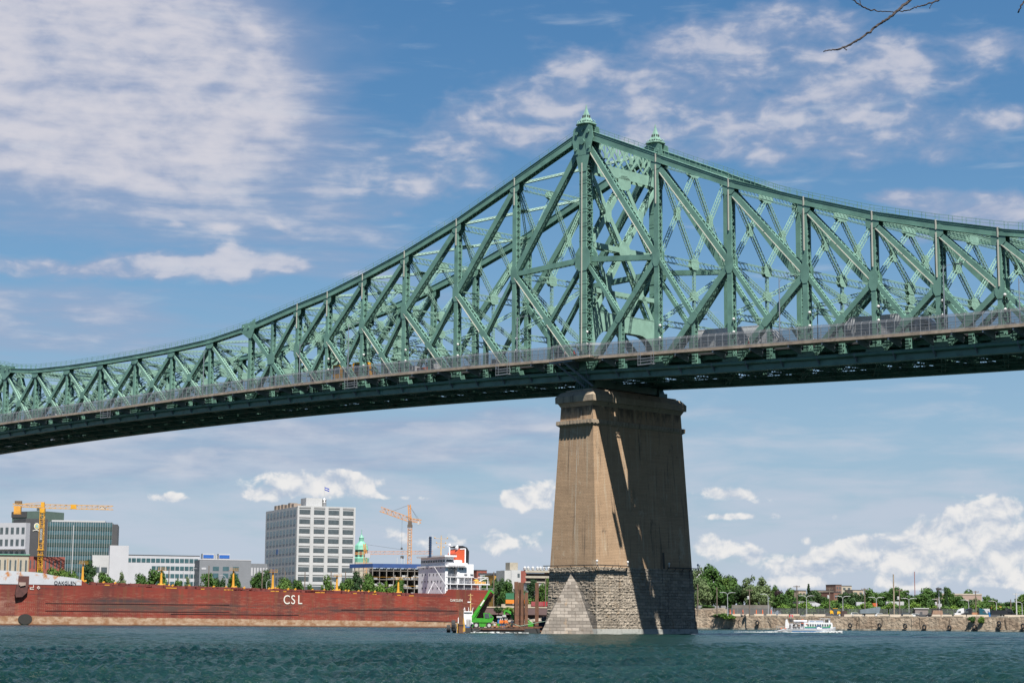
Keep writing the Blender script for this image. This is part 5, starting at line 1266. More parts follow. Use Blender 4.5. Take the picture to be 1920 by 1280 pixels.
for t in(('dark',935,1078,34,1010,'dark tree just right of the ship stern'),('round',912,1074,30,1040,'tree behind the ship aft deck'),('round',950,1086,34,980,'dense tree above the green container'),('dark',1000,1092,34,960,'dark green tree behind the rusty piles'),('round',978,1090,30,970,'tree under the grey building'),('round',1018,1094,34,965,'tree beside the pier under the car park'),('bush',985,1112,44,935,'bushes behind the containers'),('bush',955,1136,26,836,'green shrubs by the retaining wall'),('dark',935,1136,22,838,'dark shrub at the ship stern waterline'),('round',1030,1080,26,990,'tree half hidden by the pier')):
    tree(*t,G3,cat='bush' if t[0]=='bush' else 'tree')
for t in(('willow',1309,1068,44,860,'pale willow beside the pier'),('round',1330,1058,62,880,'tallest green tree right of the pier'),('willow',1316,1096,46,850,'lower drooping pale tree beside the pier'),('round',1352,1074,56,885,'second tall tree right of the pier'),('round',1374,1078,52,890,'broad tree third from the pier'),('round',1358,1104,50,870,'low leafy tree behind the street lamp near the pier'),('dark',1390,1092,36,880,'dark tree at the gap between the tall trees'),
 ('willow',1407,1084,44,870,'grey-green tree with a forked trunk'),('willow',1430,1086,46,875,'grey-green tree right of the forked one'),('willow',1419,1100,40,865,'lower grey-green tree behind the lamp'),('round',1452,1097,26,910,'light tree far behind the purple one'),('purple',1460,1101,24,890,'dark purple-leaved tree on the right bank'),('round',1477,1098,34,885,'dense green tree right of the purple one'),('round',1466,1112,40,870,'low dense tree under the purple one'),
 ('round',1505,1112,30,880,'small tree right of the utility pole'),('cone',1516,1094,26,880,'tall pointed dark spruce on the right bank'),('dark',1530,1102,32,885,'dark rounded tree beside the pointed spruce'),('round',1548,1117,28,890,'small tree before the brick building'),('dark',1590,1106,42,890,'dark green tree under the apartment tower'),('round',1578,1112,24,895,'round tree beside the brick building'),('dark',1612,1109,28,900,'dark tree between apartment tower and green hill'),
 ('round',1634,1098,40,900,'bright tree behind the tall pole'),('round',1655,1108,40,890,'full tree left of the mast pole'),('round',1672,1099,36,920,'tree top behind the mast pole'),('round',1692,1099,50,915,'broad tree right of the mast pole'),('round',1728,1112,50,890,'bushy tree left of the floodlight mast'),('round',1743,1100,46,930,'wide light green tree behind the floodlight mast'),('dark',1759,1106,18,900,'narrow dark tree at the floodlight mast'),
 ('cone',1774,1104,18,905,'narrow dark conifer by the brown building'),('round',1779,1099,26,940,'tree rising left of the brown building'),('round',1802,1112,36,890,'green tree in front of the brown building'),('round',1812,1105,40,1180,'far trees behind the brown building'),('willow',1830,1122,24,890,'pale tree at the right of the brown building'),('round',1868,1118,34,900,'green tree right of the brown building'),('dark',1896,1126,40,900,'low dark tree near the right edge'),('round',1914,1112,30,890,'tree at the right edge of the photo'),('round',1850,1112,30,960,'treetop beyond the brown building end')):
    tree(*t,GR)
G4='deeper row of trees behind the right bank'
d4='nearest the spruce|behind the brick apartments|left of the apartment tower|below the apartment tower|right of the apartment tower|left of the thin utility pole|behind the white container|behind the mast pole|right of the mast pole|below the distant antenna|left of the floodlight mast|behind the floodlight mast|left of the brown hall|before the brown hall|right part of the brown hall|beyond the brown hall end|left of the white pole|behind the white pole'.split('|')
for k in range(18):
    px=1492+k*24.5+rk.uniform(-4,4); tree(('round','dark','round','fresh')[k%4],px,(1119,1121,1119,1121,1113,1112,1110,1108,1108,1110,1112,1108,1116,1121,1122,1126,1128,1126)[k]+rk.uniform(-1,1),44,930+rk.uniform(-15,25),'back row tree '+d4[k],G4)
GB='green bushes along the fence on the right bank'
bl=['left of the white shed','in front of the white shed','under the spruce','behind the yellow loader','below the brick building','under the dark trees','left of the steel tipper trailer','above the tipper trailer','right of the tipper trailer','at the foot of the mast pole','behind the grey hut','left of the grey hut','behind the stacked timber','left of the white lorry','above the white lorry','behind the teal lorry','behind the white site cabin','above the black tanker','under the orange roofs','below the dark right-hand tree','at the tall white pole','at the right edge','above the concrete barriers']
for k in range(23):
    px=1470+k*20+rk.uniform(-4,4); tree('bush',px,1128+rk.uniform(-5,5),36,820+rk.uniform(-12,25),'low green bush '+bl[k],GB,cat='bush')
for k,lab in enumerate(('bright bush on the high quay end beside the pier','trailing bush sloping down the quay end','lower trailing green shrub on the quay','creeping shrub at the wall foot end')):
    tree('bush',(1325,1343,1356,1368)[k],(1132,1141,1147,1151)[k],(40,34,34,24)[k],(820,812,806,802)[k],lab,'shrubs spilling over the end of the quay',base=(8.2,5.2,4.3,4.0)[k],cat='bush')
for px,top,lab in((1822,1156,'dry brown weeds hanging on the wall'),(1840,1157,'bright green weeds hanging on the wall')):
    c=onwall(px,top); r_=empty('weeds',(c.x,c.y,c.z-2.4),0,lab,'plant','weeds on the quay wall'); r_.scale=(1.6,1.0,2.0); a=D.objects.new('foliage',PR['bush'][1 if px==1840 else 0][0]); COL.objects.link(a); a.parent=r_
# ================================================================ BUILDINGS
def frame(name,px0,Y0,px1,Y1,label,cat='building',py=1160):
    """root at the left front corner, local x along the facade towards the right, y away"""
    a=at(px0,py,Y0); b=at(px1,py,Y1); d=Vector((b.x-a.x,b.y-a.y,0)); Ln=d.length
    r=empty(name,(a.x,a.y,LZ),math.atan2(d.y,d.x),label,cat); r['_l']=Ln; return r,Ln
def zat(px,py,Y): return at(px,py,Y).z-LZ
glz=mat('window_glass',(.08,.10,.11),.12,0,.25,.6,spec=.8)
glb=mat('window_glass_blue',(.055,.12,.14),.12,0,.3,.5,spec=.9)
brick=mat('red_brick',(.27,.075,.055),.9,0,.15,.6); tanb=mat('tan_brick',(.42,.34,.26),.9,0,.15,.6)
wpan=mat('white_panel',(.50,.51,.55),.6,0,.04,.2); gpan=mat('grey_panel',(.20,.215,.24),.6,0,.06,.3); lgrey=mat('light_grey_concrete',(.50,.51,.52),.7,0,.06,.2); mgrey=mat('mid_grey_concrete',(.50,.51,.52),.8,0,.06,.2)
chr_=mat('charcoal_panel',(.065,.066,.072),.6,0,.08,.3); stone=mat('old_stone',(.42,.38,.31),.9,0,.12,.5); copper=mat('copper_green',(.16,.42,.31),.6,0,.15,.6); roofd=mat('roof_dark',(.05,.05,.055),.8)
def windows(root,n,rows,x0,x1,z0,z1,fw,fh,m=glz,y=-.04,th=.1,skip=0,name='window',face='front',off=0):
    for r_ in range(rows):
        for k in range(n):
            if skip and rk.random()<skip: continue
            cx_=x0+(x1-x0)*(k+.5)/n; cz=z0+(z1-z0)*(r_+.5)/rows; ww=(x1-x0)/n*fw/2; hh=(z1-z0)/rows*fh/2
            q=MB()
            if face=='front': q.box(cx_-ww,cx_+ww,y-th/2,y+th/2,cz-hh,cz+hh)
            else: q.box(off-th/2,off+th/2,cx_-ww,cx_+ww,cz-hh,cz+hh)
            q.build(name,m,root)
# tall office tower
Ct=at(553,1160,1000); r=empty('office_tower',(Ct.x,Ct.y,LZ),math.radians(12),'tall pale grey office tower with a flag on the roof','office building')
Wt=32.4; r.rotation_euler=(0,0,math.radians(24.7)); Ht=zat(553,949,1000)
ang=r.rotation_euler[2]; Dt=55.
solid('wall',lgrey,r,(0,Wt,.05,Dt,0,Ht))
solid('side_wall',mgrey,r,(-.12,.0,.1,Dt,0,Ht))
fins=MB()
for k in range(5): fins.box(Wt*k/4-.9 if k else 0,Wt*k/4+.9 if k<4 else Wt,-.35,.1,0,Ht)
fins.build('facade_grid',lgrey,r)
rows_=10; fh=(Ht-6.2)/rows_
sb_=MB()
for j in range(rows_+1): sb_.box(0,Wt,-.22,.1,6.2+fh*j-.55,min(Ht,6.2+fh*j+.35))
sb_.build('floor_bands',lgrey,r)
for j in range(rows_):
    z=6.2+fh*j+.3
    for k in range(4):
        q=MB(); q.box(Wt*k/4+1.1,Wt*(k+1)/4-1.1,-.1,.04,z+fh*.18,z+fh*.64); q.build('window',glz,r)
    for k in range(9):
        q=MB(); y0=1.6+(Dt-3.2)*k/9; q.box(-.22,-.1,y0+.9,y0+(Dt-3.2)/9-1.3,z+fh*.12,z+fh*.66); q.build('side_window',glb if rk.random()>.12 else mat('blue_blind',(.05,.14,.35),.5) if rk.random()<.15 else glz,r)
q=MB()
for k in range(3): q.box(3+k*8,7.5+k*8,-.3,.1,0,4.8)
q.build('entrance_glazing',gpan,r)
q=MB(); q.box(6,15,4,13,Ht,Ht+5.0); q.box(-.1,Wt+.1,-.3,.4,Ht-.1,Ht+.5); q.build('penthouse',lgrey,r)
q=MB(); 
for k in range(6): q.box(.5,4.5,8+k*6,12+k*6,Ht,Ht+2.2+rk.uniform(-.3,.5))
q.build('roof_plant',mat('roof_plant_tan',(.33,.26,.21),.8,0,.15,.5),r)
q=MB(); q.lathe([(1.2,0),(1.2,3.2),(1.0,3.5),(1.3,4.2),(.8,5.2),(.1,5.4)],(16.8,6,Ht),12); q.build('roof_tank',mat('tank_metal',(.35,.36,.37),.4,.3,.1,1),r)
q=MB(); q.bar((16.8,6,Ht+5),(16.8,6,Ht+11.6),.14,.14,SX); po_=q.build('flagpole',mgrey,r)
blu=mat('flag_blue',(.01,.06,.42),.6); flw=mat('flag_white',(.8,.8,.8),.6)
q=MB(); vs=[];n=8
def flag(mb,cx_,cy_,cz,w_,h_,tilt=.35,n=8):
    vs=[]
    for i in range(n+1):
        f=i/n
        for j in(0,1): vs.append((cx_+w_*f,cy_+.25*math.sin(f*6),cz-tilt*w_*f+h_*j))
    mb.add(vs,[(2*i,2*i+2,2*i+3,2*i+1) for i in range(n)])
flag(q,16.9,6,Ht+9.6,2.6,1.7); fl=q.build('flag',blu,r)
q=MB(); 
for s_ in(-.1,.12): 
    flag(q,16.9,6+s_,Ht+10.25,2.6,.35); 
    q.add([(18.0,6+s_+.2,Ht+9.25),(18.35,6+s_+.2,Ht+9.15),(18.35,6+s_+.2,Ht+10.8),(18.0,6+s_+.2,Ht+10.9)],[(0,1,2,3)])
q.build('flag_cross',flw,fl)
# glass block with charcoal ends
r,Ln=frame('glass_office',82,1050,204,1056,'broad dark glass office block behind the yellow crane','office building'); H=zat(82,977,1050)
solid('wall',chr_,r,(-.1,Ln,.2,26,0,H))
nb_=9; fl_=11
for j in range(fl_):
    z0=H*(j)/fl_; hh=H/fl_
    solid('window_band',[glb,glz][0],r,(0,Ln,-.05,.2,z0+hh*.42,z0+hh*.93))
    solid('spandrel',mat('spandrel_green',(.04,.075,.07),.35,0,.1,.4) if j==0 else D.materials['spandrel_green'],r,(0,Ln,-.02,.2,z0-.05,z0+hh*.42))
q=MB()
for k in range(nb_*3+1): q.box(Ln*k/(nb_*3)-.06,Ln*k/(nb_*3)+.06,-.14,0,0,H)
q.build('mullions',mgrey,r)
solid('end_wall',chr_,r,(Ln,Ln+2.9,-.3,27,0,H-1)); solid('parapet',lgrey,r,(2,Ln-4,.5,20,H,H+.9))
r2,L2=frame('charcoal_office_wing',40,1042,82,1049,'charcoal clad office wing with a round emblem','office building'); H2=zat(60,972,1045)
solid('wall',chr_,r2,(0,L2,0,20,0,H2))
ex,ez=L2*.5,zat(61,986,1046)
q=MB(); q.prism([(1.55*math.cos(k),1.75*math.sin(k)) for k in np.arange(0,6.28,.35)],lambda a,b_,d:Vector((ex+a,d,ez+b_)),-.25,0); em=q.build('emblem',letm,r2)
q=MB(); q.prism([(1.2*math.cos(k),1.35*math.sin(k)) for k in np.arange(0,6.28,.35)],lambda a,b_,d:Vector((ex+a,d,ez+b_)),-.32,-.24); q.build('emblem_ring',mat('emblem_gold',(.55,.5,.15),.6),em)
q=MB(); q.prism([(.7*math.cos(k),.8*math.sin(k)) for k in np.arange(0,6.28,.35)],lambda a,b_,d:Vector((ex+a,d,ez+b_)),-.38,-.3); q.build('emblem_centre',mat('emblem_blue',(.25,.5,.6),.6),em)
q=MB(); 
for k in range(6): q.bar((ex-2.2+k*.75,-.2,ez-2.6+.5*math.sin((k)/5*3.1416)),(ex-1.5+k*.75,-.2,ez-2.6+.5*math.sin((k+1)/5*3.1416)),.4,.1,(0,1,0))
q.build('emblem_ribbon',letm,em)
r3,L3=frame('green_block',14,1130,70,1120,'dark green block rising behind the charcoal office','building'); H3=zat(40,958,1125)
solid('wall',mat('green_cladding',(.10,.15,.13),.6,0,.1,.3),r3,(0,L3,0,20,0,H3)); solid('roof_parapet',roofd,r3,(-.3,L3*.5,-.4,0,H3-3.5,H3-.2)); windows(r3,8,8,0,L3,2,H3-4,.6,.5,glz)
# white apartment block
r,Ln=frame('apartment_block',-60,1000,41,990,'white apartment block with tiers of glass balconies at the left edge','apartment building'); H=zat(20,980,995)
solid('wall',wpan,r,(0,Ln,0,4,0,H)); windows(r,10,7,0,Ln,2,H-1,.55,.55,glz)
for j in range(6):
    z=H*(j+.05)/7.2
    solid('balcony',wpan,r,(0,Ln+1.4,-1.8,0,z,z+.25)); 
    q=MB()
    for x_ in np.arange(0,Ln+1.4,1.1): q.box(x_-.04,x_+.04,-1.8,-1.74,z,z+1.3)
    q.box(0,Ln+1.4,-1.8,-1.74,z+1.22,z+1.34); q.build('balustrade',lgrey,r)
# old stone building
r,Ln=frame('stone_building',-40,925,49,930,'old beige stone building with arched windows and green cornice','building'); H=zat(20,1038,927)
solid('wall',stone,r,(0,Ln,0,14,0,H)); solid('cornice',copper,r,(-.4,Ln+.5,-.5,14,H-.4,H),(-.3,Ln+.4,-.35,0,H*.55,H*.55+.4))
windows(r,9,1,0,Ln,H*.6,H*.95,.34,.7,glz); windows(r,9,1,0,Ln,H*.25,H*.5,.26,.8,glz)
for k in range(9):
    if k%2==0: q=MB(); q.box(Ln*(k+.5)/9+1,Ln*(k+1.45)/9-.9,-.06,0,H*.63,H*.92); q.build('brick_panel',mat('tan_infill',(.40,.26,.14),.9) if k==0 else D.materials['tan_infill'],r)
r,Ln=frame('red_brick_building',45,955,117,960,'low red brick building behind the yellow crane base','building'); H=zat(90,1043,957)
solid('wall',brick,r,(0,Ln,0,10,0,H)); windows(r,9,4,1,Ln-1,1,H-.6,.32,.62,glz)
# white office
r,Ln=frame('white_office',229,975,371,985,'long low white office with ribbon windows','office building'); H=zat(300,1040,980)
solid('wall',wpan,r,(0,Ln,0,20,0,H)); solid('stair_tower',wpan,r,(-7.5,2,-.8,12,0,H+4.5)); solid('roof_edge',roofd,r,(0,Ln,-.12,0,H-.3,H))
for j,(a,b_) in enumerate(((.03,1),(.36,1),(.36,1),(.36,1))):
    z=H-3.9-j*3.9; n=int(16*(b_-a))
    windows(r,n,1,Ln*a,Ln*b_*.985,z,z+2.2,.86,.95,glb)
solid('side_wing',lgrey,r,(-16,-7.5,2,14,0,H-.5)); windows(r,2,3,-15.5,-8,2,H-4,.8,.35,glz,y=1.9)
# grey metal building
r,Ln=frame('grey_metal_building',371,968,468,976,'grey metal clad building with two blue cooling units on its roof','building'); H=zat(420,1049.5,972)
solid('wall',gpan,r,(0,Ln,0,22,0,H),); solid('roof_edge',wpan,r,(-.1,Ln+.1,-.1,.2,H,H+.4))
windows(r,3,1,Ln*.22,Ln*.80,H-5.5,H-3.2,.62,.9,glb); windows(r,3,1,Ln*.22,Ln*.80,H-9.2,H-6.6,.55,.9,glb); windows(r,1,1,Ln*.03,Ln*.14,H-5.0,H-3.8,.8,.8,wpan)
cb_=mat('cooler_blue',(.02,.12,.45),.5); 
for a in(.06,.37):
    q=MB(); q.box(Ln*a,Ln*(a+.22),1,6,H+.4,H+3.2); u_=q.build('cooling_unit',lgrey,r); q=MB(); q.box(Ln*a+.3,Ln*(a+.22)-.2,.9,1.0,H+.9,H+2.6); q.build('blue_grille',cb_,u_)
q=MB(); q.tube([(Ln*.3,2,H),(Ln*.3,2,H+3)],.3,8); q.tube([(Ln*.34,2.6,H+.2),(Ln*.34,2.6,H+2.4)],.5,8); q.build('roof_pipes',lgrey,r)
r,Ln=frame('terrace_houses',467,1040,500,1045,'row of grey and white terrace houses beside the tall tower','building'); H=zat(480,1056,1042)
solid('wall',gpan,r,(0,Ln,0,10,0,H)); windows(r,6,3,0,Ln,1,H,.6,.5,wpan)
# church steeple
c=at(675,1160,1300); r=empty('church_steeple',(c.x,c.y,LZ),.4,'green copper domed church steeple behind the building site','church'); zz=lambda py: zat(675,py,1300)
q=MB(); q.box(-6,6,-6,6,0,zz(1054)); q.build('base_tower',stone,r)
q=MB(); q.lathe([(5.4,zz(1054)),(5.6,zz(1046)),(5.0,zz(1045)),(4.4,zz(1044)),(4.4,zz(1031)),(5.2,zz(1030)),(4.9,zz(1028)),(4.4,zz(1022)),(2.6,zz(1017)),(1.7,zz(1014)),(1.7,zz(1009)),(1.9,zz(1008)),(.9,zz(1004)),(.35,zz(1002)),(.15,zz(997))],(0,0,0),8); q.build('copper_dome',copper,r)
q=MB()
for k in range(8):
    a=k*math.pi/4+math.pi/8; d_=Vector((math.cos(a),math.sin(a),0)); q.obox(d_*4.15+Vector((0,0,(zz(1043)+zz(1032))/2)),d_,(-d_.y,d_.x,0),ZU,.15,.8,2.0)
q.build('belfry_opening',roofd,r)
q=MB(); q.bar((0,0,zz(998)),(0,0,zz(992)),.2,.2,SX); q.bar((-.9,0,zz(994.5)),(.9,0,zz(994.5)),.2,.2,(0,1,0)); q.build('cross',copper,r)
# building under construction
r,Ln=frame('building_site',697,915,800,920,'unfinished building with open dark floors and a blue wrapped roof edge','building site'); H=zat(730,1063,917)
conc_s=mat('site_concrete',(.22,.20,.18),.9,0,.2,.4); bluw=mat('blue_wrap',(.02,.07,.24),.6,0,.15,.4)
root_=r
q=MB()
for j in range(6):
    z=H*j/5.4; q.box(0,Ln,0,16,z-.15,z+.15); q.add([(0,0,z-.15),(0,0,z+.15),(-9.5,14,z+.15),(-9.5,14,z-.15)],[(0,1,2,3)])
for x_ in np.arange(0,Ln,3.4):
    for y_ in(.3,6,12): q.box(x_-.2,x_+.2,y_-.2,y_+.2,0,H)
for k in range(5): q.box(-9.5*k/5-.2,-9.5*k/5+.2,14*k/5-.2,14*k/5+.2,0,H)
q.build('floor_slabs',conc_s,r)
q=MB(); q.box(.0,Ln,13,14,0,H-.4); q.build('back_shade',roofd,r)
q=MB(); q.box(0,Ln,-.2,0,H-.2,H+1.7); q.box(0,Ln,0,15,H+.2,H+.5); q.add([(0,-.2,H-.2),(0,-.2,H+1.7),(-9.7,14,H+1.7),(-9.7,14,H-.2)],[(0,1,2,3)]); q.build('blue_roof_wrap',bluw,r)
q=MB()
for k in range(120):
    x_=rk.uniform(0,Ln); z=H*rk.randint(0,4)/5.4; q.box(x_,x_+rk.uniform(.2,2.5),.3,.8,z+.1,z+rk.uniform(.4,2.4))
q.build('stored_material',mgrey,r)
q=MB()
for x_ in(12,14,15.5): q.box(x_,x_+.3,3,3.3,H,H+rk.uniform(4,6))
q.build('starter_columns',mgrey,r)
for j in range(5):
    q=MB(); z=H*j/5.4; q.box(0,Ln,-.05,.0,z+1.1,z+1.2); q.build('guard_rail',yel,r)
# buildings beside the pier
r,Ln=frame('grey_block',946,1060,976,1064,'pale grey block with a small roof hut beside the car park','building'); H=zat(960,1069,1062)
solid('wall',lgrey,r,(0,Ln*.4,.4,12,0,H),(Ln*.4,Ln,0,14,0,H+.3)); solid('roof_hut',stone,r,(Ln*.4,Ln*.9,2,8,H,H+4.5)); windows(r,1,4,Ln*.72,Ln,4,H,.5,.4,glz)
r,Ln=frame('parking_garage',976,1066,1050,1070,'brick and concrete car park building with open dark decks','car park'); H=zat(1000,1070,1068)
solid('wall',brick,r,(0,3,0,16,0,H),(Ln*.74,Ln,0,16,0,H),(0,Ln,8,16,0,H-1)); solid('concrete_edges',stone,r,*[(2.6,Ln*.74,-.2,8,H-.8-j*3.1,H+.4-j*3.1) for j in range(5)]); solid('deck_shade',roofd,r,*[(3,Ln*.74,1.5,1.8,H-3.1-j*3.1,H-1.2-j*3.1) for j in range(4)])  # near-black sheets stand in for the shade inside the open decks
q=MB()
for k in range(10): q.lathe([(.1,0),(.8,.6),(.9,1.6),(.3,2.4)],(3+k*2.2+rk.uniform(-.5,.5),3,H+.3),6)
q.build('roof_plant',mgrey,r)
for (p0,p1,top,Y,m,lab,nm) in((893,912,1069,1120,brick,'low red roofline peeking over the ship aft deck','brick_building'),(925,946,1078,1080,mat('ochre_wall',(.5,.27,.05),.8),'ochre wall left of the pale grey block','ochre_building'),(931,938,1075,1090,mgrey,'small grey rooftop hut above the ochre wall','roof_hut_building'),(1000,1020,1093,980,lgrey,'grey low shed under the car park','shed'),
  (1530,1564,1107,1150,tanb,'tan brick apartment row behind the spruce','brick_apartments'),(1564,1576,1110,1140,mat('brown_house',(.21,.10,.075),.8),'dark red brick house below the apartment tower','brick_house'),(1498,1512,1107,1160,tanb,'low tan building left of the spruce','tan_building'),(1600,1620,1106,1400,tanb,'distant tan apartments right of the tower','tan_apartments'),(1568,1579,1096,1500,mat('brown_tower',(.20,.115,.09),.8),'brown half of the distant apartment tower','apartment_tower'),(1579,1598,1098,1510,stone,'pale half of the distant apartment tower','apartment_tower')):
    r,Ln=frame(nm,p0,Y,p1,Y+3,lab,'building'); H=zat((p0+p1)/2,top,Y)
    solid('wall',m,r,(0,Ln,0,12,0,H)); solid('roof_edge',roofd,r,(-.15,Ln+.15,-.15,12,H,H+.4)); windows(r,max(2,int(Ln/3.2)),max(2,int(H/3.3)),.3,Ln-.3,0,H-.5,.5,.5,glz)
brst=mat('brown_striped_wall',(.34,.25,.21),.85,0,.08,.3); 
r,Ln=frame('brown_hall',1765,1100,1842,1104,'large low brown striped hall above the right bank trees','building'); H=zat(1800,1112,1102)
solid('wall',brst,r,(0,Ln,0,30,0,H)); solid('annex',brst,r,(Ln,Ln+4.2,2,20,0,H-6.5)); solid('pale_bands',stone,r,(-.1,Ln+.1,-.15,0,H-.8,H),(0,Ln,-.1,0,H-4.4,H-3.6),(0,Ln,-.1,0,H-8,H-7.2)); windows(r,5,1,4,Ln-2,H-11,H-8.6,.25,.5,glz)
r,Ln=frame('white_shed',1498,870,1541,872,'long white shed behind the bushes','shed'); H=zat(1520,1128,871)
q=MB(); q.prism([(0,0),(Ln,0),(Ln,H-1),(Ln*.7,H),(0,H)],lambda a,b_,d:Vector((a,d,b_)),0,8); q.build('wall',wpan,r); solid('roof_edge',lgrey,r,(-.2,Ln*.7,-.2,8.2,H,H+.2)); windows(r,2,1,Ln*.5,Ln*.8,H-3,H-1,.3,.5,glz)
for (p0,p1,top,h_,m,lab) in((1606,1624,1128,3.2,wpan,'white shipping container on the right bank'),(1626,1634,1130,2.6,flw,'small white container beside the orange one'),(1636,1645,1130,2.6,mat('container_orange',(.62,.12,.03),.6),'orange-red shipping container behind the fence'),(1662,1695,1127,3.0,lgrey,'pale trailer behind the mast pole'),(1756,1766,1131,2.6,lgrey,'pale grey container by the floodlight mast'),(1833,1842,1135,2.4,D.materials['container_orange'],'orange container left of the lamp'),(1848,1860,1134,2.4,mat('container_coral',(.68,.22,.10),.6),'coral container right of the brown hall'),(1866,1878,1136,2.2,D.materials['container_coral'],'small coral container near the right edge')):
    a=at(p0,1140,860); b_=at(p1,1140,860); zt_=at((p0+p1)/2,top,860).z; r=empty('shipping_container',(a.x,860,zt_-h_),0,lab,'container','containers among the right bank trees'); l=b_.x-a.x
    q=MB(); q.box(0,l,0,2.5,0,h_)
    for x_ in np.arange(.1,l,.35): q.box(x_,x_+.15,-.05,0,.15,h_-.15)
    q.build('container_body',m,r)
    q=MB(); q.box(.2,.35,-.5,2,-8,0); q.box(l-.35,l-.2,-.5,2,-8,0); q.build('support_legs',roofd,r)
# containers by the pier
for (p0,p1,y0,y1,m,lab) in((948,990,1111,1123.5,mat('container_green',(.03,.17,.08),.6,0,.1,.5),'green shipping container stacked on the orange one'),(948,990,1123.5,1131,mat('container_bright_orange',(.85,.25,.02),.6,0,.08,.5),'bright orange shipping container under the green one'),(996,1018,1127,1136,mat('container_rose',(.33,.06,.07),.7,0,.12,.5),'dull rose container left of the red one'),(1018,1028,1127,1136,mat('container_red',(.40,.02,.03),.6,0,.1,.5),'red container beside the pier')):
    a=at(p0,1140,870); b_=at(p1,1140,870); z1=at(p0,y0,870).z; z0=at(p0,y1,870).z; r=empty('shipping_container',(a.x,870,z0+.02),0,lab,'container','containers beside the pier'); l=b_.x-a.x; h_=z1-z0-.04
    q=MB(); q.box(0,l,0,2.5,0,h_)
    for x_ in np.arange(.1,l,.4): q.box(x_,x_+.18,-.06,0,.15,h_-.15)
    q.build('container_body',m,r)
    if y0==1111:
        q=MB(); q.bar((l*.55,-.1,h_*.35),(l*.55,-.1,h_*.65),.3,.06,(0,1,0)); q.bar((l*.55,-.1,h_*.35),(l*.59,-.1,h_*.35),.3,.06,(0,1,0)); q.bar((l*.59,-.1,h_*.35),(l*.59,-.1,h_*.65),.3,.06,(0,1,0)); q.build('container_mark',letm,r)
q=empty('container_stand',(at(940,1140,872).x,871.5,LZ),0,'long pale platform under the containers','platform'); solid('platform_slab',quaytop,q,(0,24,-1,4,0,at(950,1131.5,870).z-LZ-.05)); 
# ================================================================ TOWER CRANES
cyel=mat('crane_yellow',(.72,.36,.02),.5,0,.08,.5); cor=mat('crane_orange',(.66,.30,.08),.5,0,.1,.5)
def lattice(mb,p0,p1,w,h,n,pitch,r=.09):
    """square lattice boom, chords + zigzags"""
    p0=Vector(p0);p1=Vector(p1);a=(p1-p0).normalized(); n=Vector(n); n=(n-a*n.dot(a)).normalized(); m=a.cross(n)
    cs=[n*(w/2)*i+m*(h/2)*j for i,j in((-1,-1),(1,-1),(1,1),(-1,1))]
    for c_ in cs: mb.bar(p0+c_,p1+c_,r*1.8,r*1.8,n)
    k=max(2,round((p1-p0).length/pitch))
    for i in range(k):
        A=p0+(p1-p0)*i/k; B=p0+(p1-p0)*(i+1)/k
        for j in range(4):
            c0,c1=cs[j],cs[(j+1)%4]; 
            if (i+j)%2: c0,c1=c1,c0
            mb.bar(A+c0,B+c1,r,r,n,False); mb.bar(A+c0,A+c1,r,r,n,False)
# A flat-top yellow
c=at(71,1160,945); r=empty('tower_crane',(c.x,c.y,LZ),0,'yellow flat-top tower crane at the left with a level jib','tower crane'); za=lambda py,Y=945: at(71,py,Y).z-LZ
q=MB(); lattice(q,(0,0,0),(0,0,za(958)),2.0,2.0,SX,2.0,.13); q.build('mast',cyel,r)
q=MB(); q.box(-1.2,1.2,-1.2,1.2,za(960),za(952)); q.lathe([(1.3,0),(1.3,.8)],(0,0,za(961)),12); q.box(-1.5,1.5,-1.5,1.5,za(1031),za(1029)); q.box(-1.4,1.4,-1.4,1.4,za(1040.5),za(1039)); q.build('slewing_unit',cyel,r)
xl=at(24,950,945).x-c.x; xr=at(212,950,945).x-c.x; zj=za(951)
q=MB(); lattice(q,(1,0,zj+.6),(xr,0,zj+.1),1.5,1.9,(0,1,0),2.6,.12); q.build('jib',cyel,r)
q=MB(); lattice(q,(-1,0,zj+.6),(xl,0,zj+1.1),1.4,1.3,(0,1,0),2.2,.14); q.bar((0,0,zj+2.6),(xl*.6,0,zj+1.9),.2,.2,(0,1,0)); q.box(-.8,.8,-.8,.8,zj,zj+2.7); q.build('counter_jib',cyel,r)
q=MB(); q.box(xl+.8,xl+4.2,-1,1,zj-3.4,zj+.6); q.build('counterweight',mat('counterweight_yellow',(.62,.30,.04),.7,0,.2,.6),r)
q=MB(); q.box(xl+1,xl+4.4,-.7,.7,zj+1.8,zj+3.2); q.build('winch',mat('winch_brown',(.16,.10,.05),.7,0,.4,1.5),r)
q=MB(); q.box(-2.6,-1.2,-1.4,-.2,za(957),za(952)); q.build('operator_cab',glz,r)
a_=at(138,950,945).x-c.x; q=MB(); q.box(a_-1.3,a_+1.5,-.9,-.78,zj-.5,zj+1.6); q.build('name_board',cyel,r)
a_=at(191,952,945).x-c.x; q=MB(); q.box(a_-1.0,a_+1.8,-.6,.6,zj-.6,zj+.5); q.build('trolley',mgrey,r)
q=MB(); q.box(-.75,.75,-1.2,-1.1,za(1015),za(990)); bd=q.build('mast_board',chr_,r)
text('DEVCOR','mast_lettering',letm,1.35,bd,(-.42,-1.24,za(991.5)),(math.pi/2,math.pi/2,0),.02)
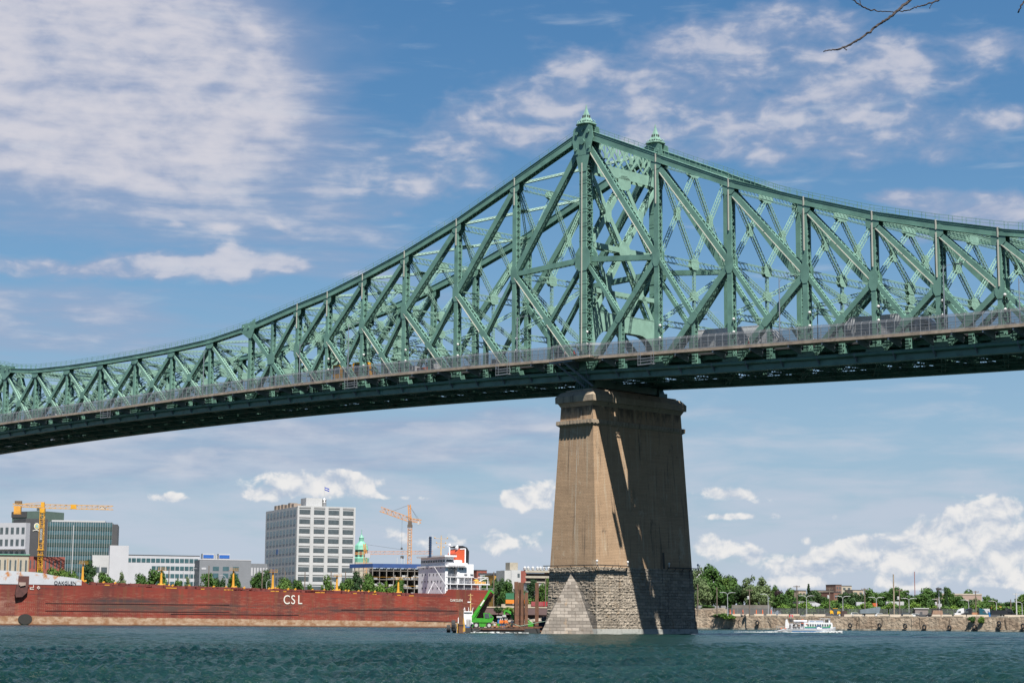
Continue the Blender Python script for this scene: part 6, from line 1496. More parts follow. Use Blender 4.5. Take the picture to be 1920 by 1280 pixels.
# B orange luffed saddle crane with apex
c=at(766,1160,1010); r=empty('tower_crane',(c.x,c.y,LZ),0,'orange tower crane with a pointed apex and a slanting jib','tower crane'); za=lambda py: at(766,py,1010).z-LZ; xa=lambda px: at(px,970,1010).x-c.x
q=MB(); lattice(q,(0,0,0),(0,0,za(985)),2.0,2.0,SX,2.0,.12); q.build('mast',cor,r)
q=MB(); q.box(-.9,.9,-1.22,-1.12,za(1045),za(992)); 
bd=MB(); bd.box(-.55,.55,-1.18,-1.1,za(1042),za(993)); b_o=bd.build('mast_banner',mat('banner_brown',(.22,.13,.09),.7),r)
q=MB()
for k in range(10):   # illegible vertical lettering: letter-like strokes
    z_=za(995+k*4.6); q.box(-.35,-.15,-1.25,-1.19,z_-.9,z_); q.box(.15,.35,-1.25,-1.19,z_-.9,z_)
    if k%3!=1: q.box(-.15,.15,-1.25,-1.19,z_-.2,z_)
    if k%2: q.box(-.15,.15,-1.25,-1.19,z_-.55,z_-.38)
q.build('banner_lettering',letm,b_o)
q=MB(); q.box(-1.3,1.3,-1.3,1.3,za(988),za(983)); q.box(-1,1,-1,1,za(983),za(976)); q.build('slewing_unit',mat('slew_dark',(.12,.09,.07),.7),r)
q=MB(); lattice(q,(0,0,za(974)),(xa(713),0,za(954.5)),1.6,2.4,(0,1,0),2.2,.16); q.build('jib',cor,r)
q=MB(); lattice(q,(0,0,za(974)),(xa(790),0,za(977)),1.6,1.6,(0,1,0),2.2,.18); q.build('counter_jib',cor,r)
q=MB(); lattice(q,(0,0,za(974)),(xa(767),0,za(946)),1.3,1.3,SX,2.0,.2); q.build('apex',cor,r)
q=MB(); q.box(xa(783),xa(787),-1,1,za(983),za(977)); q.build('counterweight',lgrey,r)
q=MB(); q.bar((xa(767),0,za(946)),(xa(736),0,za(958)),.13,.13,(0,1,0)); q.bar((xa(767),0,za(946)),(xa(783),0,za(973)),.13,.13,(0,1,0)); q.bar((xa(767),0,za(948)),(xa(786),0,za(973)),.1,.1,(0,1,0)); q.bar((xa(754),0,za(970)),(xa(754),0,za(1028)),.09,.09,(0,1,0)); q.build('tie_cables',mat('cable_dark',(.06,.06,.07),.6),r)
q=MB(); q.box(xa(754)-.5,xa(754)+.5,-.4,.4,za(1030),za(1026)); q.build('hook_block',chr_,r)
# C low crane behind
c=at(683,1160,1120); r=empty('tower_crane',(c.x,c.y,LZ),0,'smaller orange and white tower crane behind the building site','tower crane'); za=lambda py: at(683,py,1120).z-LZ; xa=lambda px: at(px,1035,1120).x-c.x
q=MB(); lattice(q,(0,0,0),(0,0,za(1040)),1.8,1.8,SX,2,.12); q.build('mast',cor,r)
q=MB(); lattice(q,(0,0,za(1038)),(xa(683),0,za(1019)),1.2,1.2,SX,2,.2); q.build('apex',cor,r)
q=MB(); lattice(q,(1,0,za(1036)),(xa(812),0,za(1034)),1.3,1.7,(0,1,0),2.6,.12); q.build('jib',mat('jib_pale_red',(.62,.33,.2),.6,0,.1,.3),r)
q=MB(); lattice(q,(-1,0,za(1037)),(xa(658),0,za(1037)),1.2,1.0,(0,1,0),2.2,.12); q.build('counter_jib',cor,r)
q=MB(); q.box(-.2,3,-1.2,.5,za(1045),za(1037)); q.build('operator_cab',wpan,r)
q=MB(); q.bar((0,0,za(1020)),(xa(760),0,za(1030)),.12,.12,(0,1,0)); q.bar((xa(754),0,za(1034)),(xa(754),0,za(1041)),.1,.1,(0,1,0)); q.box(xa(751),xa(757),-1,1,za(1046),za(1041)); q.build('load_and_cables',chr_,r)
# ================================================================ POLES AND LAMPS
lampm=mat('lamp_pole_grey',(.45,.46,.48),.5,.2,.05,1); woodp=mat('wooden_pole',(.17,.13,.10),.9,0,.2,2)
def lamp(px,top,Y,arms,label,base=LZ):
    c=at(px,top,Y); h_=c.z-base; r=empty('street_lamp',(c.x,Y,base),0,label,'street lamp','street lamps on the banks')
    q=MB(); q.tube([(0,0,0),(0,0,h_*.93)],[.20,.12],8); q.build('pole',lampm,r)
    for s in arms:
        q=MB(); q.tube([(0,0,h_*.9),(s*.6,0,h_*.98),(s*1.6,0,h_),(s*2.4,0,h_)],.10,6); q.build('arm',lampm,r)
        q=MB(); q.obox((s*2.8,0,h_-.02),(1,0,0),(0,1,0),ZU,.5,.16,.09); q.build('lamp_head',lampm,r)
for px,top,arms,lab in((1364,1110,(-1,1),'double armed street lamp nearest the pier'),(1440,1113,(-1,),'single armed street lamp between the grey-green trees'),(1512,1116,(-1,1),'double armed lamp in front of the spruce'),(1580,1117,(-1,1),'double armed lamp left of the yellow loader'),(1643,1119,(-1,1),'double armed lamp above the tipper trailer'),(1704,1121,(-1,1),'double armed lamp right of the mast pole'),(1762,1123,(-1,),'street lamp below the floodlight mast'),(1816,1124,(-1,),'street lamp over the white lorry'),(1868,1126,(-1,),'street lamp above the black tanker'),(1916,1128,(-1,),'street lamp at the right edge')):
    lamp(px,top,800,arms,lab)
for px,top,Y,arms,lab in((357,1065,930,(1,),'slim lamp in front of the white office wall'),(344,1066,930,(),'plain pole before the white office'),(500,1086,900,(1,),'curved lamp at the left of the office tower'),(628,1088,900,(-1,),'curved lamp before the office tower right side'),(187,1053,930,(),'tall dark pole right of the glass office'),(424,1078,900,(-1,),'short lamp beside the grey metal building'),(720,1092,900,(-1,),'curved lamp before the building site')):
    lamp(px,top,Y,arms,lab)
def pole(px,top,Y,label,cross=True,m=None,w=.2,box_=False,name='utility_pole'):
    c=at(px,top,Y); h_=c.z-LZ; r=empty(name,(c.x,Y,LZ),0,label,'pole','utility poles on the banks')
    q=MB(); q.tube([(0,0,0),(0,0,h_)],[w*1.3,w],8); q.build('pole',m or woodp,r)
    if cross: q=MB(); q.box(-1.4,1.4,-.1,.1,h_-.6,h_-.4); [q.lathe([(.08,0),(.12,.15),(.05,.35)],(x_,0,h_-.4),6) for x_ in(-1.2,-.5,.5,1.2)]; q.build('crossarm',m or woodp,r)
    if box_: q=MB(); q.lathe([(.35,0),(.45,.1),(.45,1.2),(.3,1.35)],(-.6,-.2,h_*.62),8); q.build('transformer',lgrey,r)
for px,top,lab,b_ in((1405,1104,'wooden pole with a transformer before the grey-green trees',True),(1494,1097,'wooden utility pole left of the spruce',False),(1555,1101,'utility pole before the brick apartments',True),(1621,1102,'utility pole above the shipping containers',False),(1686,1104,'dark utility pole right of the mast pole',True),(1829,1107,'utility pole in front of the brown hall end',False),(1344,1100,'thin pole beside the double lamp near the pier',False),(1308,1094,'wooden pole touching the pier edge',False),(1757,1120,'pole under the floodlight mast',True),(1895,1123,'short pole by the tall white pole',False)):
    pole(px,top,795,lab,b_ or px in(1494,1621,1829),box_=b_)
for px,top,Y,lab in((535,1070,925,'black pole at the corner of the office tower'),(572,1072,900,'dark pole before the office entrance'),(621,1070,902,'grey pole before the right office windows'),(648,1071,900,'black pole at the right edge of the office tower'),(392,1060,900,'dark pole in front of the grey metal building'),(492,1068,900,'thin black pole by the terrace houses'),(926,1071,870,'tall dark pole behind the ship stern'),(1023,1082,860,'pale pole beside the pier left edge'),(317,1065,905,'thin pole by the white office left part')):
    pole(px,top,Y,lab,False)
pole(1675,1076,790,'tall bare wooden mast pole on the right bank',False,mat('mast_pole_wood',(.33,.27,.20),.85,0,.2,1),.26,name='mast_pole')
pole(1714.5,1071,1300,'very thin distant antenna mast',False,brick,.22,name='antenna_mast')
pole(1905,1111,760,'tall white pole near the right edge',True,lgrey,.22,name='white_pole')
pole(138,984,935,'very tall slim white pole before the glass office',False,lgrey,.17,name='tall_pole')
c=at(1760,1100,800); r=empty('floodlight_mast',(c.x,800,LZ),0,'grey mast with a ring of floodlights','floodlight mast'); h_=c.z-LZ-1
q=MB(); q.tube([(0,0,0),(0,0,h_)],[.35,.16],8); q.build('mast',lampm,r)
q=MB(); q.lathe([(1.0,0),(1.3,.3),(1.3,.5),(.9,.7)],(0,0,h_),10); [q.box(x_-.25,x_+.25,-1.5,-1.2,h_-.4,h_+.1) for x_ in(-1,-.3,.4,1.1)]; q.build('floodlight_ring',chr_,r)
# fence, barriers, cones
fen=mat('fence_grey',(.26,.28,.29),.6,.2,.1,1)
a=at(1330,1140,815); b_=at(1925,1150,765); 
def fencerun(px0,px1,Y0,Y1,h_,label,step=2.6):
    a=at(px0,1150,Y0); b_=at(px1,1150,Y1); d=Vector((b_.x-a.x,Y1-Y0,0)); r=empty('chain_link_fence',(a.x,Y0,LZ),math.atan2(d.y,d.x),label,'fence'); l=d.length
    q=MB(); [q.bar((x_,0,0),(x_,0,h_),.09,.09,SX) for x_ in np.arange(0,l,step)]; q.bar((0,0,h_),(l,0,h_),.07,.07,(0,1,0)); q.build('fence_posts',fen,r)
    q=MB(); q.add([(0,.05,0),(l,.05,0),(l,.05,h_),(0,.05,h_)],[(0,1,2,3)]); m=wire; q.build('mesh_panel',m,r)
fencerun(1360,1665,812,800,3.3,'long chain link fence behind the lamps on the right bank')
fencerun(1668,1830,790,785,3.4,'chain link fence behind the parked cars and the grey hut')
fencerun(930,1030,866,864,3.2,'chain link fence above the containers by the pier')
bar_=mat('jersey_concrete',(.58,.50,.40),.9,0,.12,.4)
bk=['nearest the pier','under the first double lamp','left of the wooden pole','right of the wooden pole','before the forked tree','left of the flag of the ferry','above the ferry stern','above the ferry funnel','above the ferry wheelhouse','left of the yellow loader','under the yellow loader','right of the yellow loader','left of the tipper trailer','under the tipper trailer','right of the white car','left of the dark car','by the hut','left of the timber stack','under the timber stack','left of the flatbed','below the black tanker','right of the tanker','near the right edge','at the right edge']
for k in range(24):
    px=1378+k*23.5+rk.uniform(-4,4); a=onwall(px,1150); q=MB(); l=rk.uniform(1.6,2.6)
    q.prism([(-.35,0),(.35,0),(.14,.9),(-.14,.9)],lambda u,v,d:Vector((d,u,v)),-l,l); o=q.build('concrete_barrier',bar_ if rk.random()<.75 else chr_); o.location=(a.x,a.y+2.2,LZ); o.rotation_euler=(0,0,math.atan2(wd.y,wd.x)); tag(o,'low concrete barrier on the quay edge '+bk[k],'barrier','concrete barriers along the quay edge')
conem=mat('cone_orange',(.85,.16,.03),.6)
ck=['left of the double lamp','right of the double lamp','by the wooden pole','left of the grey wall end','before the grey wall','right end of the row']
for k,px in enumerate((1369,1376,1393,1418,1430,1446)):
    c=at(px,1144,800); q=MB(); q.lathe([(.32,0),(.32,.1),(.2,.12),(.16,1.3),(.08,1.9)],(0,0,0),10); r=q.build('traffic_drum',conem); r.location=(c.x,800,LZ+.8); tag(r,'orange traffic marker '+ck[k],'traffic cone','orange traffic markers behind the quay')
r=empty('stone_wall',(at(1372,1140,818).x,818,LZ),-.05,'grey old wall behind the orange markers','wall'); solid('wall_face',mat('old_grey_wall',(.17,.155,.14),.95,0,.3,.3),r,(0,16.5,0,1,0,4.8))
# rail tank cars
for (p0,p1,m,lab) in((1305,1349,chr_,'black rail tank car nearest the pier'),(1350,1362,chr_,'end of a second black rail tank car')):
    a=at(p0,1136,835); b_=at(p1,1136,835); l=b_.x-a.x; r=empty('rail_tank_car',(a.x,835,LZ+1.2),0,lab,'tank car','black rail tank cars')
    q=MB(); q.tube([(0,0,1.9),(.4,0,1.9),(l-.4,0,1.9),(l,0,1.9)],[.9,1.5,1.5,.9],14); q.build('tank',m,r); q=MB(); q.box(0,l,-1,1,.1,.4); [q.tube([(x_,-1.1,0),(x_,-.9,0)],.45,10) for x_ in np.arange(.8,l,1.4)]; q.build('bogies',roofd,r)
# ================================================================ VEHICLES ON THE BANK
def wheel(par,x,y,z,r,m=tyrem,w=.25):
    q=MB(); q.tube([(0,-w/2,0),(0,w/2,0)],r,14); t=q.build('tyre',m,par); t.location=(x,y,z); q=MB(); q.tube([(0,-w/2-.02,0),(0,-w/2+.03,0)],r*.55,10); h=q.build('rim',lgrey,t); return t
def car(px,Y,label,m,d=1,suv=False,z=LZ,rot=0):
    c=at(px,1155,Y); r=empty('parked_car',(c.x,Y,z),rot,label,'car','cars parked on the right bank'); H_=1.75 if suv else 1.45; Lh=2.3
    prof=[(-Lh,.35),(Lh,.35),(Lh,.75),(Lh-.1,.95),(1.1,1.0),(.5,H_-.05),(-1.3 if not suv else -1.9,H_),(-2.0 if not suv else -2.15,1.0),(-Lh,.9)]
    q=MB(); q.prism([(a*d,b_) for a,b_ in prof],lambda a,b_,t:Vector((a,t,b_)),-.88,.88); q.build('body',m,r)
    q=MB(); q.prism([(a*d,b_) for a,b_ in((1.0,1.02),(.45,H_-.14),(-1.25 if not suv else -1.8,H_-.12),(-1.8,1.02))],lambda a,b_,t:Vector((a,t,b_)),-.91,.91); q.build('side_window',glz,r)
    for x_ in(-1.4,1.4): 
        for y_ in(-.85,.85): wheel(r,x_,y_,.34,.34)
    q=MB(); q.box(*sorted((Lh*d-.02*d,Lh*d+.04*d)),-.75,-.35,.6,.8); q.build('headlight',letm,r)
carw=mat('car_white',(.75,.76,.78),.3,0,.02,1); cark=mat('car_black',(.02,.022,.028),.25,0,.1,1); cars=mat('car_silver',(.45,.48,.52),.3,.4,.03,1)
for a in((1605,790,'white pickup parked right of the yellow loader',carw,1,True),(1651,785,'white car parked under the tipper trailer',carw,1),(1696,783,'dark car parked right of the wooden pole',cark,-1,True),(1714,784,'white car parked in front of the hut fence',carw,-1),(1721,786,'silver car behind the white one by the hut',cars,1),(1744,780,'black car parked left of the timber stack',cark,-1,True),(1773,783,'black car right of the timber stack',cark,1,True)): car(*a)
def lorry(px,Y,label,m,d=1,z=LZ,name='lorry',back=None):
    c=at(px,1155,Y); r=empty(name,(c.x,Y,z),0,label,'truck','trucks on the right bank')
    q=MB(); q.prism([(a*d,b_) for a,b_ in((-1.2,.6),(2.6,.6),(2.6,1.5),(1.5,1.75),(1.1,2.6),(.5,3.3),(-1.2,3.7))],lambda a,b_,t:Vector((a,t,b_)),-1.2,1.2); q.build('cab',m,r)
    q=MB(); q.prism([(a*d,b_) for a,b_ in((1.35,1.8),(1.0,2.5),(.1,2.5),(.1,1.8))],lambda a,b_,t:Vector((a,t,b_)),-1.24,1.24); q.build('cab_window',glz,r)
    q=MB(); q.box(*sorted((-1.2*d,-6*d)),-.5,.5,.7,1.0); [q.tube([(-1.4*d,y_,1),(-1.4*d,y_,4.0)],.1,6) for y_ in(-1,1)]; q.build('chassis',roofd,r)
    for x_ in(1.9,-3.2,-4.4): 
        for y_ in(-1.05,1.05): wheel(r,x_*d,y_,.52,.52,w=.35)
    if back: q=MB(); q.box(*sorted((-1.7*d,-7.5*d)),-1.2,1.2,1.1,back[1]); q.build('load_body',back[0],r)
    return r
teal=mat('lorry_teal',(.01,.09,.13),.35,0,.1,1); orn=mat('worn_orange_load',(.48,.22,.11),.8,0,.3,.6)
lorry(1801,776,'white tractor unit parked on the quay',carw,-1,back=(orn,2.0)); lorry(1815,771,'dark blue-black tractor unit beside the white one',cark,-1); lorry(1841,770,'teal tractor unit on the quay',teal,1)
lorry(1893,765,'black lorry with an open black body near the right edge',cark,1,back=(cark,2.9))
r=empty('timber_stack',(at(1757,1150,775).x,775,LZ),0,'stack of brown timber with black tyres on top','stack'); q=MB(); 
for j in range(5): q.box(-2.4+.15*j,2.4-.1*j,-1,1,j*.55,j*.55+.48)
q.build('timber',mat('old_timber',(.32,.20,.14),.9,0,.25,1),r); q=MB(); [q.tube([(x_,-.3,3.2+.3*j),(x_,.3,3.2+.3*j)],.48,12) for x_ in(-1.6,-.6,.5,1.6) for j in(0,)]; q.build('tyre_pile',tyrem,r)
r=empty('storage_hut',(at(1716,1150,787).x,787,LZ),0,'grey flat-roofed hut behind the parked cars','hut'); solid('wall',mat('hut_grey_brown',(.22,.19,.18),.9,0,.12,1),r,(0,5.4,0,3.5,0,3.4)); solid('roof',mgrey,r,(-.5,5.7,-.3,3.8,3.4,3.75)); solid('door',chr_,r,(2,3,-.05,0,0,2.2))
r=empty('site_cabin',(at(1842,1150,782).x,782,LZ),0,'white site cabin behind the teal lorry','cabin'); solid('wall',wpan,r,(0,3.1,0,2.6,.3,3.6)); solid('window',glz,r,(2.2,2.6,-.05,0,2.2,2.7)); solid('base',roofd,r,(.1,3.0,.1,2.5,0,.3))
r=empty('portable_toilet',(at(1853.5,1150,778).x,778,LZ),0,'blue portable toilet beside the site cabin','toilet'); solid('cabin',mat('toilet_blue',(.02,.20,.55),.5),r,(0,.95,0,1.1,0,2.2)); solid('roof',wpan,r,(-.04,.99,-.04,1.14,2.2,2.35)); solid('door',mat('toilet_blue_dark',(.01,.13,.4),.5),r,(.12,.83,-.04,0,.1,2.05))
r=empty('tipper_trailer',(at(1612,1150,786).x,786,LZ),0,'long steel tipper trailer body parked on the quay','trailer'); q=MB(); q.prism([(0,1.3),(7.8,1.5),(8.4,3.9),(7.9,4.0),(4,3.4),(0,2.7)],lambda a,b_,t:Vector((a,t,b_)),-1.2,1.2); q.build('tipper_body',mat('tipper_steel',(.22,.27,.31),.45,.3,.15,.6),r); q=MB(); q.box(.3,8,-.5,.5,.8,1.3); q.build('chassis',roofd,r)
for x_ in(1.2,2.4,6.6): wheel(r,x_,-1,.5,.5,w=.4)
r=empty('loader',(at(1556,1150,790).x,790,LZ),0,'yellow wheel loader on the quay behind the ferry','loader'); q=MB(); q.prism([(0,.8),(1.4,.8),(1.2,2.2),(.4,2.6),(0,2.0)],lambda a,b_,t:Vector((a,t,b_)),-.9,.9); q.prism([(2.9,.8),(4.6,.9),(4.4,2.0),(3.4,2.2),(2.9,1.7)],lambda a,b_,t:Vector((a,t,b_)),-.9,.9); q.build('body',mat('loader_yellow',(.85,.45,.02),.5),r)
q=MB(); q.box(1.4,2.9,-.8,.8,1.3,3.2); q.build('cab',glz,r); solid('roof',cyel,r,(1.2,3.1,-.9,.9,3.2,3.4)); q=MB(); q.prism([(-2.2,.2),(-.8,.1),(-.1,1.0),(-1.0,1.6),(-2.3,1.3)],lambda a,b_,t:Vector((a,t,b_)),-1.3,1.3); q.build('bucket',chr_,r)
for x_ in(.6,3.8): wheel(r,x_,-.9,.65,.65,w=.5)
r=empty('skip',(at(1577,1150,782).x,782,LZ),0,'dark rusty skip right of the loader','skip'); q=MB(); q.prism([(0,0),(2.2,0),(2.4,2.3),(-.1,2.3)],lambda a,b_,t:Vector((a,t,b_)),-1,1); q.build('skip_body',mat('skip_rust',(.07,.035,.03),.8,0,.2,1),r); q=MB(); [q.box(x_,x_+.12,-1.08,-1,0.05,2.25) for x_ in(.3,.9,1.5,2.0)]; q.build('ribs',roofd,r)
# ================================================================ WORK BARGE AND BOATS BY THE PIER
YB=376.
def bx(px,py,Y=YB): p=at(px,py,Y); return p.x,p.z
rust=mat('rusty_pile',(.17,.075,.04),.85,0,.3,1.2,col2=(.09,.045,.03),thr=(.5,.65),sc2=1); brg=mat('barge_black',(.03,.033,.035),.7,0,.2,1); lime=mat('machine_lime',(.045,.34,.02),.5,0,.2,1.5,col2=(.06,.14,.03),thr=(.58,.70),sc2=1.2)
x0=bx(872,1180)[0]; x1=bx(1012,1180)[0]
r=empty('work_barge',(x0,YB,0),0,'flat black work barge moored beside the pier','barge'); l=x1-x0
q=MB(); q.prism([(0,.1),(.8,-.6),(l-.5,-.6),(l,.1),(l,.95),(0,.95)],lambda a,b_,t:Vector((a,t,b_)),-2,7); q.build('barge_hull',brg,r)
solid('barge_deck',rust,r,(0,l,-2,7,.95,1.02)); q=MB(); q.bar((2.8,-2.1,.75),(l-3,-2.1,.75),.16,.1,(0,1,0)); [q.bar((x_,-2,.95),(x_,-2,1.9),.06,.06,SX) for x_ in np.arange(4,l,1.6)]; q.bar((5,-2,1.9),(l-2,-2,1.9),.05,.05,(0,1,0)); q.build('barge_rail',rust,r)
def barge_thing(nm,px,Y,lab,cat,z=1.02,rot=0,group=None): c=at(px,1170,Y); return empty(nm,(c.x,Y,z),rot,lab,cat,group)
# telehandler
r=barge_thing('telehandler',889,378,'lime green telescopic handler with raised boom on the barge','telehandler'); X=lambda px:(px-889)*378/FPX; Z_=lambda py: at(889,py,378).z-1.02
q=MB(); q.prism([(X(884),Z_(1166)),(X(922),Z_(1166)),(X(925),Z_(1158)),(X(911),Z_(1159)),(X(905),Z_(1158)),(X(888),Z_(1158)),(X(885),Z_(1156))],lambda a,b_,t:Vector((a,t,b_)),-1.0,1.0); q.prism([(X(893),Z_(1174)),(X(918),Z_(1174)),(X(920),Z_(1166)),(X(900),Z_(1166))],lambda a,b_,t:Vector((a,t,b_)),-.9,.9); q.build('body',lime,r)
q=MB(); a=(X(886),0,Z_(1157)); b_=(X(905),0,Z_(1128)); c_=(X(918),0,Z_(1105)); q.bar(a,b_,.62,.5,(0,1,0)); q.bar(b_,c_,.44,.38,(0,1,0)); q.bar(c_,(X(925),0,Z_(1111)),.32,.32,(0,1,0)); q.bar((X(891),0,Z_(1158)),(X(899),0,Z_(1144)),.18,.18,(0,1,0)); q.build('boom',lime,r)
q=MB(); aa=Vector(b_)*.75+Vector(a)*.25; bb=Vector(b_)*.98+Vector(a)*.02+Vector((.3,0,.5)); q.bar(aa+Vector((.0,-.34,0)),bb+Vector((0,-.34,0)),.28,.03,(0,1,0)); q.build('boom_marking',letm,r)
q=MB(); q.prism([(X(907),Z_(1159)),(X(906),Z_(1148)),(X(917),Z_(1148)),(X(925),Z_(1156)),(X(925),Z_(1160))],lambda a,b_,t:Vector((a,t,b_)),-.9,.2); q.build('cab_frame',lime,r)
q=MB(); q.prism([(X(908.5),Z_(1158)),(X(908),Z_(1149.5)),(X(916),Z_(1149.5)),(X(918),Z_(1158))],lambda a,b_,t:Vector((a,t,b_)),-.95,.25); q.prism([(X(919),Z_(1157)),(X(918.5),Z_(1150.5)),(X(924),Z_(1156.5))],lambda a,b_,t:Vector((a,t,b_)),-.95,.25); q.build('cab_window',glz,r)
for px in(893,917):
    for y_ in(-.8,.8): wheel(r,X(px),y_,.5,.62,w=.45)
q=MB(); [q.bar((X(p_),-1.1,Z_(1170)),(X(p_)+.3*s_,-1.1,0),.14,.14,(0,1,0)) for p_,s_ in((888,-1),(923,1))]; q.build('outrigger',lime,r)
# excavator
r=barge_thing('excavator',957,380,'lime green excavator with a curled arm beside the piles','excavator'); X=lambda px:(px-957)*380/FPX; Z_=lambda py: at(957,py,380).z-1.02
q=MB(); q.bar((X(963),0,Z_(1162)),(X(960),0,Z_(1150)),.5,.4,(0,1,0)); q.bar((X(960),0,Z_(1150)),(X(951),0,Z_(1144)),.5,.4,(0,1,0)); q.bar((X(951),0,Z_(1144)),(X(946),0,Z_(1145)),.4,.35,(0,1,0)); q.bar((X(946),0,Z_(1145)),(X(945.5),0,Z_(1152)),.3,.3,(0,1,0)); q.build('arm',lime,r)
q=MB(); q.prism([(X(957),Z_(1172)),(X(969),Z_(1172)),(X(969),Z_(1163)),(X(960),Z_(1163))],lambda a,b_,t:Vector((a,t,b_)),-.9,.9); q.build('body',lime,r); q=MB(); q.box(X(957),X(972),-1,-.5,0,.7); q.box(X(957),X(972),.5,1,0,.7); q.build('tracks',roofd,r); q=MB(); q.box(X(944)-.2,X(946)+.3,-.4,.4,Z_(1156),Z_(1152)); q.build('bucket',lgrey,r)
r=barge_thing('hydraulic_pack',993,379,'small lime green machine behind the thin pile','machine'); q=MB(); q.box(-.4,1.2,-.5,.5,.3,1.1); q.box(-.9,-.5,-.4,.4,.9,1.8); q.bar((-.7,0,1.7),(.5,0,1.0),.2,.2,(0,1,0)); q.build('machine_body',lime,r); solid('skid',roofd,r,(-.6,1.3,-.5,.5,0,.3))
r=barge_thing('site_hut',940,381,'small bright blue cabin behind the workers','cabin'); solid('wall',mat('hut_blue',(.03,.22,.55),.5),r,(-.75,.75,-.6,.6,0,2.0)); solid('roof',lgrey,r,(-.95,.95,-.8,.8,2.0,2.35)); solid('window',glz,r,(-.4,.0,-.64,-.6,1.1,1.7))
q=MB(); 
for k in range(26):
    x_=rk.uniform(0,5); q.obox((x_,rk.uniform(-1,1),rk.uniform(.05,.5)),(1,rk.uniform(-.3,.3),rk.uniform(-.2,.2)),(0,1,0),ZU,rk.uniform(.1,.7),rk.uniform(.05,.2),rk.uniform(.04,.15))
o=q.build('scrap_pile',mat('scrap_mix',(.30,.15,.08),.8,0,.5,2.5)); o.location=(bx(925,1170)[0],376,1.02); tag(o,'heap of rusty beams and scrap on the barge','scrap')
r=barge_thing('generator',882,374.6,'grey caged generator at the left end of the barge','generator'); solid('casing',mgrey,r,(-.75,.0,-.4,.4,.25,1.4)); q=MB(); [q.box(x_,x_+.06,-.46,-.4,.1,1.6) for x_ in(-.8,-.5,-.2,.0)]; q.box(-.8,.06,-.46,-.4,1.5,1.6); q.build('cage',roofd,r)
for k,(px,lab,m) in enumerate(((927,'grey drum standing on the barge behind the telehandler',mgrey),(930,'yellow drum on the barge deck',cyel),(934,'lime drum left of the blue cabin',lime),(953,'rusty drum behind the workers',rust),(964,'black drum left of the tall piles',chr_))):
    r=barge_thing('oil_drum',px,377+.4*(k%2),lab,'drum',1.02,0,'drums on the barge deck'); q=MB(); q.lathe([(.30,0),(.30,.3),(.32,.31),(.30,.33),(.30,.6),(.32,.61),(.30,.63),(.30,.9),(.27,.9)],(0,0,0),12); q.build('drum_body',m,r); q=MB(); q.lathe([(.27,0),(.27,.02)],(0,0,.9),12); q.build('lid',roofd,r)
q=MB(); pts=[Vector((bx(884,1175)[0],373.9,1.3)),Vector((bx(890,1175)[0],373.2,.35)),Vector((bx(900,1175)[0],373.2,.55)),Vector((bx(905,1175)[0],373.8,1.2))]; q.tube(pts,.06,6); tag(q.build('hydraulic_hose',roofd),'black hose looping over the barge side below the telehandler','hose')
# piles
def pile(px,top,Y,w,lab,h=True):
    c=at(px,top,Y); q=MB(); hh=c.z+2; W2=w*Y/FPX
    q.box(-W2/2,W2/2,-.15,-.1,-2,c.z); q.box(-W2/2,W2/2,W2*.9,W2*.9+.05,-2,c.z); q.box(-.04,.04,-.1,W2*.9,-2,c.z)
    r=empty('steel_pile',(c.x,Y,0),rk.uniform(-.25,.25),lab,'steel pile','rusty steel piles beside the pier'); q.build('pile_shaft',rust,r)
    q=MB(); q.box(-W2/2-.03,W2/2+.03,-.18,W2*.9+.08,1.4,1.6); q.build('pile_collar',brg,r)
for px,top,w,lab in((968.5,1090,6.5,'tall dark rusty pile at the left of the pile cluster'),(974.5,1091,4,'tall reddish pile second in the cluster'),(979,1092,5,'tall rusty pile in the middle of the cluster'),(987,1110,6,'shorter broad rusty pile right of the cluster'),(981.5,1114,3,'short thin pile in front of the cluster'),(1006.5,1092,5.5,'lone tall rusty pile next to the pier')): pile(px,top,377.5-(.8 if px in(979,987) else 0),w,lab)
pile(864.5,1142,372,8,'short dark brown pile standing beside the tug')
r=empty('pile_frame',(bx(975,1180)[0],376,0),0,'low rusty steel guide frame round the piles','steel frame'); q=MB()
for z_ in(.5,1.25): q.bar((0,-1.2,z_),(4.6,-1.2,z_),.2,.2,(0,1,0)); q.bar((0,2.2,z_),(4.6,2.2,z_),.2,.2,(0,1,0))
for x_ in np.arange(0,4.7,1.15): q.bar((x_,-1.2,-.5),(x_,-1.2,1.3),.16,.16,SX); q.bar((x_,-1.2,1.25),(x_,2.2,1.25),.12,.12,SX)
q.bar((1.2,-1.2,.3),(2.3,-1.2,1.2),.1,.1,(0,1,0)); q.bar((2.3,-1.2,.3),(3.4,-1.2,1.2),.1,.1,(0,1,0)); q.build('frame_bars',rust,r)
q=MB(); pts=[at(966,1170,375),at(975,1173,374.5),at(1000,1168,374),at(1022,1164,372)]; q.tube(pts,.05,5); tag(q.build('mooring_rope',mat('rope_pale_green',(.35,.5,.38),.8)),'pale green mooring rope stretched from the barge to the pier','rope')
# tug
r=empty('tugboat',(bx(876,1180)[0],YB+5,0),0,'small tugboat with a white wheelhouse and buff mast behind the barge','tugboat'); Y2=YB+5; X=lambda px:(px-876)*Y2/FPX; Z_=lambda py: at(876,py,Y2).z
q=MB(); q.prism([(X(855),0.0),(X(857),1.6),(X(890),1.5),(X(893),0)],lambda a,b_,t:Vector((a,t,b_)),-1.8,1.8); q.build('hull',mat('tug_blue',(.02,.16,.45),.5),r)
q=MB(); q.prism([(X(858),Z_(1170)),(X(858),Z_(1158)),(X(863),Z_(1152)),(X(884),Z_(1150)),(X(886),Z_(1170))],lambda a,b_,t:Vector((a,t,b_)),-1.4,1.4); q.prism([(X(867),Z_(1152)),(X(868),Z_(1145)),(X(885),Z_(1145)),(X(885),Z_(1152))],lambda a,b_,t:Vector((a,t,b_)),-1.1,1.1); q.build('wheelhouse',whp,r)
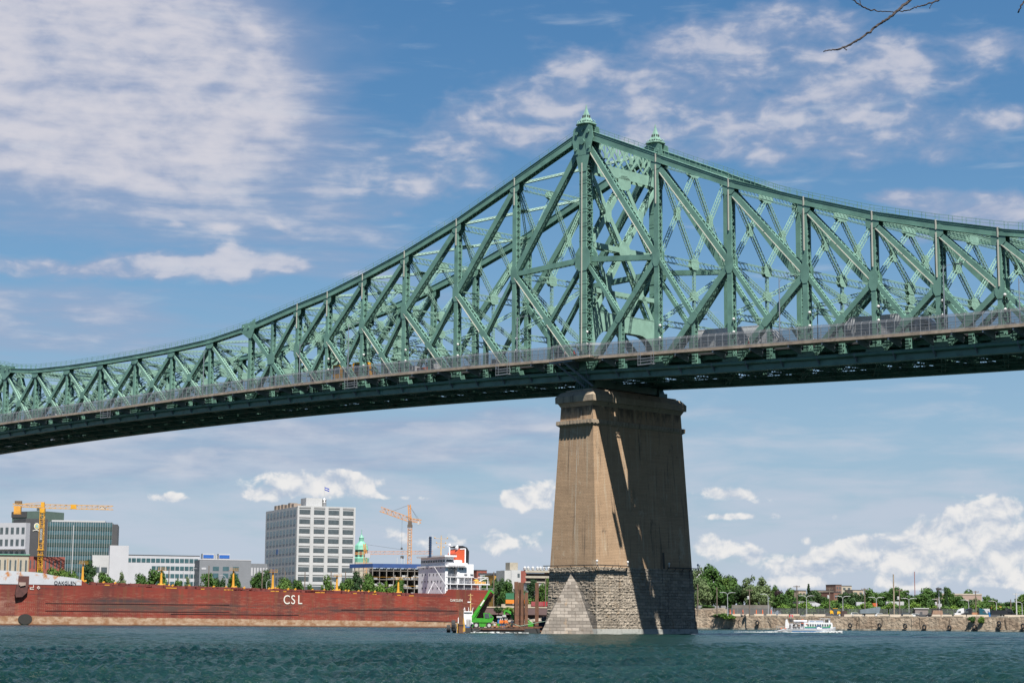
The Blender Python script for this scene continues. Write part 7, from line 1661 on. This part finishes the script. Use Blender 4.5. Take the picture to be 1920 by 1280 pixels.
q=MB(); q.box(X(869),X(884),-1.15,-1.1,Z_(1150),Z_(1147)); q.build('window',glz,r)
q=MB(); q.bar((X(881),0,Z_(1146)),(X(880.5),0,Z_(1112)),.2,.2,SX); [q.bar((X(880.5)-w_,0,Z_(p_)),(X(880.5)+w_,0,Z_(p_)),.1,.1,(0,1,0)) for p_,w_ in((1115,.5),(1122,.3),(1131,.45))]; q.build('mast',D.materials['mast_buff'],r)
q=MB(); q.box(X(877)-.2,X(881),-.2,.2,Z_(1129),Z_(1127)); q.build('radar',whp,r)
for p_,s_ in((867,.3),(871,-.1),(878,-.1),(883,.3)): q=MB(); q.bar((X(p_),-.5,Z_(1148)),(X(p_)+s_,-.5,Z_(1138)),.08,.08,(0,1,0)); q.build('antenna',whp,r)
r=empty('push_knee',(bx(866,1180)[0],373,0),0,'yellow steel push frame with worn paint at the waterline','push frame'); q=MB(); Z_=lambda py: at(866,py,373).z; X=lambda px:(px-866)*373/FPX
q.prism([(X(857),Z_(1186)),(X(873),Z_(1184)),(X(873),Z_(1175)),(X(871),Z_(1163)),(X(870),Z_(1157)),(X(868),Z_(1158)),(X(864),Z_(1168)),(X(858),Z_(1168))],lambda a,b_,t:Vector((a,t,b_)),-.5,.5); q.build('frame',mat('worn_yellow',(.62,.36,.06),.7,0,.2,1,col2=(.25,.12,.05),thr=(.5,.65),sc2=2),r); q=MB(); q.bar((X(862),-.53,Z_(1184)),(X(866),-.53,Z_(1168)),.25,.06,(0,1,0)); q.build('rust_bar',rust,r)
q=MB()
for px,py,rr_ in((841,1178,.75),(850,1172,1.05),(852,1178,.9)):
    c=at(px,py,373.5); q.tube([c+Vector((-.35,0,0)),c+Vector((.35,0,0))],rr_,14)
tag(q.build('bow_fender',tyrem),'big black rubber bow fender at the left end of the barge','fender')
r=empty('work_boat',(bx(1022,1170)[0],395,0),0,'dark blue work boat half hidden behind the pier base','boat'); q=MB(); q.prism([(-1.6,.0),(-2.0,1.3),(-1.2,2.4),(2.5,2.2),(2.6,0)],lambda a,b_,t:Vector((a,t,b_)),-1.4,1.4); q.build('hull',mat('boat_dark_blue',(.01,.02,.05),.5),r); solid('cabin',mat('boat_blue',(.02,.05,.14),.5),r,(-.4,1.6,-1,1,2.2,3.3)); solid('window',glz,r,(-.2,1.3,-1.05,-1,2.6,3.1)); 
# ---------------- people
def person(px,Y,z,label,top,legs,facing=0,helmet=None,pose='stand',group=None,par=None):
    r=empty('person',(at(px,1160,Y).x,Y,z) if not par else par,facing,label,'person',group)
    me=D.meshes.new('body'); a=.12 if pose=='stand' else .3
    V=[(0,0,.92),(0,0,1.15),(0,0,1.40),(0,0,1.52),(0,0,1.66),(.10,0,.88),(.12,a*.5,.48),(.13,a,.06),(.13,a-.16,.03),(-.10,0,.88),(-.12,-a*.3,.48),(-.13,-a*.6,.06),(-.13,-a*.6-.16,.03),(.19,0,1.40),(.25,-.05,1.14),(.22,-.22,.95),(.21,-.30,.92),(-.19,0,1.40),(-.25,-.02,1.13),(-.23,-.16,.92),(-.22,-.24,.88)]
    E_=[(0,1),(1,2),(2,3),(3,4),(0,5),(5,6),(6,7),(7,8),(0,9),(9,10),(10,11),(11,12),(2,13),(13,14),(14,15),(15,16),(2,17),(17,18),(18,19),(19,20)]
    Rd=[.15,.14,.15,.06,.10,.10,.075,.05,.045,.10,.075,.05,.045,.075,.05,.04,.03,.075,.05,.04,.03]
    me.from_pydata(V,E_,[]); o=D.objects.new('body',me); COL.objects.link(o); sm=o.modifiers.new('skin','SKIN'); 
    for i,rd in enumerate(Rd): me.skin_vertices[0].data[i].radius=(rd,rd*.85)
    me.skin_vertices[0].data[0].use_root=True; ss=o.modifiers.new('sub','SUBSURF'); ss.levels=1
    dg=bpy.context.evaluated_depsgraph_get(); m2=D.meshes.new_from_object(o.evaluated_get(dg)); D.objects.remove(o)
    m2.materials.clear(); skin=D.materials.get('skin') or mat('skin',(.45,.26,.18),.6)
    for m in(top,legs,skin): m2.materials.append(m)
    for p_ in m2.polygons: z_=p_.center.z; p_.material_index=2 if z_>1.5 or (abs(p_.center.x)>.18 and z_<.98 and z_>.8) else (0 if z_>.93 else 1)
    b_=D.objects.new('body',m2); COL.objects.link(b_); b_.parent=r
    q=MB(); q.lathe([(.09,.0),(.115,.05),(.11,.11),(.06,.16),(.01,.175)],(0,0,1.64),10); q.build('hard_hat' if helmet else 'hair',helmet or roofd,r)
    return r
hv=mat('hi_vis_orange',(.95,.22,.02),.6); nav=mat('navy_trousers',(.02,.03,.06),.8); hatw=letm
person(938.5,375.2,1.02,'worker in orange jacket standing left on the barge',hv,nav,.3,hatw,group='workers on the barge'); person(942,375.6,1.02,'worker in orange jacket, second from the left',hv,nav,-.6,hatw,group='workers on the barge'); person(947,375.1,1.02,'worker in orange jacket bending beside the blue cabin',hv,nav,2.6,hatw,'walk','workers on the barge'); person(950.5,375.7,1.02,'worker in orange jacket at the right of the group',hv,nav,1.2,hatw,group='workers on the barge'); person(960,375,1.02,'person in dark clothes standing beside the piles',nav,nav,.2,None,group='workers on the barge')
# ================================================================ FERRY
YF=505.
r=empty('ferry_boat',(at(1470,1180,YF).x,YF,0),0,'white passenger ferry with green and blue stripes heading right','ferry'); X=lambda px:(px-1470)*YF/FPX; Z_=lambda py: max(-.3,at(1500,py,YF).z)
q=MB(); hw_=2.6
secs=[(X(1453),1.2,.5),(X(1460),2.3,.55),(X(1472),2.6,.95),(X(1530),2.6,1.05),(X(1556),2.3,1.3),(X(1563),1.2,1.5),(X(1566),.15,1.6)]
vs=[];fs=[]
for x_,w_,t_ in secs: vs+=[(x_,-w_,t_),(x_-.2,-w_*.8,-.4),(x_-.2,w_*.8,-.4),(x_,w_,t_)]
for i in range(len(secs)-1):
    a=4*i;b_=a+4
    for j in range(4): fs.append((a+j,a+(j+1)%4,b_+(j+1)%4,b_+j))
fs+=[(3,2,1,0),tuple(4*(len(secs)-1)+k for k in range(4))]; q.add(vs,fs); q.build('hull',carw,r,fix=True)
z0=1.0
q=MB(); q.prism([(X(1505),z0),(X(1557),z0),(X(1558),z0+1.0),(X(1557),Z_(1166)),(X(1505),Z_(1166))],lambda a,b_,t:Vector((a,t,b_)),-2.2,2.2); q.build('cabin',carw,r)
q=MB(); q.prism([(X(1482),z0-.1),(X(1505),z0-.1),(X(1505),Z_(1168)),(X(1476),Z_(1168)),(X(1474),Z_(1173))],lambda a,b_,t:Vector((a,t,b_)),-1.8,1.8); q.build('aft_cabin',wpan,r)
for k in range(10): x_=X(1512.5)+k*(X(1553)-X(1512.5))/9; q=MB(); q.box(x_-.21,x_+.21,-2.24,-2.18,z0+.72,Z_(1169.0)); q.build('window',glz,r)
q=MB(); q.box(X(1486),X(1494),-1.86,-1.78,z0+.5,Z_(1168.7)); q.build('doorway',roofd,r)
gr=mat('stripe_green',(.05,.35,.14),.5); bs=mat('stripe_blue',(.03,.14,.32),.5)
q=MB(); q.box(X(1506),X(1527),-2.26,-2.2,z0+.42,z0+.62); q.box(X(1538),X(1553),-2.26,-2.2,z0+.42,z0+.62); q.build('green_stripe',gr,r); q=MB(); q.box(X(1506),X(1527),-2.26,-2.2,z0+.2,z0+.38); q.box(X(1538),X(1553),-2.26,-2.2,z0+.2,z0+.38); q.box(X(1482),X(1556),-2.68,-2.6,.25,.5) ; q.build('blue_stripe',bs,r)
q=MB()
for k in range(7): a=.4+k*.72; q.bar((X(1532)+.72*math.cos(a),-2.3,z0+.35+.62*math.sin(a)),(X(1532)+.72*math.cos(a+.55),-2.3,z0+.35+.62*math.sin(a+.55)),.22,.08,(0,1,0))
q.build('round_emblem',bs,r); q=MB(); q.box(X(1550.5),X(1553.5),-2.3,-2.24,z0+.5,z0+.95); q.build('green_logo',gr,r)
q=MB(); q.tube([(X(1487),-.9,Z_(1164.2)),(X(1512),-.9,Z_(1164.2))],.35,10); q.build('roof_tank',wpan,r)
q=MB(); q.box(X(1514),X(1542),-1.3,-1.2,Z_(1166),Z_(1162)); sb=q.build('roof_sign',wpan,r); q=MB(); [q.box(X(1517+k*2.2),X(1518.2+k*2.2),-1.33,-1.3,Z_(1164.7),Z_(1163.3)) for k in range(11) if k!=4]; q.build('sign_lettering',bs,sb)
q=MB(); q.box(X(1536),X(1555),-1.4,1.4,Z_(1159.3),Z_(1158.5)); [q.box(X(p_)-.06,X(p_)+.06,-1.3,-1.2,Z_(1166),Z_(1159)) for p_ in(1544,1552)]; q.box(X(1552),X(1554.5),-1.2,1.2,Z_(1166),Z_(1159)); q.build('canopy',carw,r); q=MB(); q.box(X(1545),X(1550),-.6,.6,Z_(1166),Z_(1161)); q.build('helm_seat',stone,r)
q=MB(); q.prism([(X(1471),z0-.2),(X(1474.5),z0-.2),(X(1480),Z_(1172)),(X(1476),Z_(1166)),(X(1474.5),Z_(1160)),(X(1471.5),Z_(1161)),(X(1470.5),Z_(1169))],lambda a,b_,t:Vector((a,t,b_)),-1.9,-1.7); q.build('stern_wing',carw,r)
q=MB(); q.box(X(1481),X(1486),-.5,.5,Z_(1166),Z_(1159.5)); q.build('exhaust',roofd,r)
q=MB(); q.bar((X(1482),.2,Z_(1160)),(X(1485),.2,Z_(1151)),.07,.07,(0,1,0)); q.build('flagpole',lampm,r)
fr=mat('flag_red',(.62,.01,.02),.6)
for i,(a,b_,m,nm) in enumerate(((0,.3,fr,'flag_red_band'),(.3,.7,flw,'flag_white_band'),(.7,1,fr,'flag_red_band'))):
    q=MB(); fx0=X(1480.5); fw=X(1487.5)-fx0; vs=[]
    for k in range(5):
        f=a+(b_-a)*k/4
        for j in(0,1): vs.append((fx0+fw*f,.2+.12*math.sin(f*7),Z_(1157)-.0+.28*math.sin(f*5)*.6+j*.62+.25*f))
    q.add(vs,[(2*k,2*k+2,2*k+3,2*k+1) for k in range(4)]); q.build(nm,m,r)
q=MB(); q.prism([(.13*math.cos(k),.16*math.sin(k)) for k in np.arange(0,6.28,.7)],lambda a,b_,t:Vector((X(1484)+a,.2+t,Z_(1157)+.55+b_)),-.2,-.15); q.build('flag_leaf',fr,r)
q=MB(); [q.bar((X(p_),-2.2,z0-.3),(X(p_),-2.2,z0+.7),.06,.06,SX) for p_ in range(1454,1508,4)]; q.bar((X(1454),-2.2,z0+.7),(X(1506),-2.2,z0+.7),.06,.06,(0,1,0)); q.bar((X(1454),-2.2,z0+.2),(X(1506),-2.2,z0+.2),.05,.05,(0,1,0)); q.build('stern_rail',lampm,r)
q=MB(); [q.lathe([(.15,0),(.34,.05),(.34,.12),(.15,.17)],(X(p_),-2.0,z),10) for p_,z in((1463,z0),(1470,z0),(1502,z0+1.4),(1502,z0+2.3),(1510,z0+1.2))]; q.build('lifebuoy',D.materials['cone_orange'],r)
fp=[(1481,'ferry passenger in dark clothes standing at the aft rail',nav),(1488,'ferry passenger in a dark jacket near the doorway',cark),(1492,'ferry passenger in white by the doorway',flw),(1498,'ferry passenger in red-brown standing amidships',rust)]
for px,lab,m in fp: person(px,YF-2.0,z0-.35,lab,m,nav,rk.uniform(-1,1),None,'stand','passengers on the ferry deck')
foam=mat('white_foam',(.78,.80,.80),.8,0,.1,3)
def foam_patch(name,px0,px1,Y,lab,h=.25,n=320,w=2.0,amp=1):
    q=MB(); a=at(px0,1180,Y).x; b_=at(px1,1180,Y).x
    for k in range(n):
        f=rk.random()**amp; x_=a+(b_-a)*f; y_=Y+rk.gauss(0,w); s=rk.uniform(.05,.24)*(1-.6*f if amp>1 else 1); z=rk.uniform(.0,h)*(1-.5*f)
        n_=6; q.prism([(s*1.7*math.cos(t)*rk.uniform(.7,1.1),s*.6*math.sin(t)*rk.uniform(.7,1.1)) for t in np.arange(0,6.28,6.28/n_)],lambda u,v,d,x_=x_,y_=y_,z=z:Vector((x_+u,y_+v*1.6,z+d)),-.05,s*.55)
    o=q.build(name,foam); tag(o,lab,'foam',kind='stuff'); return o
foam_patch('bow_wave',1578,1530,YF-3.2,'white bow wave in front of the ferry',.5,520,.5,1.0); foam_patch('side_wash',1560,1470,YF-3.4,'white wash along the ferry side',.18,320,.35,1.0); foam_patch('ferry_wake',1470,1380,YF,'broken white wake behind the ferry',.28,520,1.6,2.2)
foam_patch('wash_foam',884,990,371.5,'white wash breaking along the barge',.25,60,.5,1.0); foam_patch('pier_foam',1300,1322,368,'small splash at the right corner of the pier',.15,26,.5,1.0)
# ================================================================ TRAFFIC AND PEOPLE ON THE BRIDGE
BM=Matrix.Translation((BX0,BY0,0))@Matrix.Rotation(-PHI,4,'Z')
def bloc(s,t,z): return BM@Vector((-s,t,z))
def on_bridge(nm,s,t,lab,cat,group=None,flip=0,dz=.43):
    slope=math.atan2(DK(s-3)-DK(s+3),6.); o=empty(nm,bloc(s,t,DK(s)+dz),0,lab,cat,group); o.rotation_euler=(0,-slope if not flip else slope,-PHI+(math.pi if flip else 0)); return o
trl=mat('trailer_grey',(.62,.64,.66),.45,.1,.06,.5); trd=mat('trailer_side_grey',(.62,.64,.66),.5,0,.1,.4)
def semi(s,lab,m,l=13.5,cabm=carw,t=3.6):
    r=on_bridge('semi_trailer_truck',s,t,lab,'truck','lorries crossing the bridge')
    q=MB(); q.box(-l/2,l/2,-1.25,1.25,1.15,4.55); tb=q.build('trailer_box',m,r)
    q=MB(); q.box(-l/2,l/2,-1.28,1.28,4.45,4.6); q.box(-l/2,l/2,-1.28,1.28,1.1,1.22); [q.box(x_-.05,x_+.05,-1.28,-1.25,1.2,4.5) for x_ in np.arange(-l/2+.1,l/2,1.2)]; q.build('trailer_trim',trl,tb)
    q=MB(); q.prism([(l/2+.9,.7),(l/2+5.6,.7),(l/2+5.6,1.7),(l/2+4.4,2.0),(l/2+3.6,2.9),(l/2+2.6,3.7),(l/2+.9,3.8)],lambda a,b_,t_:Vector((a,t_,b_)),-1.2,1.2); q.build('cab',cabm,r)
    q=MB(); q.prism([(l/2+4.2,2.05),(l/2+3.5,2.8),(l/2+2.8,2.8),(l/2+2.8,2.05)],lambda a,b_,t_:Vector((a,t_,b_)),-1.23,1.23); q.build('cab_window',glz,r)
    for x_ in(-l/2+1.2,-l/2+2.5,l/2-.2,l/2+1.1,l/2+4.6):
        for y_ in(-1.05,1.05): wheel(r,x_,y_,.52,.52,w=.35)
semi(-33.5,'white and grey lorry with a box trailer just right of the tower',trd,14.5); semi(-66,'long grey box trailer lorry nearer the right edge',trd,15,cars)
def bcar(s,t,lab,m,H_=1.5,flip=0,nm='car'):
    r=on_bridge(nm,s,t,lab,'car','cars crossing the bridge',flip); prof=[(-2.2,.3),(2.2,.3),(2.2,.8),(1.2,.95),(.6,H_),(-1.5,H_),(-2.1,.95)]
    q=MB(); q.prism(prof,lambda a,b_,t_:Vector((a,t_,b_)),-.88,.88); q.build('body',m,r); q=MB(); q.prism([(1.0,.97),(.5,H_-.12),(-1.4,H_-.12),(-1.8,.97)],lambda a,b_,t_:Vector((a,t_,b_)),-.91,.91); q.build('side_window',glz,r)
    for x_ in(-1.35,1.35):
        for y_ in(-.85,.85): wheel(r,x_,y_,.33,.33)
for a in((28,3.4,'white van behind the mesh left of the tower',carw,2.3),(37,3.6,'silver car left of the second post from the tower',cars,1.5),(44,3.4,'white car behind the white-edged diagonal',carw,1.5),(9,3.4,'dark car beside the tower leg',cark,1.5),(66,3.5,'white car near the orange works vehicle',carw,1.5),(-52,3.5,'white car between the two lorries',carw,1.6),(-92,3.5,'grey car at the right edge of the bridge',cars,1.6),(140,3.5,'white car on the middle of the bridge',carw,1.5),(160,3.5,'dark car on the middle of the bridge',cark,1.6),(205,3.5,'white van at the far left of the bridge',carw,2.2)): bcar(*a)
for s,lab in((57,'orange works platform lorry behind the mesh'),(50,'orange cherry picker lorry nearer the tower'),(72,'yellow boxy lift vehicle at the left of the works'),(79,'second yellow lift vehicle left of the works')):
    r=on_bridge('works_vehicle',s,3.4,lab,'works vehicle','orange works vehicles on the bridge'); solid('chassis',roofd,r,(-2.8,2.8,-1.1,1.1,.5,.9)); om=D.materials['cone_orange'] if s<60 else cyel
    solid('body',om,r,(-2.8,1.2,-1.1,1.1,.9,1.9 if s<60 else 4.6)); solid('cab',carw if s<60 else om,r,(1.5,2.8,-1.1,1.1,.9,2.5)); solid('cab_window',glz,r,(1.7,2.6,-1.14,1.14,1.7,2.3))
    if s>60: solid('dark_panel',glz,r,(-2.2,-.2,-1.14,-1.1,2.6,4.2))
    for x_ in(-1.8,2.0):
        for y_ in(-1,1): wheel(r,x_,y_,.48,.48)
def bperson(s,t,lab,top,legs,dz=.4): 
    p=bloc(s,t,DK(s)+dz); r=person(0,0,0,lab,top,legs,rk.uniform(-2,2),None,'walk','people walking on the bridge sidewalk',par=tuple(p))
pk=mat('pink_shirt',(.7,.4,.38),.7); rd_=mat('red_shirt',(.6,.05,.04),.7)
bperson(2.6,-3.4,'person in a pale pink shirt at the tower railing',pk,nav,.5); bperson(.2,-3.2,'person in a red shirt beside the tower diagonal',rd_,nav,.5); bperson(-43.2,-3.3,'person with pale shirt walking right of the tower',mat('pale_shirt',(.7,.62,.6),.7),rd_)
# lamp posts on the bridge
for s,t,h_,lab in((90,-.9,10,'tall dark lamp post on the bridge left of the tower'),(72.5,-.9,13,'tall dark lamp post right of the pin joint'),(-48.4,-.9,12.4,'dark lamp post between the second and third post right of the tower'),(-82.5,-.9,11.5,'dark lamp post near the right edge of the bridge'),(-96.5,-.9,8,'pale lamp post at the right edge of the bridge'),(-40,BW+.9,10.5,'thin lamp post on the far side right of the tower'),(18.5,-.9,10,'pale lamp post left of the tower'),(128,-.9,12,'thin dark lamp post over the suspended span'),(-9,BW+.9,10,'thin lamp post behind the tower portal')):
    r=empty('bridge_lamp_post',bloc(s,t,DK(s)+.4),-PHI,lab,'lamp post','lamp posts along the bridge deck')
    q=MB(); q.tube([(0,0,0),(0,0,h_)],[.13,.08],6); q.build('pole',bluegrey,r); q=MB(); q.tube([(0,0,h_-.8),(.5,.3,h_),(1.8,1.0,h_+.15)],.05,5); q.build('arm',bluegrey,r); q=MB(); q.obox((2.2,1.2,h_+.15),(1,.5,0),(-.5,1,0),ZU,.45,.14,.08); q.build('lamp_head',bluegrey,r)
# hanging access platforms under the edge beam
for s,lab in((-20,'metal access platform hanging right of the pier'),(18.5,'metal access platform hanging left of the pier'),(66.5,'metal access platform hanging below the tower\'s fourth post'),(165,'metal access platform hanging below the middle span')):
    r=empty('access_platform',bloc(s,-4.6,DK(s)),-PHI,lab,'platform','access platforms hung from the bridge edge')
    q=MB(); [q.bar((x_,y_,-1.9),(x_,y_,.6),.06,.06,SX) for x_ in(-1.6,1.7) for y_ in(-.7,.0)]
    for z_ in(-1.8,-1.2,-.7): [q.bar((-1.7,y_,z_),(2.1,y_,z_),.07,.07,(0,1,0)) for y_ in(-.7,0)]
    q.build('frame',galv,r); solid('floor',galv,r,(-1.7,1.9,-.75,.1,-1.95,-1.85))
# ================================================================ BARE BRANCHES overhead, close to the camera
brm=mat('branch_bark',(.035,.024,.022),.9,0,.3,18,bump=.5,bscale=60)
def branch(pts,rad,Y,lab,twigs=(),seed=1):
    rr_=random.Random(seed); P_=[at(x_,y_,Y+dy) for x_,y_,dy in pts]
    # resample with knots
    Q=[];Rr_=[]; n=len(P_)
    for i in range(n-1):
        for k in range(6):
            f=k/6; p=P_[i].lerp(P_[i+1],f); p+=Vector((rr_.gauss(0,1),rr_.gauss(0,1),rr_.gauss(0,1)))*.0009*Y/4; Q.append(p); r0=rad[i]+(rad[i+1]-rad[i])*f; Rr_.append(r0*(1.18 if rr_.random()<.12 else rr_.uniform(.95,1.03)))
    Q.append(P_[-1]); Rr_.append(rad[-1])
    q=MB(); q.tube(Q,Rr_,9); o=q.build('bare_branch',brm,smooth=True); tag(o,lab,'branch','bare branches of the tree overhead')
    for tw in twigs:
        a=[at(x_,y_,Y) for x_,y_ in tw[0]]; q=MB(); q.tube(a,[tw[1],tw[1]*.8,tw[1]*.9,tw[1]*.5][:len(a)],6); t=q.build('twig',brm,o)
YK=5.0; px_=YK/FPX
branch([(1544,97.5,0),(1552,94.5,0),(1570,93,0),(1590,86,.02),(1612,73,.04),(1640,52,.05),(1655,42,.06),(1672,30,.08),(1690,14,.1),(1706,0,.12),(1730,-22,.16),(1775,-62,.2)],[v*px_ for v in(.8,1.1,1.7,1.9,2.1,2.3,2.4,2.6,2.8,3.0,3.4,4.0)],YK,'thickest bare branch reaching down to the left at the top right',twigs=[(((1582,90),(1586,93),(1588,94),(1586,95)),1.1*px_)],seed=4)
branch([(1594,-4,0),(1606,5,0),(1618,14,0),(1630,19,0),(1648,21.5,0),(1672,23,0),(1690,22,0),(1708,18,0),(1728,11,0),(1745,6,0),(1762,0,0),(1790,-14,0)],[v*px_ for v in(1.4,1.5,1.6,1.4,1.1,1.0,1.1,1.2,1.3,1.5,1.7,2.0)],YK+.35,'thin sagging bare twig crossing behind the thick branch',twigs=[(((1614,11),(1613,5),(1612,0),(1613,-3)),.9*px_),(((1750,5),(1745,11),(1743,16),(1744,17)),.9*px_)],seed=8)
branch([(1909,23,0),(1912,17,0),(1916,9,0),(1921,3,0),(1930,-10,0)],[v*px_ for v in(1.6,1.2,1.3,1.5,1.8)],YK,'short twig tip at the top right corner',seed=3)

# ---------------------------------------------------------------- film exposure is raised for the deep sky, so every surface keeps a modest real reflectance
KAL=.61
def _k(v): return tuple(list(x*KAL for x in v[:3])+[v[3]])
for m in D.materials:
    if not m.use_nodes: continue
    for nd in m.node_tree.nodes:
        if nd.type=='VALTORGB':
            for e in nd.color_ramp.elements: e.color=_k(e.color)
        elif nd.type=='MIX' and nd.data_type=='RGBA' and nd.blend_type=='MIX':
            for i in(6,7):
                if not nd.inputs[i].is_linked: nd.inputs[i].default_value=_k(nd.inputs[i].default_value)
        elif nd.type=='TEX_BRICK':
            for i in('Color1','Color2','Mortar'): nd.inputs[i].default_value=_k(nd.inputs[i].default_value)
        elif nd.type=='BSDF_PRINCIPLED' and not nd.inputs['Base Color'].is_linked: nd.inputs['Base Color'].default_value=_k(nd.inputs['Base Color'].default_value)
